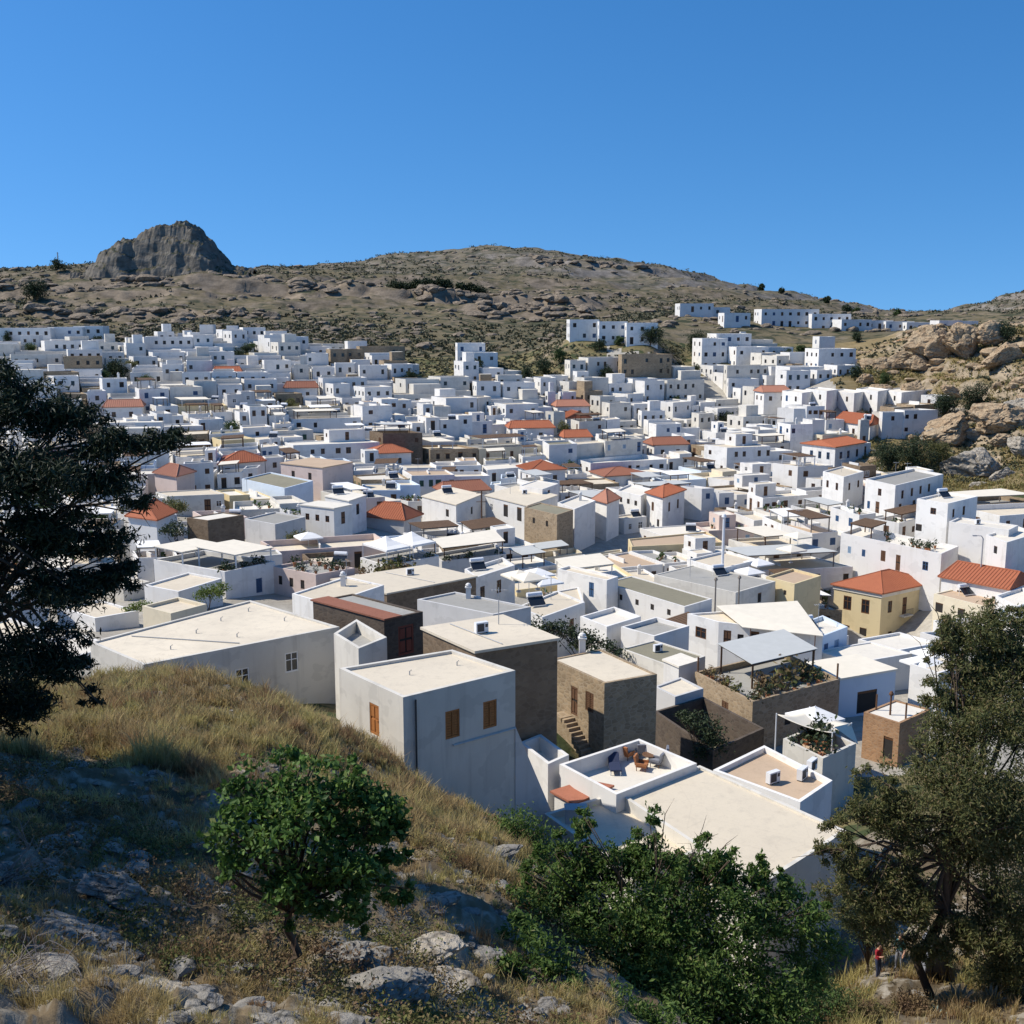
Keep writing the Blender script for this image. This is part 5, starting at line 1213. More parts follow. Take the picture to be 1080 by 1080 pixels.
shrub('shrub', 'bright green garden bush left of the yellow mansion', 'shrub', [(868,630,12,10,134),(880,634,9,10,134),(858,634,8,7,134)], 'leaf_light', .3, 60, 18, 24)
shrub('shrub', 'light green bush behind the long pale house', 'shrub', [(220,624,12,7,103),(232,622,12,8,103),(210,628,7,5,103)], 'leaf_light', .25, 60, 18, 25)
shrub('shrub', 'low green shrub beside the pine above the long pale house', 'shrub', [(150,640,12,5,98),(138,644,10,5,98)], 'leaf_light', .25, 40, 16, 26)
shrub('shrub', 'dark green roof shrub in front of the grey-white block', 'shrub', [(300,540,9,5,148),(314,540,8,5,148)], 'leaf_dark', .35, 40, 14, 27)
shrub('shrub', 'dark bush beside the orange gable cottage', 'shrub', [(186,556,12,9,125),(194,560,8,6,125),(176,560,8,6,125)], 'leaf_dark', .3, 50, 16, 28)
shrub('shrub', 'pale green shrub growing on the slope below the big bush', 'shrub', [(540,940,22,14,30),(580,935,18,14,31)], 'leaf_light', .1, 60, 16, 29)
for i, (pbs, lm, lab) in enumerate([([(850,1040,34,26,40),(880,1060,30,24,39),(835,1065,26,24,38)], 'leaf_green', 'green undergrowth shrub between the big bush and the people'), ([(905,1075,30,18,38),(930,1070,20,12,38.5)], 'weed', 'dry brown shrub below the two people'), ([(960,1062,24,14,39.5),(975,1070,16,12,39)], 'weed', 'pale straw-yellow shrub mound left of the agaves'), ([(1050,1030,34,20,42),(1078,1020,26,26,42)], 'leaf_olive', 'dull green shrub behind the agaves'), ([(905,965,26,30,46),(930,985,18,20,46)], 'leaf_dark', 'dark shrub behind the person in red')]):
    shrub('shrub', lab, 'shrub', pbs, lm, .10, 110, 80, 700 + i)
for i, (pbs, lab) in enumerate([([(520,930,20,10,30),(535,940,14,9,29.5)], 'dry brown bush on the steep flank above the big bush'), ([(505,1000,16,10,22),(520,1012,12,9,22)], 'dry brown bush low on the steep flank beside the big bush'), ([(450,880,18,9,34)], 'small dry bush on the slope behind the little tree')]):
    shrub('shrub', lab, 'shrub', pbs, 'weed', .06, 60, 90, 760 + i)
# trees of the town and the slopes: (px, py, rx, ry, D, leaf, label)
TR = [(758,414,18,6,280,'leaf_dark','low dark hedge in the middle right of the upper town'),(800,432,14,5,268,'leaf_green','low green hedge left of the white terrace row'),(505,392,10,8,305,'leaf_dark','dark tree just below the lone hillside house'),(735,350,13,17,338,'leaf_dark','dark round tree at the left foot of the upper right cluster'),(572,380,13,11,306,'leaf_dark','wide dark tree below the long white hotel, left one'),(555,392,8,11,300,'leaf_dark','narrow dark tree left of the wide hillside tree'),(590,372,10,9,312,'leaf_green','small green tree right of the wide hillside tree'),
 (632,368,12,6,316,'leaf_dark','dark bush at the foot of the hotel, left one'),(686,368,16,9,316,'leaf_dark','broad dark bush at the foot of the hotel, right one'),(700,384,8,11,305,'leaf_dark','dark tree below the right hotel wing'),(640,392,10,8,300,'leaf_dark','low dark tree between hotel and town'),
 (434,386,9,9,300,'leaf_dark','dark tree beside the left hillside houses'),(125,398,16,11,290,'leaf_dark','large dark tree among the far left houses'),(112,408,8,6,286,'leaf_green','small tree touching the large dark far left tree'),(8,352,5,10,345,'leaf_dark','thin dark cypress at the far left edge'),(60,438,14,10,250,'leaf_dark','dark tree above the pine at the left'),
 (1031,390,18,20,248,'leaf_dark','round dark green tree on the rocky spur'),(998,421,18,15,250,'leaf_dark','dark tree at the foot of the spur boulders'),(940,470,22,18,214,'leaf_dark','left one of the big bushy trees below the spur'),(968,474,24,19,212,'leaf_dark','middle one of the big bushy trees below the spur'),(990,462,17,14,216,'leaf_olive','olive-coloured right one of the bushy trees below the spur'),
 (912,494,9,7,205,'leaf_green','small shrub at the left end of the green slope'),(864,518,9,8,180,'leaf_green','small garden tree left of the tall white house'),(865,402,20,6,272,'leaf_dark','long low hedge above the white terrace row'),(957,408,12,6,268,'leaf_green','low bush above the right end of the white terrace row'),(935,383,8,10,282,'leaf_green','shrub among the spur rocks, right one'),(903,385,8,9,286,'leaf_dark','shrub among the spur rocks, left one'),
 (1062,352,14,12,282,'leaf_dark','dark bush on the spur top by the right edge'),(830,357,10,8,322,'leaf_dark','dark tree between the upper cluster and the skyline hotels'),(845,350,7,6,335,'leaf_green','little tree below the long skyline hotel'),(905,346,6,6,350,'leaf_dark','dark tree beside the skyline shoulder house'),
 (803,306,4,4,700,'leaf_dark','lone round tree on the mountain skyline, highest one'),(824,313,4,3,680,'leaf_dark','skyline bush right of the highest lone tree'),(872,317,4,4,640,'leaf_dark','skyline tree above the white skyline houses'),(893,320,6,5,600,'leaf_dark','largest round tree on the right skyline'),(903,328,5,4,560,'leaf_green','skyline bush below the largest skyline tree'),(947,331,5,4,540,'leaf_green','last skyline bush before the saddle'),
 (62,291,9,8,540,'leaf_dark','dark bush on the left ridge by the mast'),(40,318,18,10,470,'leaf_dark','dark hollow thicket on the left slope'),(780,372,7,6,330,'leaf_green','small tree inside the upper right cluster'),(712,398,9,6,292,'leaf_green','small tree left of the upper right cluster houses'),(652,372,6,5,318,'leaf_green','little bush under the middle hotel wing'),(880,470,7,5,220,'leaf_green','small bush under the bright red roof'),(730,540,9,7,182,'leaf_green','courtyard tree right of the tall tile-roofed house'),(690,505,13,6,196,'leaf_dark','dark hedge above the tall tile-roofed house'),(870,580,10,6,148,'leaf_dark','spreading cafe tree left of the long white house'),(420,604,16,5,122,'leaf_dark','dark planting along the pot-crowded roof terrace')]
for i, (px, py, rx, ry, D, lm, lab) in enumerate(TR):
    r = random.Random(i + 70); k = 5 if rx * ry > 40 else 3
    bl = [(px, py, rx * .62, ry * .7, D), (px, py + ry * .55, rx * .8, ry * .5, D)] + [(px + r.uniform(-.55, .55) * rx, py + r.uniform(-.45, .5) * ry, rx * r.uniform(.35, .55), ry * r.uniform(.4, .6), D + r.uniform(-1, 1)) for _ in range(k)]
    s = D / FPX
    shrub('tree' if ry > 6 else 'shrub', lab, 'tree' if ry > 6 else 'shrub', bl, lm, max(.3, 1.6 * s), int(max(44, min(170, rx * ry * .55))), 34, 300 + i, 'trees of the town and slopes')
yn = {}
for i, (x_, y_, px, py) in enumerate(YARDS):
    if i % 5 > 3 or y_ < 100: continue
    if any(sat([(x_ - 1.5, y_ - 1.5), (x_ + 1.5, y_ - 1.5), (x_ + 1.5, y_ + 1.5), (x_ - 1.5, y_ + 1.5)], h['foot'], 0) for h in HOUSES if abs(h['c'][1] - y_) < 20): continue
    r = random.Random(i + 1700); g_ = ground(x_, y_); hh = r.uniform(2.2, 4.2); q = proj((x_, y_, g_ + hh))
    for d_, ref, sec in near_refs(q[0], q[1]):
        if (ref, sec) not in yn: break
    yn[(ref, sec)] = 1
    rng_ = [(x_ + r.uniform(-1, 1), y_ + r.uniform(-1, 1), g_ + hh * r.uniform(.55, 1), r.uniform(.8, 1.5), r.uniform(.8, 1.5), r.uniform(.7, 1.1)) for _ in range(5)]
    lm = r.choice(['leaf_dark', 'leaf_green', 'leaf_dark', 'leaf_olive'])
    make_tree('tree', 'small %s tree in a yard, %s %s' % ({'leaf_dark': 'dark green', 'leaf_green': 'green', 'leaf_olive': 'olive'}[lm], sec, ref), 'tree', (x_, y_, g_), (x_, y_, g_ + hh * .6), .1, rng_, .32, .5, 56, 26, lm, seed=1700 + i, group='small trees in the town yards', cr=.3, shell=.2)
for i in range(9):
    r = random.Random(i + 9); px = 419 + i * 10.6
    names = ['first', 'second', 'third', 'fourth', 'fifth', 'sixth', 'seventh', 'eighth', 'last']
    D_g = 525 + r.uniform(-2, 2); X_g = (px - 540) / FPX * D_g; Z_g = ground(X_g, D_g); hg = r.uniform(5.0, 7.0)
    make_tree('tree', '%s dark tree from the left in the grove line on the hill' % names[i], 'tree', (X_g, D_g, Z_g), (X_g, D_g, Z_g + hg * .5), .2, [(X_g + r.uniform(-2.4, 2.4), D_g + r.uniform(-1, 1), Z_g + hg * f, 2.6, 2.4, hg * .3) for f in (.3, .35, .55, .7)], .9, .5, 80, 26, 'leaf_dark', seed=500 + i, group='dark grove line on the hill', cr=.28, shell=.2)

# ------------------------------------------------------------------ ground cover that nobody could count
def in_px(n, x0, x1, d0, d1, rng):
    px = rng.uniform(x0, x1, n); D = np.exp(rng.uniform(math.log(d0), math.log(d1), n)); u = (px - 540) / FPX
    return u * D, D
rng = np.random.default_rng(77)
x, y = in_px(15000, -80, 1200, 352, 820, rng)
m = fbm(np.stack([x * .012, y * .012, x * 0], -1), 3) + rng.normal(size=len(x)) * .22
keep = (m > -.06) & ~((y < 395) & (x / y > .05))
x, y = x[keep], y[keep]; z = terrain(x, y); sc = rng.uniform(.3, 1.1, len(x)) * (.8 + y / 900)
k = 12; ii = np.repeat(np.arange(len(x)), k); g = rng.normal(size=(len(ii), 3)) * np.array([.55, .55, .3])
cen = np.stack([x, y, z + sc * .3], -1)[ii] + g * sc[ii][:, None]; V, F = leaf_quads(cen, 1.0, .7, rng); 
tag(np_mesh('scrub', V, F, M['leaf_scrub']), 'low olive-grey scrub dotted over the dry hills', 'scrub', kind='stuff')
x, y = in_px(1500, 400, 720, 300, 350, rng); x2, y2_ = in_px(4200, 880, 1180, 205, 340, rng); x = np.concatenate([x, x2]); y = np.concatenate([y, y2_])
keep = [not any(abs(a - h['c'][0]) < h['rad'] and abs(b - h['c'][1]) < h['rad'] for h in HOUSES if h['c'][1] > 200) for a, b in zip(x, y)]
x, y = x[keep], y[keep]; z = terrain(x, y); sc = rng.uniform(.25, .8, len(x)); ii = np.repeat(np.arange(len(x)), 12)
cen = np.stack([x, y, z + sc * .3], -1)[ii] + rng.normal(size=(len(ii), 3)) * np.array([.5, .5, .3]) * sc[ii][:, None]; V, F = leaf_quads(cen, .6, .7, rng)
tag(np_mesh('undergrowth', V, F, M['leaf_scrub']), 'low scrub around the upper edge of the town and on the rocky spur', 'scrub', kind='stuff')

def blades(px0, px1, d0, d1, n, h0, h1, wpx, rng, thr, sc=.35, lean=.5, fn=None, per=13, spread=.10):
    """grass in tufts: each tuft fans out from one root"""
    x, y = in_px(n, px0, px1, d0, d1, rng)
    m = fbm(np.stack([x * sc, y * sc, x * 0 + 5], -1), 3)
    if fn is not None: m = m + fn(x, y)
    kp = m > thr + rng.normal(size=n) * .12
    x, y, m = x[kp], y[kp], m[kp]; n = len(x)
    th = rng.uniform(h0, h1, n) * (.55 + .6 * np.clip((m - thr) * 2.2, 0, 1)) * rng.choice([.6, .8, 1, 1.25], n)
    ii = np.repeat(np.arange(n), rng.poisson(per, n).clip(3)); k = len(ii)
    a = rng.uniform(0, 2 * math.pi, k); rad = np.abs(rng.normal(size=k)) * spread * (.4 + th[ii])
    X = x[ii] + np.cos(a) * rad; Y = y[ii] + np.sin(a) * rad; Z = terrain(X, Y)
    h = th[ii] * rng.uniform(.5, 1.15, k); a2 = a + rng.normal(size=k) * .7; l = h * (rng.uniform(.05, lean, k) + rad)
    w = wpx * Y / FPX * rng.uniform(.6, 1.3, k); q = rng.uniform(0, math.pi, k); sx, sy = np.cos(q) * w * .5, np.sin(q) * w * .5
    mx, my, mz = X + np.cos(a2) * l * .3, Y + np.sin(a2) * l * .3, Z + h * .62
    p0 = np.stack([X - sx, Y - sy, Z - .03], -1); p1 = np.stack([X + sx, Y + sy, Z - .03], -1)
    m0 = np.stack([mx - sx * .8, my - sy * .8, mz], -1); m1 = np.stack([mx + sx * .8, my + sy * .8, mz], -1); tip = np.stack([X + np.cos(a2) * l, Y + np.sin(a2) * l, Z + h], -1)
    V = np.stack([p0, p1, m1, m0, tip], 1).reshape(-1, 3); i = np.arange(k) * 5
    F = np.stack([np.stack([i, i + 1, i + 2], -1), np.stack([i, i + 2, i + 3], -1), np.stack([i + 3, i + 2, i + 4], -1)], 1).reshape(-1, 3)
    return V, F
def crestfn(x, y): return .30 * smooth(28, 42, y) - .25 * smooth(.0, .10, x / y) * (1 - smooth(38, 46, y))
V1_, F1_ = blades(-90, 640, 28, 58, 17000, .22, .75, .75, rng, .02, .5, .6, crestfn, per=20)
V2_, F2_ = blades(-90, 660, 11, 30, 9000, .08, .34, .8, rng, .03, .7, 1.0, per=18)
V3_, F3_ = blades(880, 1130, 34, 48, 2200, .3, .8, .8, rng, -.2, .5)
V = np.vstack([V1_, V2_, V3_]); F = np.vstack([F1_, F2_ + len(V1_), F3_ + len(V1_) + len(V2_)])
tag(np_mesh('dry_grass', V, F, M['grass_dry']), 'tall straw-coloured dry grass over the near slope', 'grass', kind='stuff')
# low weeds and thorny cushions between the tufts
x, y = in_px(2700, -90, 650, 11.5, 56, rng); m = fbm(np.stack([x * .4, y * .4, x * 0 + 31], -1), 3); k = m > .0; x, y = x[k], y[k]; z = terrain(x, y)
sc = rng.uniform(.12, .42, len(x)) * (.8 + y / 90); ii = np.repeat(np.arange(len(x)), 70)
cen = np.stack([x, y, z + sc * .45], -1)[ii] + rng.normal(size=(len(ii), 3)) * np.array([.55, .55, .4]) * sc[ii][:, None]; V, F = leaf_quads(cen, .07, .5, rng)
tag(np_mesh('weeds', V, F, M['weed']), 'brown and olive weeds among the near rocks', 'weeds', kind='stuff')
V, F = blades(900, 1150, 190, 300, 5200, .4, 1.0, 1.0, rng, -.3, .08, .5, per=9, spread=.6)
tag(np_mesh('grass', V, F, M['grass_spur']), 'yellow-green grass on the slope below the rocky spur', 'grass', kind='stuff')
# ------------------------------------------------------------------ rocks
def boulder_mesh(rng, sub=4, sx=(1, 1, 1), cuts=15, rough=.26):
    bm = bmesh.new(); bmesh.ops.create_icosphere(bm, subdivisions=sub, radius=1.0)
    v = np.array([p.co[:] for p in bm.verts]); f = np.array([[q.index for q in t.verts] for t in bm.faces]); bm.free()
    for _ in range(cuts):                       # flat broken faces
        n = rng.normal(size=3); n /= np.linalg.norm(n); d = rng.uniform(.52, .88)
        t = v @ n - d; v = v - np.outer(np.maximum(t, 0) * .92, n)
    off = rng.uniform(0, 50, 3)
    v = v * (1 + rough * fbm(v * 1.6 + off, 4)[:, None] + .13 * ridged(v * np.array([2.4, 2.4, 4.2]) + off, 4)[:, None] - .10 * (np.abs(fbm(v * 2.1 + off + 9, 2)) < .05)[:, None])
    return v * np.array(sx), f
def boulder(label, px, py, rx, ry, D, mat, seed, name='boulder', group=None, sink=.35, depth=1., rot=None, sub=4):
    rng = np.random.default_rng(seed); p = P(px, py, D); s = D / FPX
    a, c = rx * s, ry * s; v, f = boulder_mesh(rng, sub, (a * 1.15, (a + c) * .5 * depth, c * 1.15))
    t = rng.uniform(-.35, .35); R = np.array([[math.cos(t), 0, math.sin(t)], [0, 1, 0], [-math.sin(t), 0, math.cos(t)]]); v = v @ R.T
    # settle it: the lower end reaches into the ground it stands on
    g = ground(p.x, p.y)
    if v[:, 2].min() + p.z > g - .1 * c: p.z = g - v[:, 2].min() - .3 * c
    o = np_mesh(name, v, f, M[mat], loc=p, smooth_=False); return tag(o, label, 'rock', group)
SPUR = [(1030,480,36,22,213,'rock_pale','biggest pale boulder, below the rocky spur by the bushy trees'),(1003,436,30,18,236,'rock_tan','slanting tan boulder beside the dark tree at the spur foot'),(1052,440,30,20,232,'rock_tan','tan boulder right of the slanting one on the spur'),(1072,430,18,14,233,'rock_pale','pale boulder at the right edge of the spur'),
 (1058,505,20,13,204,'rock_pale','low pale rock in the grass under the biggest boulder'),(1030,514,16,7,202,'rock_pale','flat grey rock at the foot of the biggest boulder'),(986,356,26,16,290,'rock_tan','left tan crag on the spur skyline'),(1015,362,22,18,285,'rock_tan','cracked tan crag with a shaded cleft on the spur skyline'),(1043,352,20,14,283,'rock_tan','rounded tan crag near the right skyline'),(1060,376,24,15,266,'rock_tan','tan crag below the dark spur-top bush'),
 (955,362,18,11,296,'rock_tan','small tan crag at the left end of the spur skyline'),(932,368,12,9,298,'rock_tan','lowest left crag beside the hillside houses'),(962,392,18,8,274,'rock_tan','long tan ledge in the middle of the spur'),(930,398,13,7,278,'rock_tan','ledge between the two spur shrubs'),(1005,392,14,8,264,'rock_tan','ledge left of the round spur tree'),(1015,408,16,9,252,'rock_pale','pale rock below the round spur tree'),
 (985,448,14,9,236,'rock_pale','pale block between slanting boulder and bushy trees'),(1075,472,16,12,215,'rock_pale','pale rock at the right edge beside the biggest boulder'),(1078,404,16,10,246,'rock_tan','tan rock at the right edge above the yellow grass'),(945,412,12,6,266,'rock_tan','low rock above the terrace row end'),(912,392,10,6,284,'rock_tan','small rock behind the terrace row'),(970,372,14,9,290,'rock_tan','tan knob below the left crag'),(1028,440,9,7,234,'rock_pale','pale stone wedged between the two large spur boulders'),(1058,462,14,8,222,'rock_tan','rust-stained rock above the biggest boulder')]
for i, (px, py, rx, ry, D, m, lab) in enumerate(SPUR):
    boulder(lab, px, py, rx * .86, ry * .9, D, m, 40 + i, sub=5 if rx > 17 else 4, group='boulders of the rocky spur')
NR = [(185,1058,95,34,13.2,'rock_pale','large pale lichen-spotted slab at the bottom left'),(290,1062,60,26,14.2,'rock_grey','grey slab beside the thin trunk of the little tree'),(60,985,70,34,14.5,'rock_grey','broad shaded rock at the lower left'),(120,930,44,22,17,'rock_grey','shaded grey rock above the broad one'),(30,1040,50,26,12.4,'rock_grey','dark rock in the bottom left corner'),(190,965,26,12,17,'rock_grey','small shaded rock right of the broad one'),
 (205,796,20,11,33,'rock_grey','grey rock in the dry grass above the shade'),(218,815,13,9,32,'rock_pale','pale stone under the grass rock'),(190,838,10,6,28,'rock_pale','single pale stone at the edge of the shade'),(440,945,46,22,24,'rock_grey','grey outcrop right of the little tree'),(490,965,38,20,25,'rock_grey','grey outcrop at the foot of the slope edge'),(410,905,26,12,27,'rock_pale','pale outcrop behind the little tree'),(480,905,40,16,30,'rock_grey','long grey ledge below the orange-shuttered house'),
 (350,1010,50,24,16.5,'rock_grey','grey rock right of the little tree trunk'),(400,1045,60,28,15.5,'rock_grey','dark-sided rock in the bottom middle'),(450,1000,36,18,19,'rock_pale','pale stone above the dark-sided rock'),(505,1010,30,22,21,'rock_grey','rock at the left flank of the big bush'),(330,1065,40,16,14,'rock_pale','low pale rock at the bottom edge'),(515,925,22,12,34,'rock_pale','pale rock near the slope shrub'),(545,965,20,12,28,'rock_grey','rock under the pale green slope shrub'),(380,985,20,9,20,'rock_pale','small pale rock under the crown of the little tree'),
 (240,880,14,8,23,'rock_grey','stone in the shade left of the little tree'),(150,850,18,8,26,'rock_grey','stone in the shade below the pine'),(90,880,26,12,21,'rock_grey','shaded rock behind the bare twigs'),(520,900,30,16,33,'rock_grey','grey ledge rock on the steep flank, upper one'),(528,950,30,20,28,'rock_grey','broad grey rock in the middle of the steep flank'),(515,985,34,22,23.5,'rock_grey','grey rock low on the steep flank beside the bush'),(545,1015,26,18,24,'rock_pale','pale rock half under the left of the big bush'),(470,1035,40,18,18,'rock_pale','pale split rock at the bottom of the steep flank'),(310,765,9,5,46,'rock_pale','pale stone on the grassy crest left of the house'),(270,742,11,5,50,'rock_pale','white stone on the crest by the long pale house')]
for i, (px, py, rx, ry, D, m, lab) in enumerate(NR):
    boulder(lab, px, py + ry * .25, rx * 1.05, ry * .62, D, m, 140 + i, name='rock', group='rocks of the near slope', depth=1.2, sub=5 if rx > 40 else 4)
# loose stones, far too many to count
rng = np.random.default_rng(5); protos = [boulder_mesh(rng, 2, (1, 1, .7), 9, .3) for _ in range(6)]
def stones(name, label, xs, ys, s0, s1, mat):
    zs = terrain(xs, ys); Vs, Fs, n = [], [], 0
    for x, y, z in zip(xs, ys, zs):
        v, f = protos[int(rng.integers(6))]; s = rng.uniform(s0, s1) * rng.choice([.5, 1, 1, 1.8]); t = rng.uniform(0, 6.28); c, q = math.cos(t), math.sin(t)
        w = v @ np.array([[c, -q, 0], [q, c, 0], [0, 0, 1]]).T * s * rng.uniform(.7, 1.3, 3) * np.array([1.25, 1.1, .72]) + np.array([x, y, z + s * .05]); Vs.append(w); Fs.append(f + n); n += len(w)
    return tag(np_mesh(name, np.vstack(Vs), np.vstack(Fs), M[mat]), label, 'rocks', kind='stuff')
x, y = in_px(4200, -80, 1150, 365, 800, rng); m = ridged(np.stack([x * .018, y * .018, x * 0 + 3], -1), 5) + rng.normal(size=len(x)) * .12; k = m > .12; stones('hill_stones', 'scattered brown rocks on the dry hills', x[k], y[k], .35, 1.5, 'rock_hill')
# the broken ledge bands that cross the hillside
lx, ly = [], []
for pts, D, n in (([(365,318),(420,309),(480,311),(540,318),(610,322)], 520, 170), ([(230,305),(300,306),(365,308)], 520, 90), ([(0,312),(60,305),(130,302),(220,300)], 500, 120), ([(500,326),(560,334),(620,340)], 470, 80), ([(560,290),(620,292),(690,294)], 700, 80), ([(0,330),(90,326),(200,330),(300,335)], 440, 110)):
    t = rng.uniform(0, len(pts) - 1, n); i = t.astype(int).clip(0, len(pts) - 2); f = t - i; pp = np.array(pts, float)
    px = pp[i, 0] * (1 - f) + pp[i + 1, 0] * f; d = D + rng.normal(size=n) * 5 + np.sin(px * .05) * 6; lx.append((px - 540) / FPX * d); ly.append(d)
stones('ledge_rocks', 'broken brown rock ledges crossing the hillside', np.concatenate(lx), np.concatenate(ly), 1.0, 2.6, 'rock_hill')
x, y = in_px(900, 890, 1160, 215, 335, rng); k = fbm(np.stack([x * .06, y * .06, x * 0], -1), 3) > -.1; stones('spur_stones', 'rubble and small boulders over the rocky spur', x[k], y[k], .3, 1.7, 'rock_tan')
x, y = in_px(900, -60, 620, 11, 48, rng); stones('slope_stones', 'loose stones on the near slope', x, y, .04, .16, 'rock_grey')
# ------------------------------------------------------------------ roof fittings of the nearer houses
def deck(h): return h['zl'] - h['par'] + (.16 if h['par'] == 0 else 0)
def on_roof(h, px, py):
    """the point of that roof deck seen at px, py, in the house's own frame"""
    p = Pz(px, py, h['zr'] - h['par'] + (.16 if h['par'] == 0 else 0)); return p - h['root'].location
def world_on(h, px, py): return on_roof(h, px, py) + h['root'].location
def by(start): return [x for x in HOUSES if (x['label'] or '').startswith(start)][0]
U5_H = by('cream roof with a small chimney')
for h, px, py in ((by('low grey roof with a white chimney'), 494, 631), (C_, 614, 688), (by('cream roof with a small chimney'), 362, 618), (by('white house in blue shade right'), 612, 528)):
    p = on_roof(h, px, py); chimney(h['root'], *p, 1.0)
for px, py, rt in ((207, 668, .3), (233, 655, .3), (180, 685, .3), (262, 645, .3), (300, 655, .3), (250, 672, .3)):
    p = on_roof(LONG_, px, py); b = MB(); b.tube([(0, 0, -.05), (0, 0, .22), (.12, .05, .3)], .04, 6); b.build('vent_pipe', M['metal_grey'], LONG_['root'], p)
for px, py in ((432, 712), (482, 702)):
    p = on_roof(B_, px, py); b = MB(); b.tube([(0, 0, -.05), (0, 0, .2), (.1, .04, .27)], .035, 6); b.build('vent_pipe', M['metal_grey'], B_['root'], p)
H2_H = by('lower cream roof with a grey box')
p = on_roof(H2_H, 607, 866); b = MB(); b.box(-.55, .55, -.35, .35, .0, .75, 0); b.box(-.6, .6, -.4, .4, .75, .82, 0); b.build('water_box', M['metal_grey'], H2_H['root'], p)
for px, py, rt in ((815, 826, .6), (846, 822, .9), (856, 813, .9)):
    q = on_roof(I_, px, py); ac_unit(I_['root'], *q, rt)
# more fittings on the big near and middle roofs
def spot(h, u, v): q = quad_in(h['local'], u, 1, v, 1)[0]; return (q[0], q[1], deck(h))
for h, u, v in ((D_, .3, .75), (T_, .2, .7), (V1, .3, .8), (X3, .5, .5), (Q2, .3, .6), (R3, .3, .3), (U5_H, .3, .8), (P1, .4, .6), (P6, .4, .5), (W3, .3, .4)): antenna(h['root'], *spot(h, u, v), 2.4)
for h, u, v in ((T_, .35, .3), (Q2, .4, .3), (V1, .3, .3), (R3, .5, .7), (W5, .4, .5), (P2, .4, .6), (O2, .4, .5), (U8, .3, .4)): tank(h['root'], *spot(h, u, v), .4)
for h, u, v in ((D_, .5, .4), (RF, .4, .5), (W3, .5, .6), (V2, .4, .6), (P3, .4, .5)): ac_unit(h['root'], *spot(h, u, v), .5)
for h, pts_ in ((LONG_, ((.1, .2), (.9, .5))), (D_, ((.05, .3), (.95, .35))), (V2, ((.1, .5), (.95, .55)))):
    a_, b_q = spot(h, *pts_[0]), spot(h, *pts_[1]); b = MB(); b.tube([(a_[0], a_[1], a_[2] + .05), (b_q[0], b_q[1], b_q[2] + .05)], .035, 5); b.build('roof_pipe', M['metal_grey'], h['root'])
# the canvas roof on the awning house
lo = Q_['local']; zq = Q_['zl']; q = quad_in(lo, .0, 1, .26, 1.02); d = (v2(lo[2]) - v2(lo[1])).normalized(); no = Vector((d.y, -d.x))
q = [tuple(v2(q[0]) - no * .3), tuple(v2(q[1]) + no * 1.1), tuple(v2(q[2]) + no * 1.1), tuple(v2(q[3]) - no * .3)]
b = MB(); b.prism(q, [zq + .5, zq + .02, zq + .02, zq + .5], [zq + .56, zq + .08, zq + .08, zq + .56]); b.build('awning', M['canvas_cream'], Q_['root'])
b = MB()
for t in (.1, .5, .9):
    c = v2(q[1]).lerp(v2(q[2]), t); b.tube([(c.x, c.y, zq - 3.4), (c.x, c.y, zq + .02)], .05, 6)
b.build('awning_post', M['wood_brown'], Q_['root'])
# awnings and pergolas: (house, u0, u1, v0, v1, height, cover, slope)
def by(start): return [x for x in HOUSES if (x['label'] or '').startswith(start)][0]
T2_H, T3_H, U3_H, T4_H, U4_H, P4_H = by('taverna terrace under a cream'), by('taverna terrace under two white'), by('white house with a big cream canvas'), by('roof terrace crowded'), by('long pinkish house'), by('long white house with potted')
pergola(T2_H['root'], quad_in(T2_H['local'], .0, .95, .03, .97), deck(T2_H), 2.3, 'canvas_cream', 'wood_brown', 'awning', .25)
pergola(U3_H['root'], quad_in(U3_H['local'], .45, .98, .25, .98), deck(U3_H), 2.2, 'canvas_cream', 'frame_white', 'awning', .2)
pergola(U3_H['root'], quad_in(U3_H['local'], .02, .42, .0, .8), deck(U3_H), 2.0, 'canvas_cream', 'frame_white', 'awning', .15)
pergola(K_['root'], quad_in(K_['local'], .02, .60, .25, .98), deck(K_), 2.5, 'canvas_grey', 'wood_brown', 'awning', .35)
pergola(P4_H['root'], quad_in(P4_H['local'], .08, .3, .1, .9), deck(P4_H), 2.0, 'reed', 'wood_brown')
def peaked(root, poly, z0, h, rise, name='canopy'):
    """a peaked white canopy on four posts"""
    b = MB(); c = sum([v2(p) for p in poly], Vector((0, 0))) / 4
    for i in range(4):
        p, q = v2(poly[i]), v2(poly[(i + 1) % 4]); b.tube([(p.x, p.y, z0 - .2), (p.x, p.y, z0 + h)], .05, 5, 0)
        for k in range(3):          # sides that sag a little towards the peak
            f0, f1 = k / 3, (k + 1) / 3; g = lambda f: z0 + h + rise * f ** 1.5
            b.face([(*p.lerp(c, f0), g(f0)), (*q.lerp(c, f0), g(f0)), (*q.lerp(c, f1), g(f1)), (*p.lerp(c, f1), g(f1))], 1)
        b.face([(*p, z0 + h - .25), (*q, z0 + h - .25), (*q, z0 + h), (*p, z0 + h)], 1)
    return b.build(name, [M['metal_white'], M['canvas_white']], root)
for v0, v1 in ((.03, .46), (.52, .96)): peaked(T3_H['root'], quad_in(T3_H['local'], .05, .95, v0, v1), deck(T3_H), 2.1, 1.1)
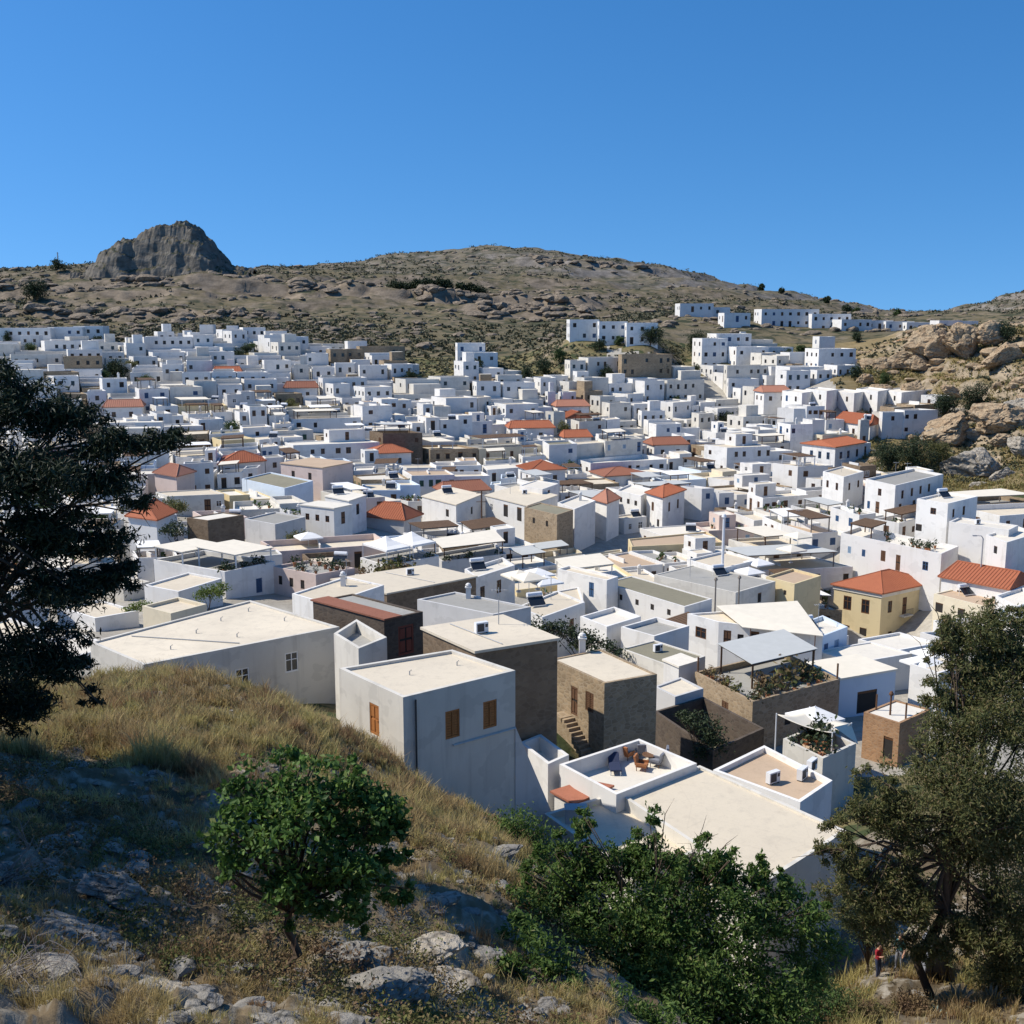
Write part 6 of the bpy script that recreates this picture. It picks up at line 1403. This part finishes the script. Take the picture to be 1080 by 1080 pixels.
# beams of clutter: pots, dried reeds and stones along the rubble terrace
rK = random.Random(5)
def pots(h, n, us, vs, seed, mats=('terracotta', 'leaf_dark'), s=1.0):
    r = random.Random(seed); rg = np.random.default_rng(seed)
    for _ in range(n):
        x, y = quad_in(h['local'], r.uniform(*us), .99, r.uniform(*vs), .99)[0]; k = r.uniform(.7, 1.3) * s
        b = MB(); b.lathe([(.13 * k, 0), (.2 * k, .34 * k), (.23 * k, .38 * k), (.16 * k, .38 * k)], 8); po = b.build('plant_pot', M[mats[0]], h['root'], (x, y, deck(h))); b = MB()
        for v in rg.normal(size=(64, 3)) * .24 * k + np.array([0, 0, .65 * k]):
            t = rg.normal(size=3) * .08 * k; u = rg.normal(size=3) * .05 * k; b.face([tuple(v - t), tuple(v + u), tuple(v + t), tuple(v - u)])
        b.build('foliage', M[mats[1]], po)
pots(K_, 16, (.70, .97), (.04, .9), 1); pots(K_, 12, (.1, .95), (.02, .10), 2, ('terracotta', 'weed')); pots(K_, 10, (.62, .95), (.2, .95), 7, ('wood_grey', 'weed'), 1.5)
pots(T4_H, 26, (.05, .95), (.03, .97), 3, ('terracotta', 'weed'), 1.3); pots(U3_H, 12, (.85, .97), (.05, .95), 4); pots(U4_H, 12, (.1, .9), (.05, .95), 5); pots(P4_H, 12, (.3, .97), (.1, .8), 6); pots(T3_H, 8, (.9, .97), (.05, .95), 8, ('terracotta', 'leaf_green')); pots(T2_H, 8, (.9, .97), (.05, .95), 9)
for t in (.02, .98):       # the wooden corner posts of the rubble terrace
    x, y = quad_in(K_['local'], t, 1, .98 if t > .5 else .02, 1)[0]; b = MB(); b.tube([(x, y, K_['zl'] - .3), (x, y, K_['zl'] + 1.3)], .08, 6); b.build('post', M['wood_brown'], K_['root'])
for f in ((.08, .3), (.92, .95), (.9, .3)):
    x, y = quad_in(M_['local'], f[0], 1, f[1], 1)[0]; b = MB(); b.tube([(x, y, M_['zl'] - .3), (x, y, M_['zl'] + 1.2)], .07, 6); b.build('post', M['wood_brown'], M_['root'])
# iron railing beams on the mansion's cornice
lo = N_['local']; b = MB()
for i in range(4):
    p, q = inset(lo, -.12)[i], inset(lo, -.12)[(i + 1) % 4]; a = [(*p, 0)]
    pi, qi = lo[i], lo[(i + 1) % 4]; z = N_['zl']
    b.face([(*p, z - .5), (*q, z - .5), (*q, z - .01), (*p, z - .01)]); b.face([(*pi, z - .5), (*qi, z - .5), (*q, z - .5), (*p, z - .5)])
b.build('cornice', M['old_plaster'], N_['root'])
d = (v2(lo[2]) - v2(lo[1])).normalized(); no = Vector((d.y, -d.x)); c = v2(lo[1]).lerp(v2(lo[2]), .45); b = MB()
b.prism([tuple(c - d * 1.0 + no * .01), tuple(c - d * 1.0 + no * .75), tuple(c + d * 1.0 + no * .75), tuple(c + d * 1.0 + no * .01)], z - 3.65, z - 3.5)
for k in range(13): e = c - d * .95 + d * (1.9 * k / 12) + no * .72; b.tube([(e.x, e.y, z - 3.5), (e.x, e.y, z - 2.65)], .015, 4, 1)
b.tube([(*(c - d * .95 + no * .72), z - 2.65), (*(c + d * .95 + no * .72), z - 2.65)], .025, 4, 1); b.build('balcony', [M['old_plaster'], M['metal_dark']], N_['root'])

# ------------------------------------------------------------------ things standing on terraces
def dup(root, loc, rot, label, group=None):
    r = root.copy(); COL.objects.link(r); r.location = loc; r.rotation_euler = (0, 0, rot); r['label'] = label
    if group: r['group'] = group
    for ch in list(root.children):
        c = ch.copy(); COL.objects.link(c); c.parent = r
        for g in list(ch.children):
            e = g.copy(); COL.objects.link(e); e.parent = c
    return r
def chair(loc, rot, label, fabric, name='lounge_chair', group=None):
    t = empty(name, loc, label, 'chair', group); t.rotation_euler = (0, 0, rot); t.scale = (.86, .86, .86)
    b = MB(); b.box(-.36, .36, -.36, .36, .28, .44); b.build('seat', M[fabric], t)
    b = MB(); R = Matrix.Rotation(-.22, 3, 'X'); b.box(-.36, .36, -.07, .07, 0, .62, 0, R, (0, .34, .42)); b.build('backrest', M[fabric], t)
    for sx in (-1, 1):
        b = MB(); b.box(sx * .37 - .05, sx * .37 + .05, -.36, .36, .44, .60); b.build('armrest', M[fabric], t)
        for sy in (-1, 1):
            b = MB(); b.tube([(sx * .31, sy * .3, 0), (sx * .31, sy * .3, .28)], .028, 6); b.build('leg', M['wood_brown'], t)
    return t
c0 = chair(world_on(G_, 661, 800), 2.4, 'orange-cushioned lounge chair by the back wall of the white terrace', 'cushion_orange', group='lounge chairs on the white terrace')
dup(c0, world_on(G_, 677, 812), 1.2, 'orange-cushioned lounge chair in the middle of the white terrace', 'lounge chairs on the white terrace')
c1 = chair(world_on(G_, 676, 797), 3.2, 'grey lounge chair behind the orange ones on the white terrace', 'cloth_grey', group='lounge chairs on the white terrace')
dup(c1, world_on(G_, 692, 808), 4.2, 'grey lounge chair on the right of the white terrace, nearer one', 'lounge chairs on the white terrace'); dup(c1, world_on(G_, 697, 802), 4.6, 'grey lounge chair on the right of the white terrace, farther one', 'lounge chairs on the white terrace')
t = empty('coffee_table', world_on(G_, 685, 803), 'round low table between the lounge chairs of the white terrace', 'table')
b = MB(); b.lathe([(.42, .40), (.45, .42), (.45, .45), (.40, .46)], 16); b.build('tabletop', M['wood_brown'], t)
b = MB(); b.tube([(0, 0, .04), (0, 0, .40)], .04, 8); b.lathe([(.26, 0), (.24, .03), (.05, .05)], 12); b.build('pedestal', M['metal_dark'], t)
t = empty('sun_lounger', world_on(G_, 648, 812), 'dark sun lounger at the left end of the white terrace', 'lounger')
b = MB(); b.box(-.33, .33, -.9, .35, .28, .36); b.build('bed', M['cloth_navy'], t)
b = MB(); R = Matrix.Rotation(.6, 3, 'X'); b.box(-.33, .33, 0, .7, -.04, .04, 0, R, (0, .36, .32)); b.build('backrest', M['cloth_navy'], t)
for sx in (-.28, .28):
    for sy in (-.8, .3): b = MB(); b.box(sx - .03, sx + .03, sy - .03, sy + .03, 0, .28); b.build('leg', M['metal_white'], t)
def umbrella(loc, label, mat='canvas_white', w=1.5, h=2.5):
    t = empty('parasol', loc, label, 'parasol', 'parasols of the cafe terraces'); t.rotation_euler = (0, 0, .5)
    b = MB(); b.tube([(0, 0, -.1), (0, 0, h + .15)], .035, 6); b.build('pole', M['metal_white'], t)
    b = MB(); b.lathe([(.30, -.05), (.28, .10), (.06, .14)], 10); b.build('base', M['metal_grey'], t)
    b = MB(); c = [(-w, -w), (w, -w), (w, w), (-w, w)]
    for i in range(4):
        p, q = v2(c[i]), v2(c[(i + 1) % 4])
        for f0, f1, z0, z1 in ((1, .5, h - .62, h - .28), (.5, .001, h - .28, h)): b.face([(*(p * f0), z0), (*(q * f0), z0), (*(q * f1), z1), (*(p * f1), z1)])
        b.face([(*p, h - .80), (*q, h - .80), (*q, h - .62), (*p, h - .62)])
    b.build('canopy', M[mat], t); return t
def gpt(px, py, D): p = P(px, py, D); p.z = ground(p.x, p.y); return p
UM = [(547,600,119,'left cream parasol over the shady blue yard','canvas_cream'),(558,602,117,'right cream parasol over the shady blue yard','canvas_cream'),(567,598,121,'small parasol at the back of the shady blue yard','canvas_white'),(575,606,117,'white parasol at the front of the shady blue yard','canvas_white'),
 (800,588,142,'white parasol beside the white lamp mast','canvas_white'),(790,597,138,'white parasol in front of the lamp mast terrace','canvas_white'),(842,560,156,'cream parasol in the lanes left of the tall white house, back one','canvas_cream'),(835,574,150,'cream parasol in the lanes left of the long white house, front one','canvas_cream'),(975,690,96,'white parasol just below the right corner of the mansion','canvas_white'),(985,681,100,'white parasol beside the olive crown below the mansion','canvas_white'),(860,745,76,'white parasol behind the sail canopy','canvas_white'),(325,560,138,'white parasol behind the pinkish house','canvas_white')]
u0 = None
for px, py, D, lab, mt in UM:
    p = P(px, py, D); p.z = max(ground(p.x, p.y), p.z - 2.6)
    umbrella(p, lab, mt)
# sail canopy by the orange house
sp = [P(819, 753, 73), P(854, 746, 77), P(898, 763, 74), P(878, 773, 70.5)]
gs = min(ground(p.x, p.y) for p in sp); cx = sum((p for p in sp), Vector()) / 4
root = empty('sail_canopy', Vector((cx.x, cx.y, gs)), 'cream stretched sail canopy on posts in front of the cluttered stone terrace', 'canopy'); o = root.location
n = 10; vs = []
for i in range(n + 1):
    for j in range(n + 1):
        u, v = i / n, j / n; p = sp[0].lerp(sp[1], u).lerp(sp[3].lerp(sp[2], u), v); p = p - Vector((0, 0, .55 * (1 - (2 * u - 1) ** 2) * .5 + .4 * (1 - (2 * v - 1) ** 2) * .5))
        pull = .10 * ((1 - (2 * u - 1) ** 2) * (2 * v - 1)); p = p.lerp(cx, abs(pull)); vs.append(tuple(p - o))
fs = [(i * (n + 1) + j, i * (n + 1) + j + 1, (i + 1) * (n + 1) + j + 1, (i + 1) * (n + 1) + j) for i in range(n) for j in range(n)]
me = bpy.data.meshes.new('sail'); me.from_pydata(vs, [], fs); me.materials.append(M['canvas_cream']); me.polygons.foreach_set('use_smooth', [True] * len(fs)); so_ = bpy.data.objects.new('sail', me); COL.objects.link(so_); so_.parent = root
sm = so_.modifiers.new('thickness', 'SOLIDIFY'); sm.thickness = .02
for p in sp: b = MB(); b.tube([(p.x - o.x, p.y - o.y, ground(p.x, p.y) - o.z - .2), tuple(p - o + Vector((0, 0, .05)))], .05, 6); b.build('post', M['metal_white'], root)
q2 = [P(880, 767, 72), P(897, 763, 74.2), P(905, 785, 73)]
b = MB(); b.face([tuple(p - o) for p in q2]); b.face([tuple(p - o + Vector((.02, .02, .01))) for p in reversed(q2)]); b.build('side_flap', M['canvas_cream'], root)
yd = house('walled_yard', (826,779), (868,800), (903,784), 68, 'walled cafe yard full of potted plants under the sail canopy', 'yard', wall='old_plaster', roof='roof_tan', parapet=.6)
pots(yd, 14, (.1, .9), (.1, .9), 12, ('terracotta', 'leaf_dark'), 1.2)
# masts, poles and lamps
def pole(name, label, cat, px, py_top, py_base, D, r, mat, head=None, sink=True):
    t_, b_ = P(px, py_top, D), P(px, py_base, D); g = min(ground(b_.x, b_.y), b_.z); root = empty(name, (b_.x, b_.y, g), label, cat)
    H = t_.z - g; b = MB(); b.tube([(0, 0, -.2), (0, 0, H * .5), (0, 0, H)], [r * 1.25, r * 1.1, r * .9], 8); b.build('pole', M[mat], root)
    if head == 'lamp':
        b = MB(); b.tube([(0, 0, H), (-.25, -.05, H + .35), (-.9, -.1, H + .4)], [r * .7, r * .6, r * .5], 6); b.build('arm', M[mat], root)
        b = MB(); b.box(-1.4, -.85, -.2, 0, H + .34, H + .46); b.box(-1.35, -.9, -.17, -.03, H + .31, H + .34, 1); b.build('lamp', [M['metal_grey'], M['metal_white']], root)
    if head == 'cap': b = MB(); b.lathe([(r * 2.2, H), (r * 2.2, H + .12), (r, H + .3)], 10); b.build('cap', M[mat], root)
    if head == 'cross':
        for z in (.95, .8): b = MB(); b.tube([(-.8, 0, H * z), (.8, 0, H * z)], .05, 5); b.build('crossarm', M[mat], root)
    if head == 'base': b = MB(); b.lathe([(.75, -.1), (.7, .3), (.35, .5), (.2, .9)], 12); b.build('base', M['white_plaster'], root); b = MB(); b.lathe([(r, H), (r * 2, H + .1), (r * 1.2, H + .45), (.02, H + .5)], 10); b.build('cap', M[mat], root)
    return root
pole('lamp_mast', 'thick white mast with a round base rising among the flat roofs', 'mast', 762, 546, 595, 139, .17, 'metal_white', 'base')
pole('street_lamp', 'tall grey street lamp against the blank white house at the right', 'street lamp', 1034, 568, 606, 136, .09, 'metal_grey', 'lamp')
pole('utility_pole', 'left one of two thin brown poles behind the long awning house', 'pole', 754, 612, 642, 112, .09, 'wood_grey', 'cap'); pole('utility_pole', 'right one of two thin brown poles behind the long awning house', 'pole', 779, 610, 634, 113, .09, 'wood_grey', 'cap')
pole('utility_pole', 'dark pole in the left middle of town near the white windowed house', 'pole', 508, 517, 550, 164, .11, 'wood_brown', 'cross'); pole('radio_mast', 'thin radio mast on the left ridge against the sky', 'mast', 62, 266, 287, 555, .28, 'metal_grey', 'cross')
pole('utility_pole', 'short dark post beside the orange stone house under the olive tree', 'pole', 938, 733, 766, 80, .08, 'wood_brown', 'cap')

# ------------------------------------------------------------------ the corner under the olive tree: visitors, shelter, agave
def person(loc, rot, label, top, legs, arm_up=0., h=1.7):
    """one continuous figure grown from a jointed skeleton"""
    s = h / 1.7
    J = {'pel': (0, 0, .93, .15, .11), 'wai': (0, 0, 1.08, .135, .10), 'che': (0, .01, 1.30, .165, .115), 'nec': (0, .0, 1.45, .06, .06), 'hea': (0, -.02, 1.58, .088, .10), 'top': (0, -.01, 1.66, .07, .085),
         'hipL': (.10, 0, .86, .095, .095), 'kneL': (.11, -.03, .48, .062, .065), 'ankL': (.115, .02, .09, .042, .045), 'toeL': (.125, -.14, .035, .04, .03),
         'hipR': (-.10, 0, .86, .095, .095), 'kneR': (-.11, -.08, .48, .062, .065), 'ankR': (-.115, -.05, .09, .042, .045), 'toeR': (-.125, -.21, .035, .04, .03),
         'shoL': (.19, .0, 1.38, .06, .06), 'elbL': (.25, .02, 1.10, .043, .045), 'wriL': (.24, -.10, .87, .03, .033), 'hanL': (.235, -.14, .78, .035, .02),
         'shoR': (-.19, .0, 1.38, .06, .06), 'elbR': (-.24, -.06, 1.10 + arm_up * .1, .043, .045), 'wriR': (-.17, -.26, 1.05 + arm_up * .25, .03, .033), 'hanR': (-.14, -.33, 1.08 + arm_up * .3, .035, .02)}
    E = [('pel','wai'),('wai','che'),('che','nec'),('nec','hea'),('hea','top'),('pel','hipL'),('hipL','kneL'),('kneL','ankL'),('ankL','toeL'),('pel','hipR'),('hipR','kneR'),('kneR','ankR'),('ankR','toeR'),('che','shoL'),('shoL','elbL'),('elbL','wriL'),('wriL','hanL'),('che','shoR'),('shoR','elbR'),('elbR','wriR'),('wriR','hanR')]
    for sd_, hx in (('L', 1), ('R', -1)):
        hx0 = J['han' + sd_]
        for k, (dx, dl) in enumerate(((-.025, .075), (-.009, .085), (.008, .08), (.023, .065))):
            J['f%d%s' % (k, sd_)] = (hx0[0] + dx, hx0[1] - dl * .45, hx0[2] - dl * .7 * (1 if sd_ == 'L' else -.3), .009, .009); E.append(('han' + sd_, 'f%d%s' % (k, sd_)))
        J['th' + sd_] = (hx0[0] - hx * .04, hx0[1] - .035, hx0[2] + .01, .010, .010); E.append(('wri' + sd_, 'th' + sd_))
    ks = list(J); me = bpy.data.meshes.new('person_skeleton'); me.from_pydata([Vector(J[k][:3]) * s for k in ks], [(ks.index(a), ks.index(b)) for a, b in E], [])
    ob = bpy.data.objects.new('person_skeleton', me); COL.objects.link(ob); md = ob.modifiers.new('Skin', 'SKIN'); md.use_smooth_shade = True
    for i, k in enumerate(ks):
        sv = me.skin_vertices[0].data[i]; sv.radius = (J[k][3] * s, J[k][4] * s); sv.use_root = (k == 'pel')
    ob.modifiers.new('Sub', 'SUBSURF').levels = 2
    dg = bpy.context.evaluated_depsgraph_get(); dg.update(); m2 = bpy.data.meshes.new_from_object(ob.evaluated_get(dg)); bpy.data.objects.remove(ob)
    m2.materials.clear()
    for n_ in ('skin', top, legs, 'metal_dark'): m2.materials.append(M[n_])
    for p in m2.polygons:
        c = p.center / s; arm = abs(c.x) > .2 and c.z < 1.2
        p.material_index = 3 if c.z < .10 else 2 if c.z < .98 and not arm and c.y > -.25 else 1 if c.z < 1.43 and not (arm and c.z < 1.12) and c.y > -.2 else 0
    o = bpy.data.objects.new('person', m2); COL.objects.link(o); o.location = loc; o.rotation_euler = (0, 0, rot); tag(o, label, 'person')
    b = MB(); b.lathe([(.088, 1.55), (.102, 1.60), (.098, 1.66), (.07, 1.71), (.02, 1.73)], 12); hb = b.build('hair', M['hair'], o, smooth_=True); hb.location = (0, .025, 0); hb.scale = (s, s, s)
    f = MB(); f.lathe([(.012, 0), (.018, .02), (.006, .05)], 6, 0, (0, -.118, 1.555)); nz_ = f.build('nose', M['skin'], o); nz_.scale = (s, s, s)
    f = MB()
    for ex in (-.032, .032): f.box(ex - .012, ex + .012, -.118, -.10, 1.60, 1.612)
    f.box(-.022, .022, -.116, -.10, 1.525, 1.532); ey = f.build('facial_features', M['hair'], o); ey.scale = (s, s, s)
    return o
pb_ = gpt(925, 1034, 44.5); person(pb_, .6, 'person in a dark red top standing in the shade under the olive tree', 'cloth_red', 'cloth_navy', .6)
pb_ = gpt(947, 1036, 44.8); person(pb_, -.9, 'person in a dark teal top beside the one in red under the olive tree', 'cloth_teal', 'cloth_grey', .2)
g0_ = gpt(987, 1046, 43.5); t = empty('shade_shelter', g0_, 'grey arched cloth shelter with a black rim under the olive tree', 'shelter')
b = MB(); N_s = 12; pr = [(-.62 + 1.24 * k / N_s, 1.75 * (1 - abs(-1 + 2 * k / N_s) ** 3.2)) for k in range(N_s + 1)]
for (x0, z0), (x1, z1) in zip(pr, pr[1:]):
    b.face([(x0, -.1, max(z0, 0)), (x1, -.1, max(z1, 0)), (x1 * .9, 1.1, max(z1 * .92, 0)), (x0 * .9, 1.1, max(z0 * .92, 0))])
b.face([(x, .5, max(z, 0) * .98) for x, z in pr]); b.build('cloth', M['cloth_grey'], t)
b = MB(); b.tube([(x, -.1, max(z, 0)) for x, z in pr], .035, 6); b.tube([(0, .48, 0), (0, .48, 1.7)], .02, 5); b.build('rim', M['metal_dark'], t)
rng = np.random.default_rng(3)
for px, py, D, s, lab in ((1012,1062,40,1.0,'largest blue-grey agave in the bottom right corner'),(1045,1070,40,.8,'smaller agave right of the largest one'),(1074,1060,41,.8,'agave at the right edge of the view'),(985,1075,39,.6,'smallest agave left of the largest one')):
    p = gpt(px, py, D); b = MB()
    for k in range(22):
        a = k * 2.4; tl = .15 + .85 * k / 22; L = s * rng.uniform(.8, 1.1); d = Vector((math.cos(a) * math.sin(1.25 - tl), math.sin(a) * math.sin(1.25 - tl), math.cos(1.25 - tl) + .15)).normalized(); sd_ = Vector((-math.sin(a), math.cos(a), 0)); pt = []
        for f, wv in ((0, .07), (.35, .10), (.7, .065), (1, .004)):
            c = d * L * f + Vector((0, 0, -.12 * f * f * L * (1.2 - tl))); pt.append((c - sd_ * wv * s, c + Vector((0, 0, -.025 * s * (1 - f))), c + sd_ * wv * s))
        for (a0, a1, a2), (b0, b1, b2) in zip(pt, pt[1:]): b.face([a0, a1, b1, b0]); b.face([a1, a2, b2, b1])
    o = b.build('agave', M['agave'], None, p, True); tag(o, lab, 'agave', 'agaves in the bottom right corner')
# ------------------------------------------------------------------ bare twigs on the left
def twigs(name, label, base, n, L, up, seed, mat='twig', r0=.02, fan=(0, 6.28), bend=.35):
    rng = np.random.default_rng(seed); b = MB()
    def grow(p, d, L, r, lv):
        pts = [p]; q = p
        for _ in range(4):
            d = (d + Vector(rng.normal(size=3)) * bend * .45 + Vector((0, 0, -.05))).normalized(); q = q + d * L / 4; pts.append(q)
        b.tube(pts, [r, r * .85, r * .7, r * .55, r * .35], 5)
        if lv < 3:
            for _ in range(int(rng.integers(2, 5))):
                k = int(rng.integers(1, 5)); grow(pts[k], (d + Vector(rng.normal(size=3)) * .75).normalized(), L * rng.uniform(.4, .65), r * .55, lv + 1)
    for _ in range(n):
        a = rng.uniform(*fan); grow(Vector((rng.normal() * .1, rng.normal() * .1, -.05)), Vector((math.cos(a), math.sin(a) * .6, up + rng.uniform(-.2, .3))).normalized(), L * rng.uniform(.7, 1.2), r0, 1 if lv0 else 0)
    o = b.build(name, M[mat], None, base); return tag(o, label, 'bush')
lv0 = False
twigs('bare_bush', 'leafless grey bush spreading its twigs at the left edge', gpt(-10, 930, 16.5), 9, .85, .45, 2, fan=(-.6, 1.6))
lv0 = True
twigs('dead_stalks', 'pale dead stalks leaning right in the bottom left corner', gpt(-10, 1050, 11.6), 9, .7, .7, 4, 'twig', .012, (-.5, .6), .22)
twigs('dead_stalks', 'short forked dead twig sticking up beside the pale slab', gpt(98, 1075, 12.0), 3, .55, 1.8, 6, 'twig', .011, (0, 6.2), .25)
twigs('dead_stalks', 'low reddish dead twigs right of the thin tree trunk', gpt(330, 1050, 15.0), 7, .45, .5, 8, 'wood_brown', .009)
